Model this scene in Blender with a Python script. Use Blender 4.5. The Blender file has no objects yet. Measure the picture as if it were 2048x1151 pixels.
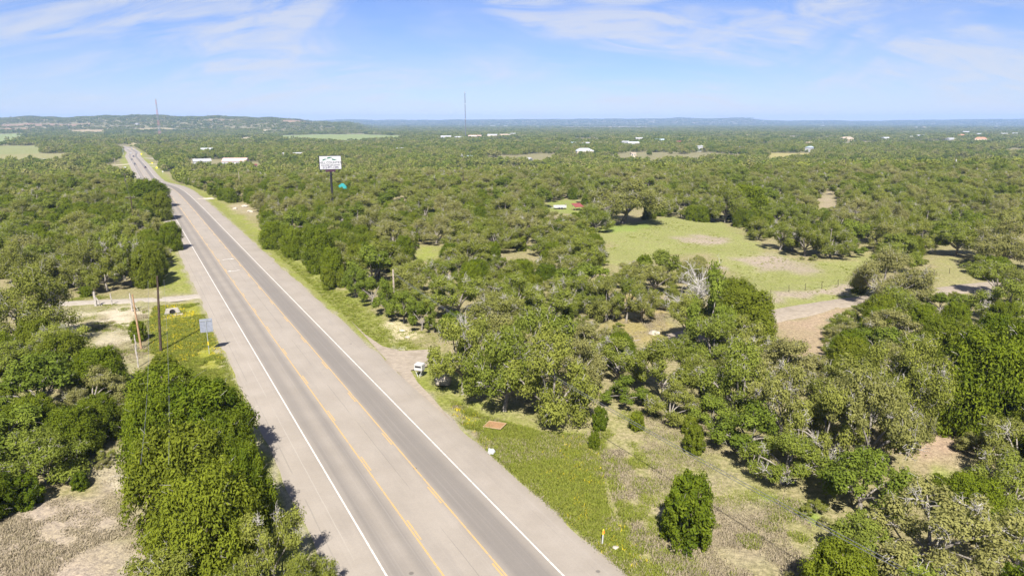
import bpy, bmesh, math, random
import numpy as np
from mathutils import Vector, Matrix

# ------------------------------------------------------------------ camera, sky, sun, exposure
sc = bpy.context.scene
COL = sc.collection
cam_data = bpy.data.cameras.new('camera')
cam = bpy.data.objects.new('camera', cam_data); COL.objects.link(cam)
cam.location = (0, 0, 31.0)
cam.rotation_euler = (math.radians(90 - 13.69), 0, 0)
cam_data.sensor_width = 36.0
cam_data.lens = 36.0 * 1365.0 / 2048.0
cam_data.clip_start = 1.0
cam_data.clip_end = 60000.0
sc.camera = cam

SUN_EL = math.radians(47.0)
sun_data = bpy.data.lights.new('sun', 'SUN')
sun_data.energy = 4.8
sun_data.angle = math.radians(0.5)
sun_data.color = (1.0, 0.955, 0.88)
sun = bpy.data.objects.new('sun', sun_data); COL.objects.link(sun)
sun.location = (0, -60, 90)
sun.rotation_euler = Vector((0.05, 1.0, -math.tan(SUN_EL))).to_track_quat('-Z', 'Y').to_euler()

world = bpy.data.worlds.new('World'); sc.world = world
world.use_nodes = True
wt = world.node_tree; wt.nodes.clear()
def wn(t, **kw):
    n = wt.nodes.new(t)
    for k, v in kw.items(): setattr(n, k, v)
    return n
sky = wn('ShaderNodeTexSky', sky_type='NISHITA', sun_disc=False)
sky.sun_elevation = SUN_EL
sky.sun_rotation = math.radians(182.9)
sky.altitude = 300; sky.air_density = 1.0; sky.dust_density = 0.15; sky.ozone_density = 3.0
bg = wn('ShaderNodeBackground'); bg.inputs['Strength'].default_value = 0.05
wout = wn('ShaderNodeOutputWorld')
# thin cirrus: noise on a plane high above, reached along the view direction
tc = wn('ShaderNodeTexCoord')
sep = wn('ShaderNodeSeparateXYZ'); wt.links.new(tc.outputs['Generated'], sep.inputs[0])
zc = wn('ShaderNodeMath', operation='MAXIMUM'); zc.inputs[1].default_value = 0.012
wt.links.new(sep.outputs['Z'], zc.inputs[0])
zo = wn('ShaderNodeMath', operation='ADD'); zo.inputs[1].default_value = 0.42
wt.links.new(zc.outputs[0], zo.inputs[0])
dx = wn('ShaderNodeMath', operation='DIVIDE'); dy = wn('ShaderNodeMath', operation='DIVIDE')
wt.links.new(sep.outputs['X'], dx.inputs[0]); wt.links.new(zo.outputs[0], dx.inputs[1])
wt.links.new(sep.outputs['Y'], dy.inputs[0]); wt.links.new(zo.outputs[0], dy.inputs[1])
cmb = wn('ShaderNodeCombineXYZ')
wt.links.new(dx.outputs[0], cmb.inputs[0]); wt.links.new(dy.outputs[0], cmb.inputs[1])
def cloud_layer(scale, rot, stretch, loc, detail, lo, hi, dist):
    mp = wn('ShaderNodeMapping')
    mp.inputs['Rotation'].default_value = (0, 0, rot)
    mp.inputs['Scale'].default_value = (scale * stretch, scale, 1)
    mp.inputs['Location'].default_value = (loc[0], loc[1], 0)
    wt.links.new(cmb.outputs[0], mp.inputs[0])
    nz = wn('ShaderNodeTexNoise'); nz.inputs['Scale'].default_value = 1.0
    nz.inputs['Detail'].default_value = detail; nz.inputs['Roughness'].default_value = 0.62
    nz.inputs['Distortion'].default_value = dist
    wt.links.new(mp.outputs[0], nz.inputs['Vector'])
    mr = wn('ShaderNodeMapRange', interpolation_type='SMOOTHSTEP')
    mr.inputs['From Min'].default_value = lo; mr.inputs['From Max'].default_value = hi
    wt.links.new(nz.outputs['Fac'], mr.inputs['Value'])
    return mr.outputs[0]
big = cloud_layer(2.1, 0.42, 0.55, (0.42, 0.54), 5, 0.42, 0.60, 0.9)
fine = cloud_layer(9.0, 0.6, 0.33, (0.4, 5.1), 10, 0.26, 0.66, 1.6)
veil = cloud_layer(1.3, 0.3, 0.6, (8.0, 2.0), 5, 0.40, 0.62, 0.5)
m1 = wn('ShaderNodeMath', operation='MULTIPLY'); wt.links.new(big, m1.inputs[0]); wt.links.new(fine, m1.inputs[1])
m2 = wn('ShaderNodeMath', operation='MULTIPLY'); wt.links.new(veil, m2.inputs[0]); m2.inputs[1].default_value = 0.28
m3 = wn('ShaderNodeMath', operation='ADD', use_clamp=True); wt.links.new(m1.outputs[0], m3.inputs[0]); wt.links.new(m2.outputs[0], m3.inputs[1])
m4 = wn('ShaderNodeMath', operation='MULTIPLY'); wt.links.new(m3.outputs[0], m4.inputs[0]); m4.inputs[1].default_value = 0.74
mx = wn('ShaderNodeMix', data_type='RGBA')
mx.inputs[7].default_value = (5.2, 5.4, 5.9, 1)
wt.links.new(m4.outputs[0], mx.inputs[0]); tn = wn('ShaderNodeMix', data_type='RGBA', blend_type='MULTIPLY'); tn.inputs[0].default_value = 1.0
tn.inputs[7].default_value = (.565, .63, .93, 1)
wt.links.new(sky.outputs[0], tn.inputs[6]); wt.links.new(tn.outputs[2], mx.inputs[6])
wt.links.new(mx.outputs[2], bg.inputs['Color']); wt.links.new(bg.outputs[0], wout.inputs['Surface'])

sc.view_settings.view_transform = 'Standard'
sc.view_settings.look = 'None'
sc.view_settings.gamma = 1.0
sc.view_settings.use_curve_mapping = False
sc.view_settings.exposure = 1.52
sc.render.engine = 'CYCLES'
cy = sc.cycles
cy.max_bounces = 7; cy.diffuse_bounces = 5; cy.glossy_bounces = 2
cy.transmission_bounces = 3; cy.transparent_max_bounces = 4; cy.volume_bounces = 0
cy.use_denoising = True
cy.caustics_reflective = False; cy.caustics_refractive = False

# ------------------------------------------------------------------ helpers
R = np.random.default_rng(11)
rnd = random.Random(5)

def tag(o, label=None, cat=None, group=None, kind=None):
    if label: o['label'] = label
    if cat: o['category'] = cat
    if group: o['group'] = group
    if kind: o['kind'] = kind
    return o

def empty(name, loc, rz=0.0, scale=None):
    o = bpy.data.objects.new(name, None); COL.objects.link(o)
    o.empty_display_size = 0.5
    o.location = loc; o.rotation_euler = (0, 0, rz)
    if scale is not None: o.scale = scale
    return o

def link(name, me, parent=None, loc=None, rz=0.0):
    o = bpy.data.objects.new(name, me); COL.objects.link(o)
    if parent is not None: o.parent = parent
    if loc is not None: o.location = loc
    if rz: o.rotation_euler = (0, 0, rz)
    return o

def copy_tree(o, parent=None):
    c = o.copy(); COL.objects.link(c); c.parent = parent
    for ch in list(o.children): copy_tree(ch, c)
    return c

def np_mesh(name, V, F, mats, mat_idx=None, tint=None, smooth=False, uv=None, col=None):
    """V (n,3); F list of (k,m) index arrays with m = 3 or 4."""
    V = np.asarray(V, np.float32)
    me = bpy.data.meshes.new(name)
    F = [np.asarray(f, np.int32) for f in F if len(f)]
    loops = np.concatenate([f.ravel() for f in F])
    sizes = np.concatenate([np.full(len(f), f.shape[1], np.int32) for f in F])
    starts = np.concatenate([[0], np.cumsum(sizes)[:-1]]).astype(np.int32)
    me.vertices.add(len(V)); me.vertices.foreach_set('co', V.ravel())
    me.loops.add(len(loops)); me.loops.foreach_set('vertex_index', loops)
    me.polygons.add(len(sizes)); me.polygons.foreach_set('loop_start', starts)
    me.polygons.foreach_set('loop_total', sizes)
    if mat_idx is not None: me.polygons.foreach_set('material_index', np.asarray(mat_idx, np.int32))
    if smooth: me.polygons.foreach_set('use_smooth', np.ones(len(sizes), bool))
    for m in mats: me.materials.append(m)
    if tint is not None:
        a = me.attributes.new('tint', 'FLOAT', 'POINT'); a.data.foreach_set('value', np.asarray(tint, np.float32))
    if col is not None:
        a = me.attributes.new('gcol', 'FLOAT_COLOR', 'POINT'); a.data.foreach_set('color', np.asarray(col, np.float32).ravel())
    if uv is not None:
        l = me.uv_layers.new(name='UVMap'); l.data.foreach_set('uv', np.asarray(uv, np.float32)[loops].ravel())
    me.update(calc_edges=True)
    return me

class MB:
    """Collects boxes, tubes and polygons into one mesh."""
    def __init__(s): s.v = []; s.f = []
    def add(s, vs, fs):
        b = len(s.v); s.v += [tuple(v) for v in vs]; s.f += [tuple(i + b for i in f) for f in fs]; return s
    def box(s, x0, x1, y0, y1, z0, z1, tx=0.0, ty=0.0):
        vs = [(x0, y0, z0), (x1, y0, z0), (x1, y1, z0), (x0, y1, z0),
              (x0 + tx, y0 + ty, z1), (x1 - tx, y0 + ty, z1), (x1 - tx, y1 - ty, z1), (x0 + tx, y1 - ty, z1)]
        return s.add(vs, [(3, 2, 1, 0), (4, 5, 6, 7), (0, 1, 5, 4), (1, 2, 6, 5), (2, 3, 7, 6), (3, 0, 4, 7)])
    def tube(s, pts, radii, n=6, cap=True):
        pts = [Vector(p) for p in pts]; vs = []; fs = []
        for i, p in enumerate(pts):
            d = (pts[min(i + 1, len(pts) - 1)] - pts[max(i - 1, 0)]).normalized()
            a = d.orthogonal().normalized() if abs(d.z) < .9 else Vector((1, 0, 0)); a = (a - d * a.dot(d)).normalized()
            b = d.cross(a); r = radii[i] if hasattr(radii, '__len__') else radii
            for k in range(n):
                t = 2 * math.pi * k / n; vs.append(p + (a * math.cos(t) + b * math.sin(t)) * r)
        for i in range(len(pts) - 1):
            for k in range(n):
                fs.append((i * n + k, i * n + (k + 1) % n, (i + 1) * n + (k + 1) % n, (i + 1) * n + k))
        if cap: fs.append(tuple(range(n - 1, -1, -1))); fs.append(tuple((len(pts) - 1) * n + k for k in range(n)))
        return s.add(vs, fs)
    def prism(s, prof, y0, y1):
        """profile in (x, z), counter-clockwise, extruded along y"""
        n = len(prof)
        vs = [(x, y0, z) for x, z in prof] + [(x, y1, z) for x, z in prof]
        fs = [tuple(range(n)), tuple(range(2 * n - 1, n - 1, -1))]
        fs += [((k + 1) % n, k, k + n, (k + 1) % n + n) for k in range(n)]
        return s.add(vs, fs)
    def mesh(s, name, mat, bevel=0.0, smooth=False):
        bm = bmesh.new(); vs = [bm.verts.new(v) for v in s.v]
        for f in s.f:
            try: bm.faces.new([vs[i] for i in f])
            except ValueError: pass
        bmesh.ops.recalc_face_normals(bm, faces=bm.faces)
        if bevel: bmesh.ops.bevel(bm, geom=list(bm.edges), offset=bevel, segments=2, profile=.7, affect='EDGES', clamp_overlap=True)
        me = bpy.data.meshes.new(name); bm.to_mesh(me); bm.free()
        if smooth: me.polygons.foreach_set('use_smooth', [True] * len(me.polygons))
        me.materials.append(mat); return me
    def build(s, name, mat, parent=None, bevel=0.0, loc=None, rz=0.0, smooth=False):
        return link(name, s.mesh(name, mat, bevel, smooth), parent, loc, rz)

# ---- materials
def node_mat(name):
    m = bpy.data.materials.new(name); m.use_nodes = True; m.node_tree.nodes.clear(); return m, m.node_tree
class NT:
    def __init__(s, t): s.t = t
    def n(s, typ, ins=None, **kw):
        nd = s.t.nodes.new(typ)
        for k, v in kw.items(): setattr(nd, k, v)
        for k, v in (ins or {}).items():
            if isinstance(v, bpy.types.NodeSocket): s.t.links.new(v, nd.inputs[k])
            else: nd.inputs[k].default_value = v
        return nd
    def math(s, op, a, b=0.0, clamp=False):
        return s.n('ShaderNodeMath', {0: a, 1: b}, operation=op, use_clamp=clamp).outputs[0]
    def mix(s, fac, a, b, blend='MIX'):
        return s.n('ShaderNodeMix', {0: fac, 6: a, 7: b}, data_type='RGBA', blend_type=blend).outputs[2]
    def noise(s, vec, scale, detail=3, rough=.55, dist=0.0):
        return s.n('ShaderNodeTexNoise', {'Vector': vec, 'Scale': scale, 'Detail': detail, 'Roughness': rough, 'Distortion': dist}).outputs['Fac']
    def ramp(s, v, lo, hi, a=0.0, b=1.0):
        return s.n('ShaderNodeMapRange', {'Value': v, 'From Min': lo, 'From Max': hi, 'To Min': a, 'To Max': b}, interpolation_type='SMOOTHSTEP').outputs[0]
    def out(s, shader):
        o = s.n('ShaderNodeOutputMaterial'); s.t.links.new(shader, o.inputs['Surface'])

def plain(name, rgb, rough=.7, metal=0.0, var=.12, scale=3.0, spec=.3):
    m, t = node_mat(name); g = NT(t)
    tcn = g.n('ShaderNodeTexCoord'); nz = g.noise(tcn.outputs['Object'], scale, 4)
    c = g.mix(g.ramp(nz, .3, .7), tuple(x * (1 - var) for x in rgb) + (1,), tuple(min(1, x * (1 + var)) for x in rgb) + (1,))
    b = g.n('ShaderNodeBsdfPrincipled', {'Base Color': c, 'Roughness': rough, 'Metallic': metal, 'Specular IOR Level': spec})
    g.out(b.outputs[0]); return m

def leaf_mat(name, dark, light, dry, transl=.32, dry_amt=.2, fresh_amt=.0):
    m, t = node_mat(name); g = NT(t)
    tint = g.n('ShaderNodeAttribute', attribute_name='tint').outputs['Fac']
    oi = g.n('ShaderNodeObjectInfo').outputs['Random']
    f = g.math('ADD', g.math('MULTIPLY', tint, .58), g.math('MULTIPLY', oi, .42))
    c = g.mix(f, dark + (1,), light + (1,))
    r2 = g.math('FRACT', g.math('MULTIPLY', oi, 7.31))
    c = g.mix(g.math('MULTIPLY', g.ramp(r2, .45, 1.0), dry_amt), c, dry + (1,))
    c = g.mix(g.math('MULTIPLY', g.ramp(r2, .40, .0), fresh_amt), c, (.155, .205, .028, 1))
    d = g.n('ShaderNodeBsdfDiffuse', {'Color': c})
    tr = g.n('ShaderNodeBsdfTranslucent', {'Color': g.mix(.5, c, (.16, .2, .02, 1))})
    mxs = g.n('ShaderNodeMixShader', {0: transl, 1: d.outputs[0], 2: tr.outputs[0]})
    g.out(mxs.outputs[0]); return m

def bark_mat(name, a, b):
    m, t = node_mat(name); g = NT(t)
    tcn = g.n('ShaderNodeTexCoord')
    mp = g.n('ShaderNodeMapping', {'Vector': tcn.outputs['Object'], 'Scale': (5, 5, 1.2)})
    c = g.mix(g.ramp(g.noise(mp.outputs[0], 2.0, 4), .35, .65), a + (1,), b + (1,))
    d = g.n('ShaderNodeBsdfDiffuse', {'Color': c}); g.out(d.outputs[0]); return m

M = {}
M['oak_leaf'] = leaf_mat('live_oak_leaf', (.108, .126, .020), (.272, .286, .058), (.280, .245, .115), .46, .55, .45)
M['juniper_leaf'] = leaf_mat('juniper_leaf', (.048, .076, .007), (.155, .188, .015), (.165, .160, .026), .36, .3)
M['broad_leaf'] = leaf_mat('broad_leaf', (.076, .108, .014), (.185, .225, .034), (.19, .19, .05), .40, .3)
M['bark'] = bark_mat('grey_bark', (.12, .105, .09), (.24, .215, .185))
M['juniper_bark'] = bark_mat('juniper_bark', (.10, .075, .055), (.19, .155, .125))
M['dead_wood'] = bark_mat('weathered_wood', (.26, .24, .215), (.42, .395, .36))
M['twig'] = bark_mat('pale_twig', (.22, .205, .18), (.36, .335, .30))
M['grass'] = leaf_mat('green_grass_blade', (.130, .160, .020), (.22, .24, .040), (.26, .22, .09), .35, .4)
M['dry_grass'] = leaf_mat('dry_grass_blade', (.23, .185, .125), (.32, .27, .195), (.23, .21, .10), .3, .3)
M['flower'] = leaf_mat('yellow_flower', (.33, .27, .015), (.55, .42, .02), (.35, .36, .03), .3, .2)

def smooth(t): t = np.clip(t, 0, 1); return t * t * (3 - 2 * t)
RT = np.array([-.80, -.75, -.68, -.62, -.56, -.53, -.47, -.38, -.31, -.235, -.19])
RH = np.array([42., 46., 52., 50., 60., 61., 55., 52., 42., 26., 0.])
FT = np.array([-.30, -.235, -.1, .05, .22, .24, .28, .31, .34, .36, .52, .60, .75, .9])
FH = np.array([34., 56., 62., 71., 80., 92., 80., 92., 86., 54., 48., 64., 76., 74.])
def terrain(x, y):
    """ground height: a flat upland that drops into a wide valley, a low wooded ridge far left and blue hills at the horizon"""
    x = np.asarray(x, float); y = np.asarray(y, float)
    y0 = 285 + .28 * np.clip(x + 100, 0, 400)
    z = -13.5 * smooth((y - y0) / 280)
    t = x / np.maximum(y, 1.0)
    lift = np.interp(t, RT, RH) + np.where(t < -.15, 2.0 * np.sin(t * 71) + 1.5 * np.sin(t * 163 + 1), 0)
    z = z + np.maximum(lift, 0) * 1.22 * smooth((y - 2300) / 1500) * (1 - .5 * smooth((y - 5000) / 3000))
    far = np.interp(t, FT, FH) + 2 * np.sin(t * 60) + 2 * np.sin(t * 140)
    z = z + np.where(t > -.33, far, 0) * smooth((y - 6800) / 3400) * smooth((t + .33) / .1)
    z = z + 1.2 * np.sin(x / 190) * np.sin(y / 240 + 1) * smooth((y - 900) / 500)
    return z
def tz(x, y): return float(terrain(x, y))
def in_poly(px, py, P):
    inside = np.zeros(np.shape(px), bool); n = len(P)
    for i in range(n):
        x0, y0 = P[i]; x1, y1 = P[(i + 1) % n]
        if y0 == y1: continue
        c = ((y0 <= py) & (py < y1)) | ((y1 <= py) & (py < y0))
        inside ^= c & (px < x0 + (py - y0) * (x1 - x0) / (y1 - y0))
    return inside
def poly_dist(px, py, P):
    """signed distance, positive inside"""
    d = np.full(np.shape(px), 1e9); n = len(P)
    for i in range(n):
        ax, ay = P[i]; bx, by = P[(i + 1) % n]; ex, ey = bx - ax, by - ay
        t = np.clip(((px - ax) * ex + (py - ay) * ey) / max(ex * ex + ey * ey, 1e-9), 0, 1)
        d = np.minimum(d, np.hypot(px - ax - t * ex, py - ay - t * ey))
    return np.where(in_poly(px, py, P), d, -d)
def line_dist(px, py, P):
    d = np.full(np.shape(px), 1e9)
    for (ax, ay), (bx, by) in zip(P[:-1], P[1:]):
        ex, ey = bx - ax, by - ay
        t = np.clip(((px - ax) * ex + (py - ay) * ey) / max(ex * ex + ey * ey, 1e-9), 0, 1)
        d = np.minimum(d, np.hypot(px - ax - t * ex, py - ay - t * ey))
    return d


# ------------------------------------------------------------------ ground, road, drives
ROAD = [(51.1, -54.2), (-2.6, 41.8), (-61.3, 146.5), (-119.9, 251.2), (-215.0, 418.0), (-304.0, 574.1), (-400.0, 742.0), (-503.8, 921.7), (-558.5, 1027.0), (-680.0, 1230.0), (-760.0, 1330.0)]
def resample(P, step):
    P = np.array(P, float); d = np.concatenate([[0], np.cumsum(np.hypot(*np.diff(P, axis=0).T))])
    s = np.arange(0, d[-1], step)
    return np.stack([np.interp(s, d, P[:, 0]), np.interp(s, d, P[:, 1])], 1), s
def smooth_line(P, step, k):
    Q, s = resample(P, step)
    for _ in range(k):
        Q[1:-1] = .25 * Q[:-2] + .5 * Q[1:-1] + .25 * Q[2:]
    return Q
RQ = smooth_line(ROAD, 4.0, 30)
RS = np.concatenate([[0], np.cumsum(np.hypot(*np.diff(RQ, axis=0).T))])
def road_frame(Q):
    t = np.gradient(Q, axis=0); t /= np.hypot(t[:, 0], t[:, 1])[:, None]
    return t, np.stack([t[:, 1], -t[:, 0]], 1)     # tangent, right
RTAN, RRIGHT = road_frame(RQ)
def road_pt(s, u, dz=0.0):
    x = np.interp(s, RS, RQ[:, 0]) + np.interp(s, RS, RRIGHT[:, 0]) * u
    y = np.interp(s, RS, RQ[:, 1]) + np.interp(s, RS, RRIGHT[:, 1]) * u
    xc = np.interp(s, RS, RQ[:, 0]); yc = np.interp(s, RS, RQ[:, 1])
    return x, y, terrain(xc, yc) + .06 + dz
def s_of_y(y): return float(np.interp(y, RQ[:, 1], RS))

# where the ground has a colour of its own: (outline, colour, patchiness, soft edge in metres)
CLEARINGS = [
    ([(-7.2, 74.5), (-1.3, 68.2), (2.9, 65.2), (9.4, 72.2), (13.5, 71.5), (16.4, 67.5), (20.4, 66.2), (21.1, 59.0), (21.1, 54.2), (24.2, 51.5), (23.3, 45.5), (27.4, 42.0), (24.6, 37.0), (6.9, 37.0), (7.6, 42.0)], (0.19, 0.18, 0.075), 0.75, 4),
    ([(-7.2, 74.5), (-3.5, 69.0), (2.9, 64.8), (7.4, 64.0), (8.1, 60.8), (6.9, 55.0), (7.3, 51.0), (8.1, 47.5), (9.8, 44.2), (10.5, 40.5), (9.7, 37.0), (7.5, 37.0), (7.4, 42.0), (-3.5, 63.0)], (0.165, 0.185, 0.03), 0.5, 3),
    ([(20.1, 51.8), (23.8, 51.5), (23.4, 49.5), (22.1, 50.2)], (0.15, 0.21, 0.03), 0.2, 2),
    ([(11.2, 51.8), (17.6, 55.0), (19.8, 51.0), (21.8, 45.5), (20.3, 42.0), (15.0, 42.0), (16.3, 47.5)], (0.225, 0.185, 0.13), 0.6, 4),
    ([(25.7, 205.0), (53.8, 228.5), (67.2, 214.5), (62.9, 165.0), (67.3, 152.8), (77.5, 154.5), (90.7, 167.0), (82.1, 151.5), (67.4, 132.8), (65.1, 120.0), (57.2, 113.8), (42.8, 110.8), (46.0, 130.5), (46.9, 163.8), (37.2, 158.5), (20.2, 146.0), (25.5, 179.2), (17.7, 190.0)], (0.178, 0.188, 0.062), 0.28, 5),
    ([(44.0, 185.8), (52.9, 190.0), (60.0, 185.8), (55.7, 176.2), (47.7, 175.5)], (0.25, 0.205, 0.165), 0.3, 5),
    ([(51.4, 154.5), (61.7, 163.8), (65.2, 151.5), (66.2, 141.0), (60.3, 139.5), (54.4, 143.5)], (0.25, 0.205, 0.165), 0.3, 6),
    ([(39.4, 143.5), (43.2, 149.8), (46.6, 146.0), (43.5, 139.5)], (0.225, 0.185, 0.13), 0.3, 3),
    ([(46.6, 121.8), (66.4, 130.5), (72.1, 134.0), (68.8, 127.5), (51.8, 118.8), (44.5, 116.0)], (0.25, 0.205, 0.165), 0.3, 3),
    ([(26.5, 204.0), (41.9, 213.5), (41.6, 204.0), (28.0, 193.5)], (0.15, 0.195, 0.045), 0.1, 5),
    ([(40.7, 104.0), (57.6, 114.0), (50.8, 105.5), (45.1, 95.2), (45.0, 92.8), (41.3, 88.2), (35.2, 88.2)], (0.26, 0.19, 0.135), 0.35, 3),
    ([(96.6, 155.5), (104.8, 158.5), (97.3, 138.5), (90.8, 128.8), (77.8, 121.8)], (0.19, 0.18, 0.075), 0.5, 4),
    ([(84.0, 167.0), (106.0, 170.5), (98.1, 157.2), (84.9, 154.5)], (0.19, 0.18, 0.075), 0.5, 4),
    ([(11.6, 121.8), (28.2, 120.0), (21.8, 92.8), (16.5, 90.8), (14.2, 105.5)], (0.24, 0.19, 0.08), 0.5, 3),
    ([(-41.4, 49.2), (-39.5, 50.0), (-36.8, 53.0), (-37.6, 61.8), (-31.5, 50.5), (-26.7, 45.0), (-27.3, 42.8), (-24.2, 37.0), (-35.0, 37.0), (-44.2, 48.8)], (0.25, 0.205, 0.165), 0.35, 3),
    ([(-37.2, 55.5), (-37.6, 61.8), (-33.8, 55.0), (-33.9, 52.5)], (0.37, 0.325, 0.25), 0.5, 2),
    ([(-82.3, 118.2), (-57.8, 122.5), (-54.0, 114.0), (-58.8, 111.5), (-48.5, 86.5), (-49.8, 82.8), (-62.9, 96.0), (-74.8, 109.0)], (0.2, 0.185, 0.1), 0.6, 3),
    ([(-66.6, 104.0), (-68.5, 110.0), (-67.1, 112.8), (-63.0, 114.8), (-62.3, 116.5), (-60.0, 110.8), (-63.0, 108.5), (-58.4, 99.5), (-58.2, 97.0), (-54.9, 92.8), (-55.6, 91.0), (-58.5, 92.8), (-61.7, 97.0)], (0.37, 0.325, 0.25), 0.55, 2),
    ([(-66.7, 118.8), (-67.2, 126.5), (-64.3, 121.8), (-64.8, 118.2)], (0.37, 0.325, 0.25), 0.5, 1.5),
    ([(-73.4, 108.5), (-71.7, 109.0), (-68.6, 104.0), (-70.2, 104.0)], (0.37, 0.325, 0.25), 0.5, 1.5),
    ([(-61.1, 114.0), (-54.9, 116.0), (-47.4, 102.8), (-38.4, 86.5), (-31.2, 73.0), (-34.1, 71.8), (-42.0, 82.8), (-47.3, 88.2), (-49.3, 89.5)], (0.175, 0.18, 0.02), 0.3, 2.5),
    ([(-19.4, 104.0), (-15.4, 101.2), (-14.1, 97.0), (-16.4, 95.2), (-18.8, 98.8)], (0.42, 0.36, 0.24), 0.4, 2),
    ([(-16.8, 92.8), (-14.4, 92.2), (-14.6, 90.8), (-16.4, 91.0)], (0.44, 0.4, 0.34), 0.1, 1),
    ([(39.8, 65.8), (44.7, 65.2), (45.4, 62.2), (40.7, 58.0), (38.1, 56.0), (36.1, 57.5)], (0.26, 0.19, 0.135), 0.5, 3),
    ([(38.2, 58.2), (40.1, 59.0), (39.9, 57.2), (38.0, 55.5)], (0.17, 0.22, 0.03), 0.3, 2),
    ([(-109.4, 262.5), (-102.4, 266.0), (-92.7, 245.8), (-89.4, 232.2), (-96.3, 237.5)], (0.25, 0.21, 0.14), 0.6, 4),
    ([(126.9, 283.8), (160.1, 345.5), (128.5, 269.2), (117.8, 250.2), (115.6, 257.8)], (0.225, 0.185, 0.13), 0.4, 4),
    ([(14.4, 278.0), (28.7, 278.0), (24.3, 235.0), (12.4, 238.8)], (0.15, 0.18, 0.04), 0.4, 4),
    ([(-24.4, 174.0), (-17.5, 169.0), (-17.8, 154.5), (-24.1, 154.5)], (0.17, 0.19, 0.04), 0.4, 3)
]
FIELDS = [
    ([(-1802.1, 2462.0), (-1763.0, 2528.0), (-1514.6, 2174.0), (-1164.6, 1652.0), (-1079.3, 1470.0), (-1151.8, 1482.0), (-1920.1, 2478.0)], (0.16, 0.2, 0.075)),
    ([(-1011.4, 1300.0), (-896.9, 1324.0), (-653.6, 964.0), (-649.2, 916.0), (-715.1, 916.0)], (0.165, 0.18, 0.07)),
    ([(-742.9, 952.0), (-629.0, 1012.0), (-587.0, 922.0), (-480.7, 728.0), (-516.6, 758.0), (-542.3, 692.0)], (0.19, 0.18, 0.08)),
    ([(-1749.9, 2742.0), (-1570.1, 2726.0), (-1452.2, 2466.0), (-1564.3, 2476.0)], (0.27, 0.21, 0.13)),
    ([(-1489.9, 2762.0), (-1363.1, 2814.0), (-1299.2, 2680.0), (-1412.3, 2630.0)], (0.3, 0.245, 0.15)),
    ([(-877.0, 1598.0), (-877.7, 1638.0), (-720.2, 1340.0), (-723.1, 1312.0)], (0.28, 0.24, 0.13)),
    ([(-787.9, 2334.0), (-676.4, 2464.0), (-534.6, 2460.0), (-301.7, 2174.0), (-301.3, 1798.0), (-380.2, 1746.0), (-516.4, 1700.0), (-591.2, 1760.0)], (0.15, 0.19, 0.065)),
    ([(-671.3, 1638.0), (-982.2, 2786.0), (-960.2, 2780.0), (-621.8, 1650.0)], (0.34, 0.29, 0.19)),
    ([(-2253.0, 3088.0), (-1855.2, 3086.0), (-1794.9, 3002.0), (-2135.2, 2924.0)], (0.2, 0.125, 0.085)),
    ([(-2082.0, 2850.0), (-1846.6, 2832.0), (-1941.1, 2764.0), (-2008.7, 2748.0)], (0.22, 0.13, 0.08)),
    ([(-1135.2, 3438.0), (-1960.6, 8245.0), (-936.5, 3822.0), (-1048.8, 3244.0)], (0.23, 0.15, 0.09)),
    ([(-1492.6, 3362.0), (-1314.3, 3396.0), (-1286.3, 3292.0), (-1438.1, 3264.0)], (0.2, 0.14, 0.09)),
    ([(433.9, 6025.0), (997.2, 6475.0), (1176.9, 5575.0), (1022.1, 4840.0), (797.6, 4840.0), (349.8, 4855.0)], (0.24, 0.2, 0.14)),
    ([(373.5, 1014.0), (438.4, 1014.0), (362.3, 836.0), (304.3, 824.0)], (0.24, 0.21, 0.08))
]
LANE = [(-16.5, 83.8), (-13.0, 86.2), (-8.5, 89.0), (1.1, 90.8), (10.9, 90.8), (19.7, 92.8), (30.2, 99.5), (41.8, 107.2), (50.9, 112.5), (59.8, 116.8), (74.2, 121.8), (89.3, 128.0), (103.6, 133.0), (123.1, 139.5)]
DRIVE = [(-55.0, 122.5), (-57.1, 121.0), (-59.9, 119.2), (-64.8, 118.2), (-70.4, 117.0), (-76.0, 116.0), (-80.2, 115.0), (-85.5, 114.5), (-93.6, 113.8)]

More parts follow.
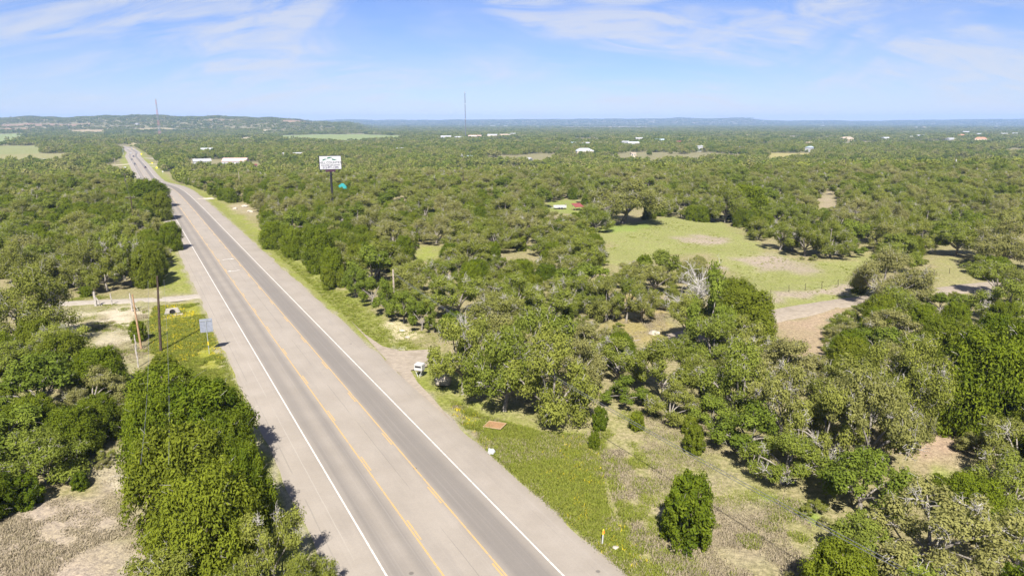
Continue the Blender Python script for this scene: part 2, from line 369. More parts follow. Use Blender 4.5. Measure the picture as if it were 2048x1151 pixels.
def build_ground():
    ang = np.concatenate([np.linspace(-180, -56, 26)[:-1], np.linspace(-56, 56, 620), np.linspace(56, 180, 26)[1:]])
    ang = np.radians(ang); nr = 470
    rad = 14 * (11200 / 14) ** (np.arange(nr) / (nr - 1))
    A, Rr = np.meshgrid(ang, rad)
    X = (Rr * np.sin(A)).ravel(); Y = (Rr * np.cos(A)).ravel()
    Z = terrain(X, Y)
    rough = np.sin(X * .9 + 2 * np.sin(Y * .31)) * np.sin(Y * .83 + np.sin(X * .4)) * .05 + np.sin(X * .23) * np.sin(Y * .19) * .10
    dr = line_dist(X, Y, ROAD)
    nearw = np.clip((dr - 10) / 8, 0, 1) * np.clip((600 - Y) / 200, 0, 1)
    # shallow ditch beside the shoulder, low unevenness elsewhere
    Z = Z + rough * nearw - .22 * np.exp(-((dr - 12.5) / 1.6) ** 2) * np.clip((500 - Y) / 200, 0, 1)
    n = len(X); col = np.zeros((n, 4)); 
    wob = 1.1 * np.sin(X * .61 + 1.7 * np.sin(Y * .37)) + .8 * np.sin(Y * .93 + 1.3 * np.sin(X * .51))
    wood = np.array([.185, .165, .078]); col[:, :3] = wood; col[:, 3] = .75
    farw = smooth((Y - 450) / 500)[:, None]
    col[:, :3] = col[:, :3] * (1 - farw) + np.array([.135, .128, .062]) * farw
    verge = np.array([.155, .170, .034])
    w = np.clip((17 - dr + wob) / 3, 0, 1)[:, None] * (1 - smooth((Y - 1100) / 100))[:, None]
    col[:, :3] = col[:, :3] * (1 - w) + verge * w; col[:, 3] = col[:, 3] * (1 - w[:, 0]) + .36 * w[:, 0]
    for P, c, patch, soft in CLEARINGS:
        P = np.array(P); x0, y0 = P.min(0) - 8; x1, y1 = P.max(0) + 8
        k = np.where((X > x0) & (X < x1) & (Y > y0) & (Y < y1))[0]
        if not len(k): continue
        w = smooth((poly_dist(X[k], Y[k], P) + wob[k] * min(1, soft) + soft * .5) / soft)[:, None]
        col[k, :3] = col[k, :3] * (1 - w) + np.array(c) * w; col[k, 3] = col[k, 3] * (1 - w[:, 0]) + patch * w[:, 0]
    for P, c in FIELDS:
        k = np.where(in_poly(X, Y, P))[0]; col[k, :3] = c; col[k, 3] = .3
    # crumbled pale gravel along the pavement edge
    w = (np.clip(1 - np.abs(dr - 9.2 - .35 * wob) / .8, 0, 1) * (Y < 300) * .85)[:, None]
    col[:, :3] = col[:, :3] * (1 - w) + np.array([.25, .22, .18]) * w
    na = len(ang); i = np.arange(nr - 1)[:, None] * na + np.arange(na - 1)[None, :]
    F = np.stack([i, i + 1, i + na + 1, i + na], -1).reshape(-1, 4)[:, ::-1]
    V = np.stack([X, Y, Z], 1)
    c0 = len(V); V = np.vstack([V, [[0, 0, 0]]]); col = np.vstack([col, col[:1]])
    F3 = np.stack([np.full(na - 1, c0), np.arange(na - 1), np.arange(1, na)], 1)[:, ::-1]
    m, t = node_mat('ground'); g = NT(t)
    at = g.n('ShaderNodeAttribute', attribute_name='gcol')
    pos = g.n('ShaderNodeNewGeometry').outputs['Position']
    n1 = g.noise(pos, .35, 5, .62); n2 = g.noise(pos, 2.2, 4, .65); n3 = g.noise(pos, .055, 3); n4 = g.noise(pos, 9.0, 2)
    patch = g.math('MULTIPLY', g.ramp(g.math('ADD', g.math('MULTIPLY', n1, .55), g.math('MULTIPLY', n2, .45)), .43, .62), at.outputs['Alpha'])
    c = g.mix(patch, at.outputs['Color'], (.225, .182, .120, 1))
    c = g.mix(g.ramp(n3, .35, .7, 0, .3), c, (.12, .125, .035, 1))
    v = g.math('ADD', g.math('MULTIPLY', n2, .75), g.math('MULTIPLY', n4, .45))
    c = g.mix(1.0, c, g.n('ShaderNodeCombineColor', {0: g.ramp(v, .35, .85, .55, 1.4), 1: g.ramp(v, .35, .85, .55, 1.4), 2: g.ramp(v, .35, .85, .55, 1.35)}).outputs[0], 'MULTIPLY')
    bmp = g.n('ShaderNodeBump', {'Height': g.math('ADD', n2, n4), 'Strength': .55, 'Distance': .12})
    b = g.n('ShaderNodeBsdfPrincipled', {'Base Color': c, 'Roughness': .95, 'Specular IOR Level': .08, 'Normal': bmp.outputs[0]})
    g.out(b.outputs[0])
    me = np_mesh('ground', V, [F, F3], [m], col=col, smooth=True)
    return tag(link('ground', me), kind='structure')
ground = build_ground()

def strip_mesh(name, Q, offs, dz, mat, zmode='each', jit=0.0):
    t, r = road_frame(Q); V = []; UV = []
    s = np.concatenate([[0], np.cumsum(np.hypot(*np.diff(Q, axis=0).T))])
    for j, o in enumerate(offs):
        e = jit * R.normal(size=len(Q)) if j in (0, len(offs) - 1) else np.zeros(len(Q))
        P = Q + r * (o + e)[:, None] if np.ndim(e) else Q + r * o
        z = terrain(Q[:, 0], Q[:, 1]) + (dz[j] if hasattr(dz, '__len__') else dz)
        V.append(np.column_stack([P, z])); UV.append(np.column_stack([np.full(len(Q), o), s]))
    V = np.concatenate(V); UV = np.concatenate(UV); n = len(Q); F = []
    for j in range(len(offs) - 1):
        a = j * n + np.arange(n - 1); F.append(np.stack([a, a + n, a + n + 1, a + 1], 1))
    return np_mesh(name, V, [np.concatenate(F)], [mat], uv=UV)

def asphalt():
    m, t = node_mat('worn_chip_seal'); g = NT(t)
    uv = g.n('ShaderNodeUVMap', uv_map='UVMap').outputs[0]
    sp = g.n('ShaderNodeSeparateXYZ', {0: uv}); u, v = sp.outputs[0], sp.outputs[1]
    pos = g.n('ShaderNodeNewGeometry').outputs['Position']
    long = g.n('ShaderNodeMapping', {'Vector': uv, 'Scale': (1.6, .025, 1)}).outputs[0]
    nl = g.noise(long, 1.0, 4); nf = g.noise(pos, 6.0, 4, .7); nm = g.noise(pos, .25, 4)
    def gauss(c, w, amp):
        d = g.math('DIVIDE', g.math('ADD', u, -c), w)
        return g.math('MULTIPLY', g.math('POWER', 2.718, g.math('MULTIPLY', g.math('MULTIPLY', d, d), -1)), amp)
    # rubber and oil darkening along the wheel paths of the two travel lanes
    dk = gauss(-4.75, .62, .82)
    for cc, w, a in ((-2.75, .60, .72), (-3.7, .9, .24), (2.75, .75, .95), (4.5, .80, .80), (3.6, .9, .62)):
        dk = g.math('ADD', dk, gauss(cc, w, a))
    dk = g.math('MULTIPLY', dk, g.ramp(nl, .2, .8, .75, 1.15), True)
    light = g.mix(g.ramp(nm, .3, .7), (.222, .193, .160, 1), (.250, .219, .184, 1))
    c = g.mix(g.math('MULTIPLY', dk, .78, True), light, (.122, .110, .100, 1))
    # longitudinal joint, a wandering crack in the turn lane, seams on both shoulders
    wob = g.math('MULTIPLY', g.math('ADD', g.noise(g.n('ShaderNodeMapping', {'Vector': uv, 'Scale': (0, .35, 1)}).outputs[0], 1.0, 6, .7), -.5), .14)
    def crack(pos_u, w, k):
        d = g.math('ABSOLUTE', g.math('ADD', g.math('ADD', u, -pos_u), wob))
        brk = g.ramp(g.noise(g.n('ShaderNodeMapping', {'Vector': uv, 'Scale': (0, .09, 1), 'Location': (pos_u, pos_u * 3, 0)}).outputs[0], 1.0, 3), .42, .52)
        return g.math('MULTIPLY', g.math('MULTIPLY', g.ramp(d, 0, w, 1, 0), brk), k)
    c = g.mix(crack(.25, .05, .55), c, (.085, .08, .072, 1))
    c = g.mix(crack(7.75, .05, .3), c, (.12, .11, .10, 1)); c = g.mix(crack(-8.1, .09, .5), c, (.13, .12, .10, 1))
    c = g.mix(crack(-6.9, .07, .55), c, (.31, .285, .25, 1))
    edge = g.ramp(g.math('ADD', g.math('ABSOLUTE', u), g.math('MULTIPLY', nf, .8)), 8.6, 9.5)
    c = g.mix(g.math('MULTIPLY', edge, .5), c, (.22, .19, .15, 1))
    c = g.mix(g.ramp(nf, .25, .8, .16, 0), c, (.08, .075, .07, 1))
    # resurfaced patches and faint tyre marks across the pavement
    c = g.mix(g.ramp(g.noise(g.n('ShaderNodeMapping', {'Vector': uv, 'Scale': (.5, .06, 1)}).outputs[0], 1.0, 5, .65), .5, .72, 0, .28), c, (.145, .13, .118, 1))
    c = g.mix(g.ramp(g.noise(g.n('ShaderNodeMapping', {'Vector': uv, 'Scale': (5.0, .02, 1)}).outputs[0], 1.0, 3, .6), .52, .75, 0, .22), c, (.28, .25, .22, 1))
    pit = g.n('ShaderNodeTexVoronoi', {'Vector': pos, 'Scale': .22}).outputs['Distance']
    c = g.mix(g.ramp(pit, .03, .05, .6, 0), c, (.06, .055, .05, 1))
    bmp = g.n('ShaderNodeBump', {'Height': nf, 'Strength': .3, 'Distance': .02})
    b = g.n('ShaderNodeBsdfPrincipled', {'Base Color': c, 'Roughness': .88, 'Specular IOR Level': .2, 'Normal': bmp.outputs[0]})
    g.out(b.outputs[0]); return m
M['asphalt'] = asphalt()
offs = [-9.3, -8.75, -5.55, -1.9, 1.9, 5.55, 9.0, 9.6]
dzs = [-.06, .06, .06, .06, .06, .06, .06, -.06]
highway = tag(link('highway', strip_mesh('highway', RQ, offs, dzs, M['asphalt'], jit=.28)), kind='structure')

def paint(name, rgb, worn):
    m, t = node_mat(name); g = NT(t)
    pos = g.n('ShaderNodeNewGeometry').outputs['Position']
    c = g.mix(g.math('MULTIPLY', g.ramp(g.noise(pos, 3.0, 5, .7), .42, .72), worn), rgb + (1,), (.225, .20, .17, 1))
    b = g.n('ShaderNodeBsdfPrincipled', {'Base Color': c, 'Roughness': .6}); g.out(b.outputs[0]); return m
M['white_paint'] = paint('white_road_paint', (.46, .435, .40), .8)
M['yellow_paint'] = paint('yellow_road_paint', (.37, .24, .085), 1.0)
def marking(name, u, w, s0, s1, mat, step=4.0):
    s = np.append(np.arange(s0, s1, step), s1)
    a = np.stack(road_pt(s, u - w / 2, .006), 1); b = np.stack(road_pt(s, u + w / 2, .006), 1)
    n = len(s); i = np.arange(n - 1)
    return link(name, np_mesh(name, np.vstack([a, b]), [np.stack([i, i + n, i + n + 1, i + 1], 1)], [mat]), highway)
S_END = s_of_y(1010)
for u in (-5.42, 5.42): marking('edge_line', u, .14, 0, S_END, M['white_paint'])
for u in (-1.93, 1.93): marking('centre_line', u, .14, 0, S_END, M['yellow_paint'])
for sg in (-1, 1):
    s = 6.0 + (4.0 if sg > 0 else 0)
    while s < s_of_y(300):
        marking('lane_dash', sg * 1.70, .14, s, s + 3.0, M['yellow_paint'], 3.0); s += 12.2
def turn_arrow(s0, sign):
    pts = []
    for k in range(9):
        t = k / 8; pts.append((s0 + sign * .55 * math.sin(t * 2.2), sign * (-1.0 + 2.0 * t) * .95))
    mb = MB(); L = []; Rr = []
    for (s, u) in pts:
        L.append(tuple(float(v) for v in road_pt(s - .17, u, .008))); Rr.append(tuple(float(v) for v in road_pt(s + .17, u, .008)))
    n = len(pts); mb.add(L + Rr, [(i, i + 1, i + n + 1, i + n) for i in range(n - 1)])
    s, u = pts[-1]
    mb.add([tuple(float(v) for v in road_pt(s - .6, u, .008)), tuple(float(v) for v in road_pt(s + .6, u, .008)), tuple(float(v) for v in road_pt(s, u + sign * .8, .008))], [(0, 1, 2)])
    mb.build('turn_arrow', M['white_paint'], highway)
turn_arrow(s_of_y(154.5), 1); turn_arrow(s_of_y(143.0), -1)

def gravel(name, a, b, dark):
    m, t = node_mat(name); g = NT(t)
    pos = g.n('ShaderNodeNewGeometry').outputs['Position']
    uv = g.n('ShaderNodeUVMap', uv_map='UVMap').outputs[0]
    u = g.n('ShaderNodeSeparateXYZ', {0: uv}).outputs[0]
    au = g.math('ABSOLUTE', u)
    c = g.mix(g.ramp(g.noise(pos, 1.4, 5, .65), .35, .65), a + (1,), b + (1,))
    c = g.mix(g.math('MULTIPLY', g.ramp(g.noise(pos, .5, 4), .5, .7), .6), c, dark + (1,))
    bm = g.n('ShaderNodeBump', {'Height': g.noise(pos, 9, 3), 'Strength': .4, 'Distance': .03})
    bs = g.n('ShaderNodeBsdfPrincipled', {'Base Color': c, 'Roughness': .95, 'Specular IOR Level': .1, 'Normal': bm.outputs[0]})
    g.out(bs.outputs[0]); return m
M['gravel'] = gravel('pale_gravel', (.24, .21, .175), (.29, .26, .22), (.21, .18, .13))
M['old_asphalt'] = gravel('old_asphalt', (.205, .172, .135), (.255, .215, .168), (.165, .137, .10))
M['dirt'] = gravel('tan_dirt', (.33, .285, .225), (.40, .35, .28), (.28, .23, .16))
def track(name, P, w, mat, dz=.035, step=2.0):
    Q = smooth_line(P, step, 6); o = [-w / 2 - .5, -w / 2, 0, w / 2, w / 2 + .5]
    return tag(link(name, strip_mesh(name, Q, o, [dz - .1, dz, dz + .015, dz, dz - .1], mat, jit=.15)), kind='structure')
track('gravel_driveway', DRIVE, 3.0, M['gravel'])
track('lane', LANE, 4.6, M['old_asphalt'])
# flared apron where the lane meets the highway
ap = [(-26.1, 105.5), (-22.2, 98.0), (-18.4, 92.2), (-15.6, 90.2), (-11.5, 90.8), (-8.4, 91.2), (-8.0, 86.5), (-11.3, 83.8), (-13.0, 82.5), (-11.6, 78.5), (-8.9, 73.0), (-6.3, 67.0), (-9.2, 71.0)]
mb = MB(); mb.add([(x, y, tz(x, y) + .052) for x, y in ap], [tuple(range(len(ap)))])
me = mb.mesh('driveway_apron', M['old_asphalt']); me.uv_layers.new(name='UVMap')
tag(link('driveway_apron', me), kind='structure')
for k, (P, w) in enumerate([([(-411.6, 748.0), (-413.4, 730.0), (-422.6, 714.0)], 7.0), ([(-393.2, 748.0), (-379.5, 738.0), (-374.9, 748.0)], 6.0), ([(-461.3, 872.0), (-430.4, 848.0), (-390.9, 804.0), (-308.2, 706.0), (-248.6, 682.0)], 8.0), ([(-369.4, 706.0), (-356.7, 706.0)], 5.0), ([(-129.5, 281.8), (-123.9, 285.5), (-121.4, 289.5)], 5.0)]):
    track('side_street', P, w, M['dirt'] if k != 2 else M['gravel'], .05, 6.0)


# ------------------------------------------------------------------ trees
def unit(a): return a / np.maximum(np.linalg.norm(a, axis=-1, keepdims=True), 1e-9)
def cards(C, N, w, l, g, up=0.0):
    """diamond sprays of leaves: centres C, normals N, widths w, lengths l"""
    n = len(C); N = unit(N)
    T = g.normal(size=(n, 3)); T[:, 2] += up
    T = unit(T - N * (T * N).sum(1, keepdims=True)); B = np.cross(N, T)
    w = np.broadcast_to(w, n)[:, None]; l = np.broadcast_to(l, n)[:, None]
    V = np.stack([C - T * l * .5, C + B * w * .5 - T * l * .05, C + T * l * .5, C - B * w * .5 - T * l * .05], 1).reshape(-1, 3)
    return V, np.arange(4 * n).reshape(n, 4)
def tube_arrays(paths):
    V = []; F = []; b = 0
    for pts, rad, n in paths:
        pts = np.asarray(pts, float); k = len(pts)
        d = unit(np.gradient(pts, axis=0)); ref = np.array([.31, .95, .05]); a = unit(np.cross(d, ref)); bb = np.cross(d, a)
        th = np.arange(n) * 2 * math.pi / n
        ring = pts[:, None] + (a[:, None] * np.cos(th)[None, :, None] + bb[:, None] * np.sin(th)[None, :, None]) * np.asarray(rad, float)[:, None, None]
        V.append(ring.reshape(-1, 3))
        i = np.arange(k - 1)[:, None] * n + np.arange(n)[None]; j = np.arange(k - 1)[:, None] * n + (np.arange(n)[None] + 1) % n
        F.append(np.stack([i, j, j + n, i + n], -1).reshape(-1, 4) + b); b += k * n
    return np.concatenate(V), np.concatenate(F)
def bez(a, b, sag, g, k=5, wig=.12):
    t = np.linspace(0, 1, k)[:, None]; a = np.asarray(a); b = np.asarray(b); L = np.linalg.norm(b - a)
    mid = (a + b) / 2 + np.array([0, 0, sag * L]) + g.normal(size=3) * wig * L
    return (1 - t) ** 2 * a + 2 * t * (1 - t) * mid + t ** 2 * b

def fit(C, r, h, *others):
    """scale a crown so that its bulk reaches radius r and height h"""
    q = np.percentile(np.hypot(C[:, 0], C[:, 1]), 96); f = np.array([r / q, r / q, h / np.percentile(C[:, 2], 99.3)])
    return [C * f] + [o * f for o in others]
def oak_arrays(seed, r=4.5, h=6.5, nc=46, per=470, card=.165, twigs=3, base=.10, flat=.8, dead=.12, subs=8):
    g = np.random.default_rng(seed); zc = h * .5
    # a crown is several sub-crowns with gaps between them
    a0 = g.uniform(0, 6.28); SC = [np.array([g.normal() * .12 * r, g.normal() * .12 * r, h * .70])]; SR = [.42 * r]
    for j in range(subs - 1):
        a = a0 + 6.28 * j / (subs - 1) + g.uniform(-.35, .35); q = r * g.uniform(.48, .74)
        SC.append(np.array([math.cos(a) * q, math.sin(a) * q, h * g.uniform(.30, .66)])); SR.append(r * g.uniform(.26, .42))
    SC = np.array(SC); SR = np.array(SR)
    own = np.arange(nc) % subs; d0 = unit(g.normal(size=(nc, 3)) + .55 * unit(SC[own] - np.array([0, 0, h * .25])))
    P = SC[own] + d0 * (SR[own] * g.uniform(.45, .95, nc))[:, None] * np.array([1, 1, .75])
    cr = SR[own] * g.uniform(.38, .62, nc)
    P[:, 2] = np.maximum(P[:, 2], h * base + cr * .3)
    bare = g.random(nc) < dead
    C = []; N = []; T = []
    for i in range(nc):
        m = int(per * (cr[i] / (.18 * r)) ** 1.7 * (.12 if bare[i] else 1))
        d = unit(g.normal(size=(m, 3))); q = g.uniform(0, 1, m) ** .42
        bump = 1 + .30 * np.sin(d[:, 0] * 5 + i) * np.sin(d[:, 1] * 5 + 2 * i) + .22 * np.sin(d[:, 2] * 7 + i)
        C.append(P[i] + d * (q * cr[i] * bump)[:, None] * np.array([1.05, 1.05, flat]))
        N.append(.85 * d + np.array([0, 0, .35]) + .42 * g.normal(size=(m, 3)))
        T.append(np.clip(g.uniform(.1, .9) + g.normal(size=m) * .16, 0, 1))
    C = np.concatenate(C); N = np.concatenate(N); T = np.concatenate(T)
    C, P = fit(C, r, h, P)
    keep = C[:, 2] > .2; C = C[keep]; N = N[keep]; T = T[keep]
    sz = card * g.uniform(.65, 1.4, len(C))
    V, F = cards(C, N, sz * .72, sz * 1.3, g)
    leaf = (V, F, np.repeat(T, 4))
    wood = []; tw = []
    lean = g.normal(size=2) * .35; fz = h * g.uniform(.16, .26); fork = np.array([lean[0], lean[1], fz]); tr = .055 * r
    wood.append((np.array([[0, 0, -.4], [0, 0, .1], [lean[0] * .4, lean[1] * .4, fz * .5], fork]), [tr * 1.5, tr * 1.15, tr, tr * .9], 7))
    limbs = []
    for i in range(subs):
        c = P[own == i].mean(0); p = bez(fork, c, .10, g, 7); wood.append((p, np.linspace(tr * .6, tr * .2, 7), 5)); limbs.append(p)
    L = np.concatenate(limbs)
    for i in range(nc):
        j = np.argmin(((L - P[i]) ** 2).sum(1) + (L[:, 2] > P[i][2]) * 4)
        wood.append((bez(L[j], P[i], .05, g, 4, .18), np.linspace(tr * .22, tr * .10, 4), 4))
        for _ in range(twigs * (4 if bare[i] else 1)):
            d = unit(g.normal(size=3) + np.array([0, 0, .25]) + .4 * unit(P[i] - np.array([0, 0, zc]))); ln = cr[i] * g.uniform(.7, 1.2)
            p = bez(P[i], P[i] + d * ln, 0, g, 4, .42); tw.append((p, [.036, .03, .022, .010], 3))
            for _k in range(2):
                s_ = p[1 + _k]; tw.append((bez(s_, s_ + unit(d + g.normal(size=3) * .9) * ln * .55, 0, g, 3, .25), [.024, .018, .009], 3))
    return leaf, wood, tw

def jun_arrays(seed, r=2.0, h=4.2, nc=110, per=85, card=.16):
    g = np.random.default_rng(seed); ph = g.uniform(0, 6.28, 4)
    def prof(t): return np.where(t > .3, np.sqrt(np.maximum(0, 1 - ((t - .3) / .72) ** 2)) ** .85, .82 + .18 * (t / .3))
    t = g.uniform(.02, .97, nc) ** .9; th = np.arange(nc) * 2.39996 + g.uniform(-.3, .3, nc)
    lobe = 1 + .12 * np.sin(2 * th + ph[0] + 3 * t) + .10 * np.sin(4 * th + ph[1] + 5 * t) + .07 * np.sin(7 * th + ph[2])
    rho = g.uniform(.72, .96, nc); rr = r * prof(t) * lobe * rho
    P = np.stack([rr * np.cos(th), rr * np.sin(th), t * h * .97], 1)
    cr = g.uniform(.13, .24, nc) * r * (.65 + .5 * prof(t))
    C = []; N = []; T = []
    for i in range(nc):
        out = unit(np.array([math.cos(th[i]), math.sin(th[i]), .55 + t[i]]))
        d = unit(g.normal(size=(per, 3))); q = g.uniform(0, 1, per) ** .45
        C.append(P[i] + d * (q * cr[i])[:, None] * np.array([.9, .9, 1.15]) + out * cr[i] * .2)
        N.append(.9 * d + .5 * out + .6 * g.normal(size=(per, 3)) * .8)
        T.append(np.clip(g.uniform(.1, .9) + g.normal(size=per) * .15, 0, 1))
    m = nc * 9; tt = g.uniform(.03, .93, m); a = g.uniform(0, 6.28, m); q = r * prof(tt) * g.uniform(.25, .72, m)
    C.append(np.stack([q * np.cos(a), q * np.sin(a), tt * h], 1)); N.append(g.normal(size=(m, 3))); T.append(g.uniform(0, .4, m))  # inner cards tinted dark, added to stop light passing through the crown
    C = np.concatenate(C); N = np.concatenate(N); T = np.concatenate(T); C[:, 2] = np.maximum(C[:, 2], .04); C, P = fit(C, r, h, P)
    sz = card * g.uniform(.7, 1.4, len(C)); sz[-m:] *= 1.9
    V, F = cards(C, N, sz * .62, sz * 1.5, g, up=.8)
    wood = [(np.array([[0, 0, -.3], [.05, 0, h * .4], [0, .05, h * .9]]), [.06 * r, .045 * r, .015 * r], 6)]
    for i in range(0, nc, 5):
        wood.append((bez(np.array([0, 0, max(.1, P[i][2] * .6)]), P[i], .02, g, 3), [.02 * r, .014 * r, .006 * r], 3))
    tw = []
    for i in range(0, nc, 9):
        d = unit(P[i] * np.array([1, 1, .2]) + g.normal(size=3) * .5); tw.append((bez(P[i], P[i] + d * cr[i] * 1.6, 0, g, 3, .2), [.025, .018, .008], 3))
    return (V, F, np.repeat(T, 4)), wood, tw

def dead_arrays(seed, r=3.2, h=6.0):
    g = np.random.default_rng(seed); wood = []; tw = []
    wood.append((np.array([[0, 0, -.4], [.1, 0, h * .2], [.2, .1, h * .45], [.1, .2, h * .75]]), [.2, .17, .11, .04], 6))
    for i in range(15):
        z = h * g.uniform(.18, .72); a = i * 2.4; ln = r * g.uniform(.6, 1.05)
        s = np.array([.15, .1, z]); e = s + np.array([math.cos(a) * ln, math.sin(a) * ln, h * g.uniform(.08, .34)])
        p = bez(s, e, .04, g, 6, .14); wood.append((p, np.linspace(.085, .03, 6), 4))
        for j in range(9):
            q = p[g.integers(1, 6)]; d = unit(unit(e - s) + g.normal(size=3) * .8); l2 = g.uniform(.7, 1.5)
            p2 = bez(q, q + d * l2, 0, g, 4, .2); wood.append((p2, [.032, .026, .02, .012], 3))
            for _ in range(5):
                q2 = p2[g.integers(1, 4)]; d2 = unit(d + g.normal(size=3) * .9); tw.append((bez(q2, q2 + d2 * g.uniform(.3, .7), 0, g, 3, .2), [.016, .013, .008], 3))
    return None, wood, tw

def wood_mesh(name, wood, tw, m1, m2):
    V, F = tube_arrays(wood); mi = [np.zeros(len(F), int)]
    if tw:
        V2, F2 = tube_arrays(tw); F2 = F2 + len(V); V = np.concatenate([V, V2]); F = np.concatenate([F, F2]); mi.append(np.ones(len(F2), int))
    return np_mesh(name, V, [F], [m1, m2], np.concatenate(mi)), V, F, np.concatenate(mi)

SRC = []      # (kind, nominal radius, nominal height, crown mesh, trunk mesh, joined mesh)
def species(kind, r, h, arr, leafm, barkm, twigm, nm):
    leaf, wood, tw = arr
    tm, V, F, mi = wood_mesh(nm + '_trunk', wood, tw, barkm, twigm)
    cm = np_mesh(nm + '_crown', leaf[0], [leaf[1]], [leafm], tint=leaf[2]) if leaf else None
    if leaf:
        # a thinner copy for the trees that stand farther back
        lv = leaf[0].reshape(-1, 4, 3)[::2]; mid_ = lv.mean(1, keepdims=True); lv = ((lv - mid_) * 1.4 + mid_).reshape(-1, 3); lf = np.arange(len(lv)).reshape(-1, 4); lt = leaf[2].reshape(-1, 4)[::2].ravel()
        jv = np.concatenate([lv, V]); jf = np.concatenate([lf, F + len(lv)])
        jm = np_mesh(nm + '_tree', jv, [jf], [leafm, barkm, twigm], np.concatenate([np.zeros(len(lf), int), mi + 1]), tint=np.concatenate([lt, np.full(len(V), .5)]))
    else: jm = tm
    SRC.append((kind, r, h, cm, tm, jm))
for i in range(6): species('oak', 4.5, 6.5, oak_arrays(100 + i), M['oak_leaf'], M['bark'], M['twig'], 'live_oak')
for i in range(3): species('oak_big', 6.6, 9.0, oak_arrays(200 + i, 6.6, 9.0, 96, 520, .175, 3, subs=13), M['oak_leaf'], M['bark'], M['twig'], 'live_oak')
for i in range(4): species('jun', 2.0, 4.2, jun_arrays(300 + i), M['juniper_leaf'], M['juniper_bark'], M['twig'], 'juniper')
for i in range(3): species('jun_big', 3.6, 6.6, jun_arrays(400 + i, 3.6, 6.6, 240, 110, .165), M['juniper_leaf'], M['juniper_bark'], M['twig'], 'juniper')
for i in range(3): species('broad', 3.2, 5.0, oak_arrays(500 + i, 3.2, 5.0, 44, 330, .17, 1, .04, dead=.0, subs=7), M['broad_leaf'], M['bark'], M['bark'], 'broadleaf')
for i in range(2): species('dead', 3.2, 6.0, dead_arrays(600 + i), None, M['dead_wood'], M['dead_wood'], 'dead_tree')
def pick_src(k, r, i):
    nm = {0: 'oak_big' if r > 5.2 else 'oak', 1: 'jun_big' if r > 2.3 else 'jun', 2: 'broad', 3: 'dead'}[k]
    ids = [j for j, s in enumerate(SRC) if s[0] == nm]
    return ids[i % len(ids)]

KINDS = [('live_oak', 'oak tree'), ('juniper', 'juniper'), ('broadleaf_tree', 'tree'), ('dead_tree', 'dead tree')]
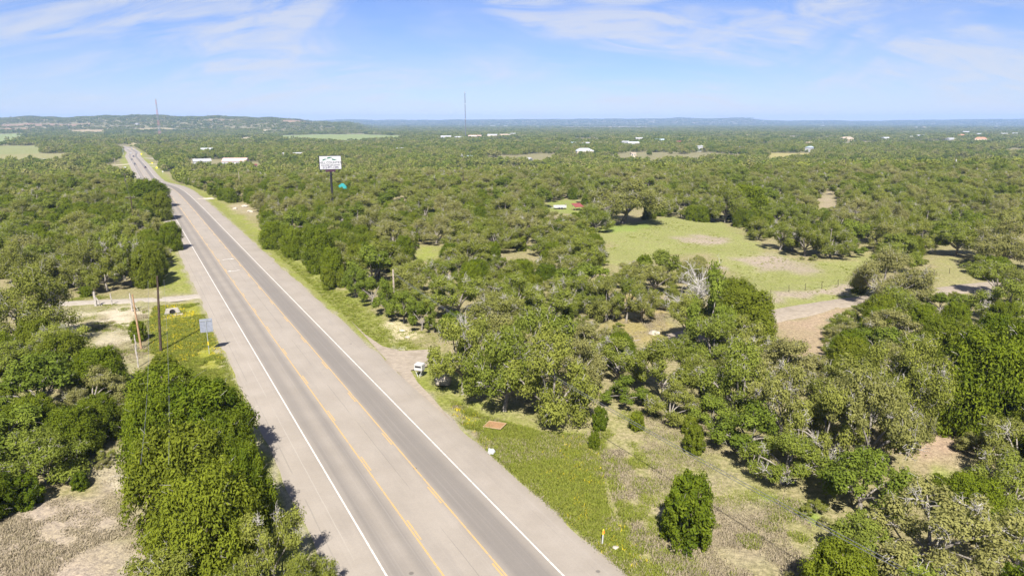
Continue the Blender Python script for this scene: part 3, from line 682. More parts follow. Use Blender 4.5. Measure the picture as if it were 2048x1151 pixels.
# every tree of the near woods that shows large: x, y, crown radius, height (decimetres), kind, label number
LABELS = [
    ('top juniper of the big clump left of the highway, nearest the poles', 'junipers of the near woods'),
    ('broad juniper at the heart of the clump left of the highway', 'junipers of the near woods'),
    ('leftmost of three: big juniper in the clump beside the left shoulder', 'big juniper in the clump beside the left shoulder'),
    ('juniper of the left clump that leans out closest to the highway', 'junipers of the near woods'),
    ('middle of three: big juniper in the clump beside the left shoulder', 'big juniper in the clump beside the left shoulder'),
    ('rightmost of three: big juniper in the clump beside the left shoulder', 'big juniper in the clump beside the left shoulder'),
    ('lowest big juniper of the clump left of the highway', 'junipers of the near woods'),
    ('light green oak bush at the bottom edge beside the left shoulder', 'live oaks of the near woods'),
    ('small oak bush hanging over the left shoulder at the bottom edge', 'live oaks of the near woods'),
    ('mid-size grey-green oak bottom left, beside the highway shoulder', 'mid-size grey-green oak bottom left, beside the highway shoulder'),
    ('small grey-green oak bottom left, beside the highway shoulder', 'small grey-green oak bottom left, beside the highway shoulder'),
    ('right of two: mid-size juniper in the clump beside the left shoulder', 'mid-size juniper in the clump beside the left shoulder'),
    ('far end juniper of the row along the right verge', 'junipers of the near woods'),
    ('second juniper from the far end of the right verge row', 'junipers of the near woods'),
    ('tallest dark juniper of the row along the right verge', 'junipers of the near woods'),
    ('big juniper in the wood below the pylon sign', 'big juniper in the wood below the pylon sign'),
    ('small pointed juniper near the end of the right verge row', 'junipers of the near woods'),
    ('smallest pointed juniper at the near end of the right verge row', 'junipers of the near woods'),
    ('left of two: small green tree in the wood above the driveway', 'small green tree in the wood above the driveway'),
    ('leftmost of three: mid-size green tree in the wood above the driveway', 'mid-size green tree in the wood above the driveway'),
    ('middle of three: mid-size green tree in the wood above the driveway', 'mid-size green tree in the wood above the driveway'),
    ('rightmost of three: mid-size green tree in the wood above the driveway', 'mid-size green tree in the wood above the driveway'),
    ('right of two: small green tree in the wood above the driveway', 'small green tree in the wood above the driveway'),
    ('low bright green shrubby tree at the right verge nearest the driveway', 'broadleaf trees of the near woods'),
    ('narrow little juniper farthest left in the lower right field', 'junipers of the near woods'),
    ('smallest juniper in the lower right field, below the narrow one', 'junipers of the near woods'),
    ('low round juniper in the field under the twin cable', 'junipers of the near woods'),
    ('upper of two stacked junipers at the right of the field', 'junipers of the near woods'),
    ('lower of two stacked junipers at the right of the field', 'junipers of the near woods'),
    ('big dense egg-shaped juniper standing alone in the lower right field', 'junipers of the near woods'),
    ('small juniper at the foot of the tan pole left of the highway', 'junipers of the near woods'),
    ('spreading live oak over the mailbox stand and driveway mouth', 'live oaks of the near woods'),
    ('largest live oak of the clump below the driveway', 'live oaks of the near woods'),
    ('live oak on the field side of the driveway oaks', 'live oaks of the near woods'),
    ('big grey-green oak in the clump right of the driveway', 'big grey-green oak in the clump right of the driveway'),
    ('second from left of six: big grey-green oak in the wood between driveway and meadow', 'big grey-green oak in the wood between driveway and meadow'),
    ('left of two: mid-size grey-green oak in the clump right of the driveway', 'mid-size grey-green oak in the clump right of the driveway'),
    ('leftmost bare-trunked oak of the row below the meadow', 'live oaks of the near woods'),
    ('second bare-trunked oak from the left in the row below the meadow', 'live oaks of the near woods'),
    ('third bare-trunked oak from the left in the row below the meadow', 'live oaks of the near woods'),
    ('fourth bare-trunked oak from the left in the row below the meadow', 'live oaks of the near woods'),
    ('rightmost bare-trunked oak of the row below the meadow', 'live oaks of the near woods'),
    ('big green tree in the wood between driveway and meadow', 'big green tree in the wood between driveway and meadow'),
    ('dark green tree at the near edge of the meadow', 'broadleaf trees of the near woods'),
    ('tallest dark green tree of the clump between lane and meadow', 'broadleaf trees of the near woods'),
    ('dark olive juniper right of the tallest tree beside the lane', 'junipers of the near woods'),
    ('second from left of five: mid-size grey-green oak in the thicket between field and lane', 'mid-size grey-green oak in the thicket between field and lane'),
    ('big juniper in the thicket between field and lane', 'big juniper in the thicket between field and lane'),
    ('bare pale grey dead tree against the tall dark green one', 'dead trees'),
    ('smaller bare grey dead tree left of the tall dark green tree', 'dead trees'),
    ('huge round live oak at the far left corner of the meadow', 'live oaks of the near woods'),
    ('live oak with a pale trunk at the far edge of the meadow', 'live oaks of the near woods'),
    ('dark juniper beside the pale-trunked oak at the far meadow edge', 'junipers of the near woods'),
    ('live oak with a bright trunk at the right side of the meadow', 'live oaks of the near woods'),
    ('big grey-green oak in the open wood right of meadow', 'big grey-green oak in the open wood right of meadow'),
    ('mid-size green tree in the open wood right of meadow', 'mid-size green tree in the open wood right of meadow'),
    ('leftmost of three: mid-size grey-green oak in the wood above the lane end', 'mid-size grey-green oak in the wood above the lane end'),
    ('big grey-green oak in the wood above the lane end', 'big grey-green oak in the wood above the lane end'),
    ('wide live oak with a leaning trunk at the far right of the meadow', 'live oaks of the near woods'),
    ('spreading live oak leaning over the lane at the meadow corner', 'live oaks of the near woods'),
    ('right of two: mid-size grey-green oak in the open wood right of meadow', 'mid-size grey-green oak in the open wood right of meadow'),
    ('largest live oak right of the field, over the shaded bare ground', 'live oaks of the near woods'),
    ('third from left of six: mid-size grey-green oak in the right wood above the bare patch', 'mid-size grey-green oak in the right wood above the bare patch'),
    ('second from left of four: big grey-green oak in the right wood above the bare patch', 'big grey-green oak in the right wood above the bare patch'),
    ('leftmost of six: mid-size grey-green oak in the right wood above the bare patch', 'mid-size grey-green oak in the right wood above the bare patch'),
    ('second from right of six: mid-size grey-green oak in the right wood above the bare patch', 'mid-size grey-green oak in the right wood above the bare patch'),
    ('second from right of four: big grey-green oak in the right wood above the bare patch', 'big grey-green oak in the right wood above the bare patch'),
    ('tall yellow-green juniper at the right edge of the frame, left of its twin', 'junipers of the near woods'),
    ('yellow-green juniper cut by the right edge of the frame', 'junipers of the near woods'),
    ('second from right of four: big juniper in the right wood above the bare patch', 'big juniper in the right wood above the bare patch'),
    ('rightmost of six: mid-size grey-green oak in the right wood above the bare patch', 'mid-size grey-green oak in the right wood above the bare patch'),
    ('big juniper in the wood above the lane end', 'big juniper in the wood above the lane end'),
    ('rightmost of three: big grey-green oak in the thicket between field and lane', 'big grey-green oak in the thicket between field and lane'),
    ('leftmost of three: big grey-green oak in the thicket between field and lane', 'big grey-green oak in the thicket between field and lane'),
    ('leftmost of four: big grey-green oak in the right wood above the bare patch', 'big grey-green oak in the right wood above the bare patch'),
    ('large juniper at the road edge of the left wood, above the dark pole', 'junipers of the near woods'),
    ('middle of three: mid-size grey-green oak in the left wood beside the highway', 'mid-size grey-green oak in the left wood beside the highway'),
    ('leftmost of three: mid-size grey-green oak in the left wood beside the highway', 'mid-size grey-green oak in the left wood beside the highway'),
    ('big juniper in the left wood beside the highway', 'big juniper in the left wood beside the highway'),
    ('big juniper at the far end of the left wood', 'big juniper at the far end of the left wood'),
    ('leftmost of four: big grey-green oak in the left wood beside the highway', 'big grey-green oak in the left wood beside the highway'),
    ('big grey-green oak in the middle of the left wood', 'big grey-green oak in the middle of the left wood'),
    ('rightmost of four: big grey-green oak in the left wood at the frame edge', 'big grey-green oak in the left wood at the frame edge'),
    ('tiny juniper beside the gravel drive under the left wood', 'junipers of the near woods'),
    ('grey-green live oak at the left edge by the gravel drive', 'live oaks of the near woods'),
    ('big juniper in the thicket above the dry clearing', 'big juniper in the thicket above the dry clearing'),
    ('right of two: big grey-green oak in the lower right corner thicket', 'big grey-green oak in the lower right corner thicket'),
    ('big grey-green oak in the wood below the pylon sign', 'big grey-green oak in the wood below the pylon sign'),
    ('big grey-green oak in the wood left of the meadow', 'big grey-green oak in the wood left of the meadow'),
    ('big green tree in the wood around the pylon sign', 'big green tree in the wood around the pylon sign'),
    ('big green tree at the far end of the left wood', 'big green tree at the far end of the left wood'),
    ('big grey-green oak in the wood behind the round oak', 'big grey-green oak in the wood behind the round oak'),
    ('middle of three: big juniper in the wood beyond the meadow', 'big juniper in the wood beyond the meadow'),
    ('big green tree at the wood edge near the right poles', 'big green tree at the wood edge near the right poles'),
    ('leftmost of five: big grey-green oak below the lane, right of brown clearing', 'big grey-green oak below the lane, right of brown clearing'),
    ('big grey-green oak at the far end of the left wood', 'big grey-green oak at the far end of the left wood'),
    ('big green tree at the wood edge above the meadow', 'big green tree at the wood edge above the meadow'),
    ('big grey-green oak below the right-hand poles', 'big grey-green oak below the right-hand poles'),
    ('leftmost of three: big green tree in the open wood right of meadow', 'big green tree in the open wood right of meadow'),
    ('big juniper below the right-hand poles', 'big juniper below the right-hand poles'),
    ('big juniper in the wood around the pylon sign', 'big juniper in the wood around the pylon sign'),
    ('big green tree in the wood above the lane end', 'big green tree in the wood above the lane end'),
    ('big grey-green oak in the wood right of the pylon', 'big grey-green oak in the wood right of the pylon'),
    ('big juniper in the wood behind the round oak', 'big juniper in the wood behind the round oak'),
    ('big juniper on the bank beyond the verge junipers', 'big juniper on the bank beyond the verge junipers'),
    ('big grey-green oak in the wood around the pylon sign', 'big grey-green oak in the wood around the pylon sign'),
    ('second from left of five: big grey-green oak below the lane, right of brown clearing', 'big grey-green oak below the lane, right of brown clearing'),
    ('big juniper in the wood between driveway and meadow', 'big juniper in the wood between driveway and meadow'),
    ('leftmost of five: big green tree at the wood edge above the round oak', 'big green tree at the wood edge above the round oak'),
    ('big grey-green oak on the bank beyond the verge junipers', 'big grey-green oak on the bank beyond the verge junipers'),
    ('big green tree in the wood behind the round oak', 'big green tree in the wood behind the round oak'),
    ('leftmost of four: big grey-green oak in the left wood at the frame edge', 'big grey-green oak in the left wood at the frame edge'),
    ('second from left of four: big juniper in the wood left of the meadow', 'big juniper in the wood left of the meadow'),
    ('big juniper in the middle of the left wood', 'big juniper in the middle of the left wood'),
    ('big grey-green oak in the wood beyond the meadow', 'big grey-green oak in the wood beyond the meadow'),
    ('third from right of six: big green tree in the wood beyond the meadow', 'big green tree in the wood beyond the meadow'),
    ('middle of three: mid-size grey-green oak in the left wood at the frame edge', 'mid-size grey-green oak in the left wood at the frame edge'),
    ('middle of three: mid-size grey-green oak in the wood above the lane end', 'mid-size grey-green oak in the wood above the lane end'),
    ('third from left of six: big juniper in the open wood right of meadow', 'big juniper in the open wood right of meadow'),
    ('big grey-green oak at the wood edge near the right poles', 'big grey-green oak at the wood edge near the right poles'),
    ('big green tree on the bank beyond the verge junipers', 'big green tree on the bank beyond the verge junipers'),
    ('leftmost of six: big juniper in the open wood right of meadow', 'big juniper in the open wood right of meadow'),
    ('big green tree below the right-hand poles', 'big green tree below the right-hand poles'),
    ('rightmost of six: big green tree in the wood beyond the meadow', 'big green tree in the wood beyond the meadow'),
    ('leftmost of three: mid-size green tree in the wood behind the round oak', 'mid-size green tree in the wood behind the round oak'),
    ('rightmost of three: big green tree in the wood below the pylon sign', 'big green tree in the wood below the pylon sign'),
    ('rightmost of three: big green tree in the open wood right of meadow', 'big green tree in the open wood right of meadow'),
    ('second from right of five: big green tree at the wood edge above the round oak', 'big green tree at the wood edge above the round oak'),
    ('third from right of six: big juniper in the open wood right of meadow', 'big juniper in the open wood right of meadow'),
    ('rightmost of six: big grey-green oak in the wood between driveway and meadow', 'big grey-green oak in the wood between driveway and meadow'),
    ('left of two: big green tree in the wood right of the pylon', 'big green tree in the wood right of the pylon'),
    ('rightmost of four: big grey-green oak in the left wood beside the highway', 'big grey-green oak in the left wood beside the highway'),
    ('right of two: mid-size green tree in the wood above the lane end', 'mid-size green tree in the wood above the lane end'),
    ('second from right of four: big grey-green oak in the left wood at the frame edge', 'big grey-green oak in the left wood at the frame edge'),
    ('middle of three: big green tree in the wood below the pylon sign', 'big green tree in the wood below the pylon sign'),
    ('big juniper in the left wood at the frame edge', 'big juniper in the left wood at the frame edge'),
    ('big juniper below the lane, right of brown clearing', 'big juniper below the lane, right of brown clearing'),
    ('middle of three: big green tree in the open wood right of meadow', 'big green tree in the open wood right of meadow'),
    ('second from right of six: big green tree in the wood beyond the meadow', 'big green tree in the wood beyond the meadow'),
    ('big juniper in the wood right of the pylon', 'big juniper in the wood right of the pylon'),
    ('rightmost of five: big green tree at the wood edge above the round oak', 'big green tree at the wood edge above the round oak'),
    ('right of two: big green tree in the wood right of the pylon', 'big green tree in the wood right of the pylon'),
    ('left of two: big juniper at the wood edge near the right poles', 'big juniper at the wood edge near the right poles'),
    ('rightmost of three: big green tree in the left wood at the frame edge', 'big green tree in the left wood at the frame edge'),
    ('third from left of six: big grey-green oak in the wood between driveway and meadow', 'big grey-green oak in the wood between driveway and meadow'),
    ('middle of three: big grey-green oak in the thicket between field and lane', 'big grey-green oak in the thicket between field and lane'),
    ('third from right of six: big grey-green oak in the wood between driveway and meadow', 'big grey-green oak in the wood between driveway and meadow'),
    ('big grey-green oak at the wood edge above the meadow', 'big grey-green oak at the wood edge above the meadow'),
    ('leftmost of three: big grey-green oak along the meadow edge', 'big grey-green oak along the meadow edge'),
    ('left of two: big green tree in the thicket above the dry clearing', 'big green tree in the thicket above the dry clearing'),
    ('mid-size green tree in the wood around the pylon sign', 'mid-size green tree in the wood around the pylon sign'),
    ('second from right of five: big grey-green oak below the lane, right of brown clearing', 'big grey-green oak below the lane, right of brown clearing'),
    ('middle of five: big green tree at the wood edge above the round oak', 'big green tree at the wood edge above the round oak'),
    ('second from left of six: big green tree in the wood beyond the meadow', 'big green tree in the wood beyond the meadow'),
    ('rightmost of three: big grey-green oak along the meadow edge', 'big grey-green oak along the meadow edge'),
    ('right of two: big green tree in the thicket above the dry clearing', 'big green tree in the thicket above the dry clearing'),
    ('second from left of six: big juniper along the meadow edge', 'big juniper along the meadow edge'),
    ('rightmost of four: big grey-green oak in the right wood above the bare patch', 'big grey-green oak in the right wood above the bare patch'),
    ('leftmost of four: big juniper in the right wood above the bare patch', 'big juniper in the right wood above the bare patch'),
    ('big green tree in the middle of the left wood', 'big green tree in the middle of the left wood'),
    ('middle of five: big grey-green oak below the lane, right of brown clearing', 'big grey-green oak below the lane, right of brown clearing'),
    ('middle of three: big green tree in the left wood at the frame edge', 'big green tree in the left wood at the frame edge'),
    ('right of two: big grey-green oak in the wood above the driveway', 'big grey-green oak in the wood above the driveway'),
    ('right of two: big juniper at the wood edge near the right poles', 'big juniper at the wood edge near the right poles'),
    ('mid-size green tree at the far end of the left wood', 'mid-size green tree at the far end of the left wood'),
    ('second from left of four: big grey-green oak in the left wood at the frame edge', 'big grey-green oak in the left wood at the frame edge'),
    ('mid-size grey-green oak at the far end of the left wood', 'mid-size grey-green oak at the far end of the left wood'),
    ('rightmost of three: big juniper at the wood edge above the meadow', 'big juniper at the wood edge above the meadow'),
    ('leftmost of three: big green tree in the wood below the pylon sign', 'big green tree in the wood below the pylon sign'),
    ('third from left of six: big juniper along the meadow edge', 'big juniper along the meadow edge'),
    ('leftmost of three: big juniper at the wood edge above the meadow', 'big juniper at the wood edge above the meadow'),
    ('second from left of four: big grey-green oak in the left wood beside the highway', 'big grey-green oak in the left wood beside the highway'),
    ('middle of three: big grey-green oak along the meadow edge', 'big grey-green oak along the meadow edge'),
    ('leftmost of six: big grey-green oak in the wood between driveway and meadow', 'big grey-green oak in the wood between driveway and meadow'),
    ('left of two: big grey-green oak in the wood above the driveway', 'big grey-green oak in the wood above the driveway'),
    ('second from right of six: big juniper in the open wood right of meadow', 'big juniper in the open wood right of meadow'),
    ('left of two: big grey-green oak in the lower right corner thicket', 'big grey-green oak in the lower right corner thicket'),
    ('second from right of six: big grey-green oak in the wood between driveway and meadow', 'big grey-green oak in the wood between driveway and meadow'),
    ('leftmost of three: big green tree in the left wood at the frame edge', 'big green tree in the left wood at the frame edge'),
    ('big green tree in the wood left of the meadow', 'big green tree in the wood left of the meadow'),
    ('big grey-green oak in the thicket above the dry clearing', 'big grey-green oak in the thicket above the dry clearing'),
    ('rightmost of six: big juniper in the open wood right of meadow', 'big juniper in the open wood right of meadow'),
    ('rightmost of five: big grey-green oak below the lane, right of brown clearing', 'big grey-green oak below the lane, right of brown clearing'),
    ('rightmost of four: big juniper in the wood left of the meadow', 'big juniper in the wood left of the meadow'),
    ('second from left of six: big juniper in the open wood right of meadow', 'big juniper in the open wood right of meadow'),
    ('leftmost of three: mid-size grey-green oak in the wood between driveway and meadow', 'mid-size grey-green oak in the wood between driveway and meadow'),
    ('second from right of four: big grey-green oak in the left wood beside the highway', 'big grey-green oak in the left wood beside the highway'),
    ('second from left of five: big green tree at the wood edge above the round oak', 'big green tree at the wood edge above the round oak'),
    ('leftmost of six: big green tree in the wood beyond the meadow', 'big green tree in the wood beyond the meadow'),
    ('middle of three: big juniper in the lower right corner thicket', 'big juniper in the lower right corner thicket'),
    ('third from left of six: big green tree in the wood beyond the meadow', 'big green tree in the wood beyond the meadow'),
    ('middle of three: mid-size grey-green oak in the thicket above the dry clearing', 'mid-size grey-green oak in the thicket above the dry clearing'),
    ('mid-size grey-green oak along the meadow edge', 'mid-size grey-green oak along the meadow edge'),
    ('left of two: mid-size grey-green oak in the open wood right of meadow', 'mid-size grey-green oak in the open wood right of meadow'),
    ('middle of three: mid-size grey-green oak in the wood below the pylon sign', 'mid-size grey-green oak in the wood below the pylon sign'),
    ('third from right of six: mid-size grey-green oak in the right wood above the bare patch', 'mid-size grey-green oak in the right wood above the bare patch'),
    ('second from right of five: mid-size grey-green oak in the thicket between field and lane', 'mid-size grey-green oak in the thicket between field and lane'),
    ('leftmost of three: mid-size grey-green oak in the left wood at the frame edge', 'mid-size grey-green oak in the left wood at the frame edge'),
    ('right of two: mid-size green tree in the wood right of the pylon', 'mid-size green tree in the wood right of the pylon'),
    ('mid-size grey-green oak below the lane, right of brown clearing', 'mid-size grey-green oak below the lane, right of brown clearing'),
    ('left of two: mid-size grey-green oak in the lower right corner thicket', 'mid-size grey-green oak in the lower right corner thicket'),
    ('rightmost of three: mid-size grey-green oak in the left wood beside the highway', 'mid-size grey-green oak in the left wood beside the highway'),
    ('right of two: mid-size grey-green oak in the clump right of the driveway', 'mid-size grey-green oak in the clump right of the driveway'),
    ('leftmost of three: big juniper in the lower right corner thicket', 'big juniper in the lower right corner thicket'),
    ('rightmost of three: mid-size grey-green oak in the wood below the pylon sign', 'mid-size grey-green oak in the wood below the pylon sign'),
    ('leftmost of four: big juniper in the wood left of the meadow', 'big juniper in the wood left of the meadow'),
    ('mid-size green tree in the wood beyond the meadow', 'mid-size green tree in the wood beyond the meadow'),
    ('rightmost of three: big juniper in the wood beyond the meadow', 'big juniper in the wood beyond the meadow'),
    ('second from left of six: mid-size grey-green oak in the right wood above the bare patch', 'mid-size grey-green oak in the right wood above the bare patch'),
    ('middle of three: mid-size grey-green oak in the wood between driveway and meadow', 'mid-size grey-green oak in the wood between driveway and meadow'),
    ('rightmost of five: mid-size grey-green oak in the thicket between field and lane', 'mid-size grey-green oak in the thicket between field and lane'),
    ('right of two: mid-size grey-green oak in the wood above the driveway', 'mid-size grey-green oak in the wood above the driveway'),
    ('right of two: mid-size green tree in the lower right corner thicket', 'mid-size green tree in the lower right corner thicket'),
    ('left of two: mid-size green tree in the wood above the lane end', 'mid-size green tree in the wood above the lane end'),
    ('mid-size green tree in the right wood above the bare patch', 'mid-size green tree in the right wood above the bare patch'),
    ('rightmost of three: mid-size grey-green oak in the wood between driveway and meadow', 'mid-size grey-green oak in the wood between driveway and meadow'),
    ('mid-size grey-green oak in the wood around the pylon sign', 'mid-size grey-green oak in the wood around the pylon sign'),
    ('leftmost of three: mid-size grey-green oak in the wood below the pylon sign', 'mid-size grey-green oak in the wood below the pylon sign'),
    ('leftmost of three: mid-size grey-green oak in the thicket above the dry clearing', 'mid-size grey-green oak in the thicket above the dry clearing'),
    ('rightmost of three: mid-size grey-green oak in the wood left of the meadow', 'mid-size grey-green oak in the wood left of the meadow'),
    ('second from right of six: big juniper along the meadow edge', 'big juniper along the meadow edge'),
    ('leftmost of five: mid-size grey-green oak in the thicket between field and lane', 'mid-size grey-green oak in the thicket between field and lane'),
    ('middle of three: mid-size green tree in the wood behind the round oak', 'mid-size green tree in the wood behind the round oak'),
    ('middle of three: mid-size grey-green oak in the wood left of the meadow', 'mid-size grey-green oak in the wood left of the meadow'),
    ('rightmost of three: mid-size grey-green oak in the thicket above the dry clearing', 'mid-size grey-green oak in the thicket above the dry clearing'),
    ('middle of five: mid-size grey-green oak in the thicket between field and lane', 'mid-size grey-green oak in the thicket between field and lane'),
    ('third from right of six: big juniper along the meadow edge', 'big juniper along the meadow edge'),
    ('leftmost of six: big juniper along the meadow edge', 'big juniper along the meadow edge'),
    ('mid-size green tree below the lane, right of brown clearing', 'mid-size green tree below the lane, right of brown clearing'),
    ('leftmost of three: mid-size grey-green oak in the wood left of the meadow', 'mid-size grey-green oak in the wood left of the meadow'),
    ('mid-size grey-green oak in the wood right of the pylon', 'mid-size grey-green oak in the wood right of the pylon'),
    ('left of two: mid-size green tree in the wood right of the pylon', 'mid-size green tree in the wood right of the pylon'),
    ('rightmost of three: mid-size grey-green oak in the left wood at the frame edge', 'mid-size grey-green oak in the left wood at the frame edge'),
    ('rightmost of three: mid-size green tree in the wood behind the round oak', 'mid-size green tree in the wood behind the round oak'),
    ('middle of three: big juniper at the wood edge above the meadow', 'big juniper at the wood edge above the meadow'),
    ('right of two: mid-size green tree in the wood left of the meadow', 'mid-size green tree in the wood left of the meadow'),
    ('rightmost of six: big juniper along the meadow edge', 'big juniper along the meadow edge'),
    ('rightmost of four: big juniper in the right wood above the bare patch', 'big juniper in the right wood above the bare patch'),
    ('mid-size green tree in the wood below the pylon sign', 'mid-size green tree in the wood below the pylon sign'),
    ('rightmost of three: big juniper in the lower right corner thicket', 'big juniper in the lower right corner thicket'),
    ('mid-size green tree in the thicket between field and lane', 'mid-size green tree in the thicket between field and lane'),
    ('second from left of five: small grey-green oak below the lane, right of brown clearing', 'small grey-green oak below the lane, right of brown clearing'),
    ('middle of three: mid-size juniper at the far end of the left wood', 'mid-size juniper at the far end of the left wood'),
    ('mid-size green tree in the middle of the left wood', 'mid-size green tree in the middle of the left wood'),
    ('second from right of five: small grey-green oak below the lane, right of brown clearing', 'small grey-green oak below the lane, right of brown clearing'),
    ('second from right of four: big juniper in the wood left of the meadow', 'big juniper in the wood left of the meadow'),
    ('left of two: mid-size green tree in the wood left of the meadow', 'mid-size green tree in the wood left of the meadow'),
    ('right of two: small grey-green oak in the right wood above the bare patch', 'small grey-green oak in the right wood above the bare patch'),
    ('rightmost of three: mid-size grey-green oak in the wood above the lane end', 'mid-size grey-green oak in the wood above the lane end'),
    ('middle of three: mid-size juniper in the wood right of the pylon', 'mid-size juniper in the wood right of the pylon'),
    ('left of two: mid-size grey-green oak in the wood above the driveway', 'mid-size grey-green oak in the wood above the driveway'),
    ('middle of five: small grey-green oak below the lane, right of brown clearing', 'small grey-green oak below the lane, right of brown clearing'),
    ('small green tree below the lane, right of brown clearing', 'small green tree below the lane, right of brown clearing'),
    ('left of two: mid-size juniper in the clump beside the left shoulder', 'mid-size juniper in the clump beside the left shoulder'),
    ('middle of three: mid-size juniper in the wood below the pylon sign', 'mid-size juniper in the wood below the pylon sign'),
    ('left of two: mid-size juniper in the wood between driveway and meadow', 'mid-size juniper in the wood between driveway and meadow'),
    ('second from left of four: big juniper in the right wood above the bare patch', 'big juniper in the right wood above the bare patch'),
    ('leftmost of three: mid-size juniper at the far end of the left wood', 'mid-size juniper at the far end of the left wood'),
    ('leftmost of five: small grey-green oak below the lane, right of brown clearing', 'small grey-green oak below the lane, right of brown clearing'),
    ('left of two: small green tree in the open wood right of meadow', 'small green tree in the open wood right of meadow'),
    ('mid-size juniper below the lane, right of brown clearing', 'mid-size juniper below the lane, right of brown clearing'),
    ('right of two: mid-size juniper in the thicket above the dry clearing', 'mid-size juniper in the thicket above the dry clearing'),
    ('rightmost of three: mid-size juniper at the far end of the left wood', 'mid-size juniper at the far end of the left wood'),
    ('right of two: mid-size juniper in the wood between driveway and meadow', 'mid-size juniper in the wood between driveway and meadow'),
    ('leftmost of three: mid-size juniper in the wood right of the pylon', 'mid-size juniper in the wood right of the pylon'),
    ('leftmost of three: small grey-green oak in the thicket above the dry clearing', 'small grey-green oak in the thicket above the dry clearing'),
    ('left of two: mid-size juniper in the open wood right of meadow', 'mid-size juniper in the open wood right of meadow'),
    ('mid-size green tree in the clump right of the driveway', 'mid-size green tree in the clump right of the driveway'),
    ('right of two: small green tree in the thicket between field and lane', 'small green tree in the thicket between field and lane'),
    ('leftmost of three: mid-size juniper in the wood below the pylon sign', 'mid-size juniper in the wood below the pylon sign'),
    ('left of two: small green tree along the meadow edge', 'small green tree along the meadow edge'),
    ('leftmost of three: big juniper in the wood beyond the meadow', 'big juniper in the wood beyond the meadow'),
    ('small grey-green oak in the wood right of the pylon', 'small grey-green oak in the wood right of the pylon'),
    ('rightmost of three: mid-size juniper in the wood below the pylon sign', 'mid-size juniper in the wood below the pylon sign'),
    ('left of two: mid-size green tree in the lower right corner thicket', 'mid-size green tree in the lower right corner thicket'),
    ('small green tree in the wood right of the pylon', 'small green tree in the wood right of the pylon'),
    ('right of two: mid-size grey-green oak in the lower right corner thicket', 'mid-size grey-green oak in the lower right corner thicket'),
    ('right of two: small green tree in the wood below the pylon sign', 'small green tree in the wood below the pylon sign'),
    ('left of two: small juniper in the thicket above the dry clearing', 'small juniper in the thicket above the dry clearing'),
    ('left of two: small green tree in the thicket between field and lane', 'small green tree in the thicket between field and lane'),
    ('small juniper in the wood left of the meadow', 'small juniper in the wood left of the meadow'),
    ('left of two: mid-size juniper in the thicket above the dry clearing', 'mid-size juniper in the thicket above the dry clearing'),
    ('small grey-green oak in the wood between driveway and meadow', 'small grey-green oak in the wood between driveway and meadow'),
    ('middle of three: small juniper in the wood between driveway and meadow', 'small juniper in the wood between driveway and meadow'),
    ('small juniper in the right wood above the bare patch', 'small juniper in the right wood above the bare patch'),
    ('rightmost of five: small grey-green oak below the lane, right of brown clearing', 'small grey-green oak below the lane, right of brown clearing'),
    ('small green tree in the wood around the pylon sign', 'small green tree in the wood around the pylon sign'),
    ('left of two: small grey-green oak in the right wood above the bare patch', 'small grey-green oak in the right wood above the bare patch'),
    ('small green tree in the lower right corner thicket', 'small green tree in the lower right corner thicket'),
    ('mid-size juniper on the bank beyond the verge junipers', 'mid-size juniper on the bank beyond the verge junipers'),
    ('rightmost of three: small juniper in the lower right corner thicket', 'small juniper in the lower right corner thicket'),
    ('small green tree below the right-hand poles', 'small green tree below the right-hand poles'),
    ('left of two: small green tree in the wood below the pylon sign', 'small green tree in the wood below the pylon sign'),
    ('small green tree on the bank beyond the verge junipers', 'small green tree on the bank beyond the verge junipers'),
    ('rightmost of three: mid-size juniper in the wood right of the pylon', 'mid-size juniper in the wood right of the pylon'),
    ('leftmost of three: small juniper in the wood between driveway and meadow', 'small juniper in the wood between driveway and meadow'),
    ('right of two: mid-size juniper in the open wood right of meadow', 'mid-size juniper in the open wood right of meadow'),
    ('small juniper in the clump right of the driveway', 'small juniper in the clump right of the driveway'),
    ('right of two: small green tree in the open wood right of meadow', 'small green tree in the open wood right of meadow'),
    ('right of two: small juniper in the wood around the pylon sign', 'small juniper in the wood around the pylon sign'),
    ('rightmost of three: small grey-green oak in the thicket above the dry clearing', 'small grey-green oak in the thicket above the dry clearing'),
    ('rightmost of four: small grey-green oak in the lower right corner thicket', 'small grey-green oak in the lower right corner thicket'),
    ('leftmost of four: small grey-green oak in the lower right corner thicket', 'small grey-green oak in the lower right corner thicket'),
    ('middle of three: small juniper in the lower right corner thicket', 'small juniper in the lower right corner thicket'),
    ('right of two: small green tree along the meadow edge', 'small green tree along the meadow edge'),
    ('small green tree in the wood left of the meadow', 'small green tree in the wood left of the meadow'),
    ('rightmost of three: small juniper in the wood between driveway and meadow', 'small juniper in the wood between driveway and meadow'),
    ('leftmost of three: small juniper in the lower right corner thicket', 'small juniper in the lower right corner thicket'),
    ('second from left of four: small grey-green oak in the lower right corner thicket', 'small grey-green oak in the lower right corner thicket'),
    ('left of two: small juniper in the wood around the pylon sign', 'small juniper in the wood around the pylon sign'),
    ('right of two: small juniper in the thicket above the dry clearing', 'small juniper in the thicket above the dry clearing'),
    ('second from right of four: small grey-green oak in the lower right corner thicket', 'small grey-green oak in the lower right corner thicket'),
    ('small grey-green oak in the clump right of the driveway', 'small grey-green oak in the clump right of the driveway'),
    ('small green tree in the wood behind the round oak', 'small green tree in the wood behind the round oak'),
    ('middle of three: small grey-green oak in the thicket above the dry clearing', 'small grey-green oak in the thicket above the dry clearing'),
    ('small juniper along the meadow edge', 'small juniper along the meadow edge')]
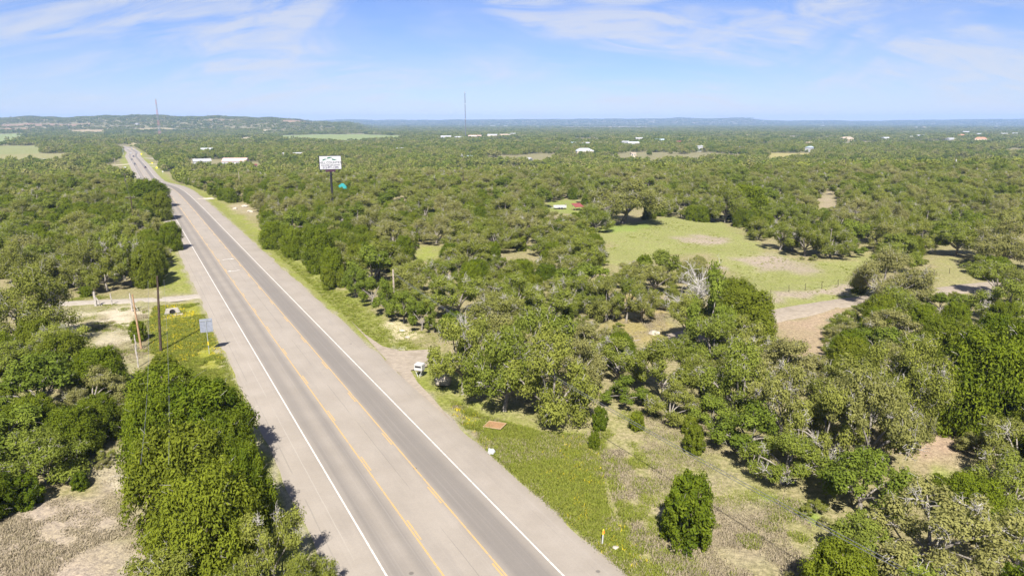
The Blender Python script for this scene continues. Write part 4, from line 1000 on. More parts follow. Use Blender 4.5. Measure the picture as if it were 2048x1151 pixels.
TREES = [
-361,661,39,68,1,0,-283,572,44,88,1,1,-311,545,29,89,1,2,-248,545,24,70,1,3,-247,463,40,97,1,4,-205,467,25,79,1,5,-204,408,34,93,1,6,-164,405,26,62,0,
7,-136,398,19,39,0,8,-212,374,34,55,0,9,-175,361,23,49,0,10,-441,817,19,25,1,11,-603,1703,32,70,1,12,-517,1591,28,72,1,13,-408,1419,37,99,1,14,-361,
1339,25,71,1,15,-349,1263,14,44,1,16,-329,1279,12,33,1,17,-283,1198,25,60,2,18,-243,1146,26,53,2,19,-204,1077,29,62,2,20,-171,1037,26,56,2,21,-138,999,
23,48,2,22,-118,989,15,35,2,23,91,653,8,27,1,24,80,611,6,19,1,25,129,653,9,21,1,26,181,642,9,21,1,27,175,602,11,31,1,28,133,458,21,60,1,29,-542,946,12,
33,1,30,-58,752,44,99,0,31,-8,701,47,104,0,32,43,669,45,109,0,33,31,775,51,98,0,34,-25,836,45,78,0,35,82,744,32,72,0,36,100,1089,37,71,0,37,133,1083,
29,67,0,38,151,1054,36,77,0,39,184,1054,32,73,0,40,207,1045,30,69,0,41,130,1180,49,71,2,42,289,1295,46,73,2,43,276,905,38,128,2,44,340,950,40,81,1,45,
254,927,39,79,0,46,354,1054,36,73,1,47,298,1054,32,98,3,48,270,1054,28,49,3,49,346,2122,129,147,0,50,673,2144,59,134,0,51,755,2200,65,121,1,52,743,
1566,53,93,0,53,695,1591,47,83,0,54,665,1669,43,74,0,54,802,1591,36,47,2,55,986,1622,42,85,0,56,1047,1585,47,89,0,57,1061,1434,70,118,0,58,1098,1572,
59,94,0,57,657,1146,65,100,0,59,964,1739,58,103,0,54,696,1669,37,62,0,60,321,559,43,100,0,61,284,572,35,86,0,62,350,663,45,80,0,63,266,623,37,82,0,64,
374,602,27,65,0,65,418,663,53,102,0,66,471,639,46,115,1,67,534,663,39,119,1,68,502,729,34,94,1,69,452,550,38,58,0,70,972,1339,30,51,1,71,244,675,43,93,
0,72,175,729,43,75,0,73,313,744,47,70,0,74,-706,1295,34,81,1,75,-739,1287,34,88,0,76,-766,1255,38,81,0,77,-843,1669,31,75,1,78,-1143,2200,49,97,1,79,
-1343,2531,74,111,1,79,-779,1339,50,121,0,80,-830,1275,53,96,0,81,-899,1235,56,103,0,82,-779,1209,12,20,1,83,-677,905,66,119,0,84,-552,792,34,63,1,85,
-482,752,29,60,1,85,298,419,46,64,0,86,-218,2184,56,90,0,87,-463,1942,25,47,1,15,1542,2237,51,81,0,57,102,1328,47,71,0,88,-1012,3188,47,60,2,89,-2533,
4101,53,85,2,90,99,2828,53,83,0,91,822,3412,25,52,1,92,2104,3761,55,88,2,93,-1970,3309,46,78,2,90,529,899,43,60,0,94,-1703,2436,46,76,0,95,1438,2392,
48,79,0,57,1207,3909,49,78,2,96,1022,1863,56,94,0,54,1479,2510,53,77,0,57,1422,2966,50,67,0,97,906,2430,52,85,2,98,-226,2382,55,85,0,87,909,1644,46,77,
0,54,826,1962,54,78,0,54,1618,2968,25,61,1,99,1262,2226,56,77,0,54,1784,3306,50,74,0,97,-1131,2738,25,57,1,100,1159,1810,47,62,2,101,-103,1573,46,58,0,
102,-324,2681,25,59,1,103,-594,1951,25,62,1,104,-927,2737,48,65,2,89,-670,3166,51,68,0,105,612,1039,47,60,0,106,-1577,2330,25,62,1,79,-179,2725,52,72,
0,91,-418,597,25,53,1,85,-7,1199,25,47,1,107,-920,2618,55,77,0,105,-303,4265,54,82,2,108,2061,4054,52,70,2,93,-708,2230,55,69,0,109,-360,2150,53,70,0,
87,-43,2978,49,82,2,110,-1497,1971,55,90,0,111,2419,3996,52,68,2,93,94,1532,25,47,1,112,-1360,2130,25,60,1,113,773,2871,56,86,0,114,997,3073,53,86,2,
115,-1116,3512,51,77,2,89,-1932,2605,55,91,0,95,164,3011,51,73,0,91,1532,2871,51,75,0,97,1146,2097,54,83,0,54,-709,3021,52,80,0,105,26,2566,46,78,0,
102,-1376,1889,42,66,0,116,1116,2192,48,75,0,54,876,3969,47,76,2,96,809,1408,46,68,0,54,1331,2039,42,70,0,117,992,2455,25,62,1,118,567,2649,53,79,0,
114,1115,2918,53,83,0,114,-1720,2930,51,76,0,95,2007,3685,52,88,0,119,2354,3481,52,81,0,119,1330,2681,55,72,0,97,1038,2956,54,84,0,114,-1838,2504,25,
56,1,79,-601,1857,53,82,2,120,-265,1987,25,45,1,15,898,1839,52,80,0,54,699,1929,25,52,1,121,78,1975,43,71,0,88,-91,1404,51,72,0,102,-2342,3758,56,89,0,
95,38,3156,55,72,0,91,1290,3567,51,81,2,96,-76,1235,25,62,1,107,1568,3558,55,92,0,119,-1037,2698,25,62,1,100,2279,3198,46,71,2,122,1893,2860,51,85,0,
97,1198,3196,49,74,2,123,1919,3161,49,76,0,97,1671,2712,43,69,0,97,-289,2760,56,89,0,91,142,1406,51,86,0,88,1734,2516,53,76,0,57,495,3394,55,93,0,91,
1664,2857,56,90,0,97,-501,3212,42,63,2,124,-419,2355,56,87,2,125,-1373,2273,25,52,1,79,1540,3030,25,59,1,99,1494,2126,54,76,0,57,15,2799,45,58,2,110,
-1279,2247,44,68,0,95,33,1844,46,77,0,102,-794,3250,55,88,0,105,882,1537,43,67,2,126,590,3554,55,72,2,127,929,2263,25,52,1,128,1355,2198,49,79,0,57,
263,1218,47,61,0,129,1040,2767,47,78,0,114,-716,2411,43,72,0,109,-210,2486,55,81,2,130,-1025,1887,48,77,0,131,-21,2173,52,87,0,102,-1185,1858,51,75,0,
81,-183,3135,51,75,0,91,73,2417,49,80,0,88,1290,1926,42,70,2,132,-1500,2095,55,80,0,133,-792,2413,25,63,1,104,-273,1280,50,85,2,134,-491,1710,25,62,1,
15,-1308,1946,25,59,1,113,-1408,2001,25,49,1,135,1423,2044,44,61,0,57,-1384,3338,25,58,1,100,-1396,1967,25,57,1,135,-1036,2863,25,63,1,100,1498,2315,
47,60,0,57,-843,1572,25,61,1,78,-1096,3048,25,58,1,100,-1835,2751,52,65,0,95,-30,1648,54,85,0,102,-1052,1558,43,62,0,81,-1404,2462,25,61,1,79,731,3248,
52,75,0,114,-1483,2304,25,45,1,79,669,2656,49,78,0,114,-875,3152,54,76,0,105,-595,2272,53,85,0,87,-494,1793,25,52,1,15,2608,3961,46,71,2,93,573,869,25,
60,1,136,849,1708,48,75,2,137,-384,2656,50,70,0,91,1142,3400,55,89,2,138,598,955,25,54,1,136,-1423,2349,54,78,0,95,-655,2117,25,63,1,104,-64,1336,25,
44,1,139,-2006,3413,45,74,2,90,-689,2744,25,59,1,100,315,3118,53,87,0,91,2,1996,46,62,0,102,-1690,2342,51,68,0,95,-456,2987,25,62,1,103,1822,2901,47,
67,0,97,2591,3730,49,67,2,93,697,3971,46,77,2,140,-197,1759,53,79,0,87,1203,3993,49,83,2,96,-486,2688,54,91,2,89,-1486,2194,53,71,2,90,-52,2387,54,88,
2,141,1768,3536,25,61,1,142,-2424,3353,51,76,2,90,-2625,3640,56,89,0,95,1553,2776,52,69,0,97,-956,1342,46,75,2,143,2141,3314,55,82,2,122,631,3119,48,
80,0,114,563,2491,25,56,1,107,1185,2329,55,90,0,54,2616,3523,53,79,2,93,-1077,2813,50,67,0,105,1866,2618,51,85,2,122,2591,4177,51,80,2,93,271,2872,54,
87,0,91,241,3101,25,59,1,103,1298,2560,54,92,2,122,719,959,25,59,1,136,-688,2570,54,80,0,105,-667,1920,43,56,0,109,-26,953,45,70,0,144,-649,818,25,57,
1,85,257,824,44,75,0,145,-1212,2952,54,68,2,89,1182,1932,55,87,0,57,1363,3834,54,89,2,96,-519,2538,55,82,0,87,694,3038,52,74,0,114,-996,1430,54,74,0,
81,1245,2820,45,73,0,97,211,3580,48,71,2,110,-1459,2595,53,89,2,90,37,1757,46,75,0,88,-119,2589,25,51,1,139,-795,2667,25,56,1,100,-160,1907,52,68,0,
102,2324,3582,51,85,0,119,8,1087,43,70,0,146,-1417,3224,45,69,2,89,1082,3620,56,82,0,147,1718,3829,54,86,2,93,-784,3840,51,76,2,89,-387,1730,25,57,1,
15,-1873,2679,25,61,1,79,1621,2504,55,75,0,57,-1519,2322,25,63,1,79,211,3167,50,78,0,91,1430,1947,46,79,0,57,-424,1630,25,61,1,15,-898,1291,25,52,1,
113,-866,3079,25,55,1,100,-1142,1685,46,65,0,81,-926,2840,46,75,0,105,2117,2902,52,83,0,97,130,2711,51,73,0,91,615,2527,50,78,0,148,-1668,2575,25,59,1,
79,1837,3649,50,82,0,119,-407,3096,47,69,0,91,-343,1671,25,50,1,15,1323,2119,43,71,0,57,-472,554,46,65,2,149,-605,2458,25,59,1,15,1078,2543,51,67,0,54,
-725,2322,55,71,0,109,-1575,3484,25,62,1,78,-1325,2172,25,57,1,113,1453,4261,51,79,2,96,-831,2625,25,54,1,104,160,1692,52,65,0,88,1116,2712,55,82,0,
114,-1645,2827,51,69,0,95,-594,1771,25,51,1,104,-793,2196,25,49,1,104,-341,1467,25,53,1,15,-1316,3021,25,48,1,100,-896,1656,25,55,1,78,-522,1912,53,76,
0,87,1699,2346,45,73,0,57,1594,2600,25,57,1,71,1689,3046,55,83,0,97,-692,2915,42,70,2,150,-1345,2399,45,63,0,95,-1387,2081,25,57,1,113,772,1028,50,78,
0,151,1669,3285,49,65,2,122,1030,2098,45,65,0,54,-146,4219,55,86,2,152,-1030,3271,50,76,2,89,-1850,3268,25,57,1,79,776,2783,47,78,2,153,-524,1760,25,
53,1,15,-334,2248,25,57,1,15,1523,2434,52,72,0,57,-337,2960,48,62,2,110,1528,2686,45,65,2,122,142,1592,53,71,0,88,253,2808,25,51,1,103,643,2276,43,64,
0,154,494,2297,25,51,1,107,-269,1475,25,59,1,15,-516,690,49,71,2,155,-2047,2859,25,56,1,79,-658,2020,50,69,0,109,-717,2143,47,80,0,109,1259,3713,44,74,
2,96,-601,2159,25,56,1,15,622,2334,25,61,1,156,-893,2976,48,71,0,105,-545,3153,48,81,0,105,-1275,1821,25,47,1,135,614,813,46,77,0,157,-12,3100,47,60,2,
110,1672,3530,51,84,2,93,-1078,1789,45,73,0,81,-274,1367,51,80,0,87,-1559,2429,47,69,0,95,-1229,2040,25,51,1,113,-1468,2513,47,76,0,95,1298,2437,51,85,
0,54,-966,1577,46,61,0,81,-447,1494,25,51,1,15,850,3000,53,88,0,114,-386,2737,52,83,0,91,-1441,2124,25,49,1,113,36,1197,25,45,1,107,737,1992,44,56,0,
54,1946,2969,52,88,2,122,1400,2493,48,64,0,54,413,790,25,59,1,158,-1061,1719,45,76,2,159,923,2347,54,72,0,54,-2309,3110,25,63,1,79,1848,3456,50,73,2,
122,67,3422,54,89,0,91,-836,2767,48,67,0,105,-1750,2342,25,51,1,79,885,1209,45,68,0,160,260,3306,53,69,2,110,-1000,1529,25,63,1,113,121,1815,44,57,0,
88,1451,2788,52,75,2,122,2535,3959,53,88,0,119,-873,2410,53,75,0,109,-1074,1408,48,82,2,161,1528,3094,25,61,1,99,-1856,2903,55,88,2,90,150,3204,53,77,
0,91,-195,1229,44,61,0,162,2075,3601,25,62,1,163,-1909,2748,42,71,2,164,1865,3970,52,76,2,93,-1909,3093,25,59,1,79,-1234,3321,51,83,0,105,-1175,1575,
53,80,0,165,2124,3067,55,79,0,97,1639,2268,51,69,0,57,-1985,2789,25,53,1,79,-1825,2645,42,69,0,166,-219,1958,43,67,0,87,303,2677,50,79,0,91,-112,3160,
50,82,0,91,1533,3840,25,61,1,167,-352,2513,47,75,0,87,244,1954,54,81,0,88,-77,1988,49,66,0,102,-1064,3585,50,67,2,89,1013,2348,44,68,0,54,-466,2060,53,
78,2,168,-261,3071,51,83,2,110,-1258,1929,25,63,1,113,1480,3156,51,71,0,97,-326,2418,53,70,0,87,-135,2847,50,75,0,91,1681,2476,25,58,1,71,-371,1804,55,
89,0,87,715,2594,25,46,1,169,902,3609,25,63,1,170,1561,3141,48,76,0,97,-1163,2085,46,74,0,171,-1273,2076,25,53,1,113,-108,2307,25,45,1,139,674,997,25,
47,1,136,1198,2959,56,79,0,114,272,3388,55,91,0,91,954,1941,55,72,0,54,-1019,1629,55,90,0,81,-461,2151,50,82,0,87,566,2267,51,73,0,172,-1327,2090,25,
60,1,113,1853,3573,51,76,0,119,802,2061,50,78,0,54,-1349,1847,25,53,1,135,-1175,2001,25,63,1,78,-91,1069,51,75,0,173,-1662,2496,25,60,1,79,-183,1143,
47,71,0,174,-1794,2984,50,79,0,95,-1294,2342,25,56,1,79,-1220,2867,48,80,2,89,-509,1659,25,50,1,104,799,1850,25,50,1,175,1777,4092,52,80,2,93,1950,
3096,45,73,2,122,-163,2029,49,83,0,102,224,317,52,77,0,176,2672,3753,56,91,2,93,-1044,2751,25,62,1,100,-1648,2668,53,84,0,95,-1315,2133,25,49,1,113,
1232,2147,25,47,1,71,1191,2731,25,56,1,99,-1537,2505,47,78,0,95,2555,3809,55,84,0,119,-605,2593,25,61,1,15,-1144,1974,25,56,1,78,-359,1623,25,52,1,15,
-328,2045,25,53,1,15,48,1008,51,72,0,177,-1034,1321,54,79,2,178,875,3273,54,91,0,114,107,2517,52,78,2,179,-1427,4058,50,74,2,89,69,1668,43,66,0,88,
-1103,2693,25,56,1,100,-1612,3877,44,72,2,89,-1145,3015,49,79,0,105,-2537,3596,25,63,1,79,-1973,2982,55,88,0,95,-2083,2875,25,59,1,79,-588,837,43,59,0,
180,-808,2263,25,50,1,104,-123,1650,52,82,0,102,-283,1636,50,83,0,87,-265,1727,25,53,1,15,-1284,1977,25,63,1,113,-270,2085,52,81,0,87,1333,3012,47,78,
0,97,966,2079,25,46,1,181,-2172,3024,25,55,1,79,-432,1714,25,50,1,15,-861,2668,25,53,1,100,874,1095,55,82,0,182,201,1640,25,49,1,183,709,1883,25,63,1,
184,-171,2310,53,84,0,102,98,853,42,53,0,185,-997,1790,43,73,0,186,-160,3702,54,84,2,187,-487,642,25,44,1,85,596,2731,47,73,2,188,-395,1552,25,52,1,15,
-334,1512,25,51,1,15,358,478,25,47,1,189,-416,635,25,47,1,85,-69,2896,44,69,0,91,1077,3447,51,84,2,190,1644,3156,25,53,1,99,-1248,2160,25,53,1,78,
-1594,2296,25,60,1,79,859,2193,46,74,0,54,-48,1469,25,55,1,139,55,2105,55,93,0,88,795,3782,48,76,2,96,-499,1846,25,49,1,15,21,1338,25,45,1,139,-1350,
3313,25,63,1,100,554,991,25,62,1,136,-671,2660,25,60,1,100,1651,2447,25,51,1,71,-381,2016,25,61,1,15,1760,3438,25,62,1,99,-1282,2143,25,56,1,78,-1356,
2002,25,50,1,113,-412,548,41,53,0,191,352,1312,34,52,0,192,-139,2222,25,61,1,139,-1760,2586,25,51,1,79,1113,1916,25,60,1,71,594,916,25,46,1,136,664,
1818,35,59,0,193,-1796,2422,25,58,1,79,-300,1566,33,55,0,194,470,802,34,48,0,195,-1123,1629,25,54,1,113,247,770,34,49,0,196,-1406,2403,25,63,1,79,
-1297,1745,40,64,0,197,-1153,2138,25,55,1,78,17,1926,39,58,2,198,-1109,3091,25,59,1,100,660,916,33,51,0,199,412,503,31,48,0,200,-796,1501,33,53,0,201,
451,2230,25,56,1,107,-632,864,25,62,1,85,127,785,41,55,0,202,-118,2708,25,54,1,103,208,378,25,55,1,203,-217,1323,35,59,0,204,90,1883,25,52,1,205,396,
3134,25,61,1,103,-1079,1850,25,62,1,78,802,3299,33,53,2,206,1947,2675,25,58,1,99,1313,3156,25,60,1,207,238,543,34,53,0,208,221,1269,33,48,0,209,-1233,
1728,25,56,1,135,310,858,40,62,0,210,-1398,2214,25,62,1,79,66,1269,25,51,1,107,1272,3005,25,55,1,99,-140,1519,25,47,1,139,-132,1246,39,65,0,211,516,
2339,25,54,1,107,283,496,36,58,2,212,-466,606,25,53,1,85,1327,2279,38,62,2,213,-679,2792,25,47,1,100,491,853,41,51,2,214,261,1129,31,46,0,215,-1456,
2052,25,50,1,135,-1821,2700,25,60,1,79,-1159,2835,42,68,0,216,-423,487,25,46,1,85,-1428,2186,25,61,1,79,-1105,1972,25,54,1,78,-396,1499,35,57,0,217,
-612,787,34,56,0,218,184,1527,40,53,0,219,-882,2898,25,60,1,100,692,2054,25,61,1,220,171,672,30,42,0,221,-68,1297,25,53,1,139,2040,2795,25,63,1,99,
1269,1871,25,58,1,71,266,3217,41,66,2,222,166,1985,38,48,0,223,-464,712,33,45,0,224,-1629,2567,25,62,1,79,-1239,1878,25,51,1,113,-249,1548,25,60,1,15,
337,1215,40,58,0,225,-1004,2652,25,51,1,100,229,3016,25,44,1,103,606,2164,25,53,1,226,584,2201,25,51,1,227,-441,1808,25,56,1,15,-1438,1958,25,59,1,135,
-1989,2919,25,61,1,79,-620,2217,25,63,1,15,-1210,2247,25,63,1,79,-1168,3318,25,61,1,100,-772,2952,25,60,1,100,-831,2482,25,63,1,104,704,1083,31,40,2,
228,-1207,1964,25,63,1,113,75,1604,34,47,0,229,-341,1588,25,53,1,15,1718,3302,25,63,1,99,-960,1506,25,58,1,113,-1344,1953,25,45,1,113,-16,1267,39,57,0,
230,-1192,1694,25,53,1,135,-88,1729,41,63,2,231,-1364,2176,25,61,1,113,-1411,2045,37,55,0,232,-665,2373,25,52,1,15,-772,1443,25,64,1,78,371,3098,34,55,
2,233,-941,2546,25,63,1,104,-850,2586,25,51,1,104,1031,3558,25,60,1,234,-292,2018,25,52,1,15,184,1845,34,47,2,235,-1780,2663,25,49,1,79,-356,1549,25,
61,1,15,723,2087,25,48,1,236,490,584,25,58,1,237,-816,1534,25,58,1,78,-1908,4074,25,60,1,79,940,1578,25,55,1,71,-718,1999,25,59,1,104,-266,1916,32,41,
2,238,-98,2091,25,60,1,139,140,839,25,48,1,107,-730,1362,25,58,1,78,-540,2138,25,57,1,15,324,357,25,49,1,239,227,592,37,58,2,240,489,973,25,31,0,241,
-389,1594,23,56,1,15,-1704,2614,22,55,1,242,-80,1930,24,48,1,139,-1398,2154,29,44,2,243,525,1027,20,27,0,244,279,2564,23,48,1,245,183,2073,29,38,2,246,
449,592,22,33,0,247,971,1391,28,45,0,248,0,1713,21,46,1,249,-632,3133,23,55,1,100,-160,1088,28,44,0,250,-247,1427,25,57,1,15,476,932,25,39,0,251,754,
1101,25,32,2,252,-418,756,18,35,1,253,1112,1751,25,52,1,71,-651,2247,21,41,1,254,-87,965,20,41,1,255,535,952,25,52,1,136,428,821,25,57,1,256,-1751,
2647,21,49,1,257,448,890,22,31,0,258,1028,2246,22,36,2,259,647,1235,17,32,1,260,-517,772,20,39,1,261,-1323,2239,22,51,1,262,94,1232,22,48,1,263,-44,
1585,18,39,1,264,-466,673,23,36,0,265,775,2121,20,47,1,266,127,716,28,37,2,267,205,643,25,42,2,268,-639,2158,20,38,1,269,656,2208,25,35,2,270,696,2986,
23,53,1,271,-30,1408,24,40,0,272,-1176,2786,25,52,1,100,-415,1761,19,39,1,273,251,431,26,38,2,274,-909,1691,25,53,1,78,13,1421,21,28,2,275,363,430,28,
46,0,276,-245,1797,22,37,2,277,-403,508,14,29,1,278,221,715,16,20,2,279,75,1506,14,33,1,280,-528,645,15,34,1,281,110,1024,12,18,0,282,278,1443,12,29,1,
283,394,822,11,22,1,284,583,1098,16,18,0,285,-1258,2909,13,19,2,286,430,872,15,20,0,287,331,518,16,27,2,288,-499,1554,15,35,1,289,335,395,12,26,1,290,
1371,2882,12,18,2,291,-247,1692,14,18,2,292,-790,2160,19,28,2,293,23,1659,15,36,1,294,88,1051,12,30,1,295,892,1996,15,31,1,296,73,706,12,28,1,297,1180,
2475,13,20,2,298,-1099,2759,11,19,1,299,-380,583,10,14,0,300,247,480,6,7,0,301,191,406,10,12,0,302,373,541,6,12,1,303,686,1982,10,13,2,304,192,1466,9,
14,2,305,428,2204,9,17,1,306,280,466,8,21,1,307,236,494,7,9,0,308,-1168,2762,7,18,1,309,-375,535,8,17,1,310,250,499,10,12,0,311,73,687,6,9,0,312,207,
2803,7,12,2,313,-377,572,8,9,0,314,698,2200,8,16,1,315]
for i in range(0, len(TREES), 6):
    X, Y, r, h, k, lb = TREES[i:i + 6]
    X, Y, r, h = X / 10, Y / 10, r / 10, h / 10
    _, r0, h0, cm, tm, _ = SRC[pick_src(k, r, i // 6)]
    e = empty(KINDS[k][0], (X, Y, tz(X, Y) - .03), rnd.uniform(0, 6.283), (r / r0 * rnd.uniform(.90, 1.02), r / r0 * rnd.uniform(.90, 1.02), h / h0 * .93))
    lab, grp = LABELS[lb]
    tag(e, lab, KINDS[k][1], grp)
    link('trunk', tm, e)
    if cm is not None: link('crown', cm, e)

# ---- scattering of what nobody could count (points carry a turn, a size and a pick)
def scatter(name, P, rot, scl, idx, meshes, kind='stuff'):
    P = np.asarray(P, np.float32); n = len(P)
    me = bpy.data.meshes.new(name); me.vertices.add(n); me.vertices.foreach_set('co', P.ravel())
    a = me.attributes.new('turn', 'FLOAT_VECTOR', 'POINT'); v = np.zeros((n, 3), np.float32); v[:, 2] = rot; a.data.foreach_set('vector', v.ravel())
    a = me.attributes.new('size', 'FLOAT_VECTOR', 'POINT'); a.data.foreach_set('vector', np.asarray(scl, np.float32).ravel())
    a = me.attributes.new('pick', 'INT', 'POINT'); a.data.foreach_set('value', np.asarray(idx, np.int32))
    coll = bpy.data.collections.new(name + '_source')
    for i, m in enumerate(meshes): coll.objects.link(bpy.data.objects.new('%s_source_%02d' % (name, i), m))
    o = link(name, me)
    ng = bpy.data.node_groups.new(name, 'GeometryNodeTree')
    ng.interface.new_socket('Geometry', in_out='INPUT', socket_type='NodeSocketGeometry')
    ng.interface.new_socket('Geometry', in_out='OUTPUT', socket_type='NodeSocketGeometry')
    gi = ng.nodes.new('NodeGroupInput'); go = ng.nodes.new('NodeGroupOutput')
    ci = ng.nodes.new('GeometryNodeCollectionInfo'); ci.inputs['Collection'].default_value = coll
    ci.inputs['Separate Children'].default_value = True; ci.inputs['Reset Children'].default_value = True
    ip = ng.nodes.new('GeometryNodeInstanceOnPoints'); ip.inputs['Pick Instance'].default_value = True
    def attr(nm, t):
        q = ng.nodes.new('GeometryNodeInputNamedAttribute'); q.data_type = t; q.inputs['Name'].default_value = nm
        return next(s for s in q.outputs if s.enabled and s.name == 'Attribute')
    e2r = ng.nodes.new('FunctionNodeEulerToRotation')
    L = ng.links.new
    L(gi.outputs[0], ip.inputs['Points']); L(ci.outputs[0], ip.inputs['Instance'])
    L(attr('pick', 'INT'), ip.inputs['Instance Index']); L(attr('turn', 'FLOAT_VECTOR'), e2r.inputs[0]); L(e2r.outputs[0], ip.inputs['Rotation'])
    L(attr('size', 'FLOAT_VECTOR'), ip.inputs['Scale']); L(ip.outputs[0], go.inputs[0])
    md = o.modifiers.new('scatter', 'NODES'); md.node_group = ng
    return tag(o, kind=kind)

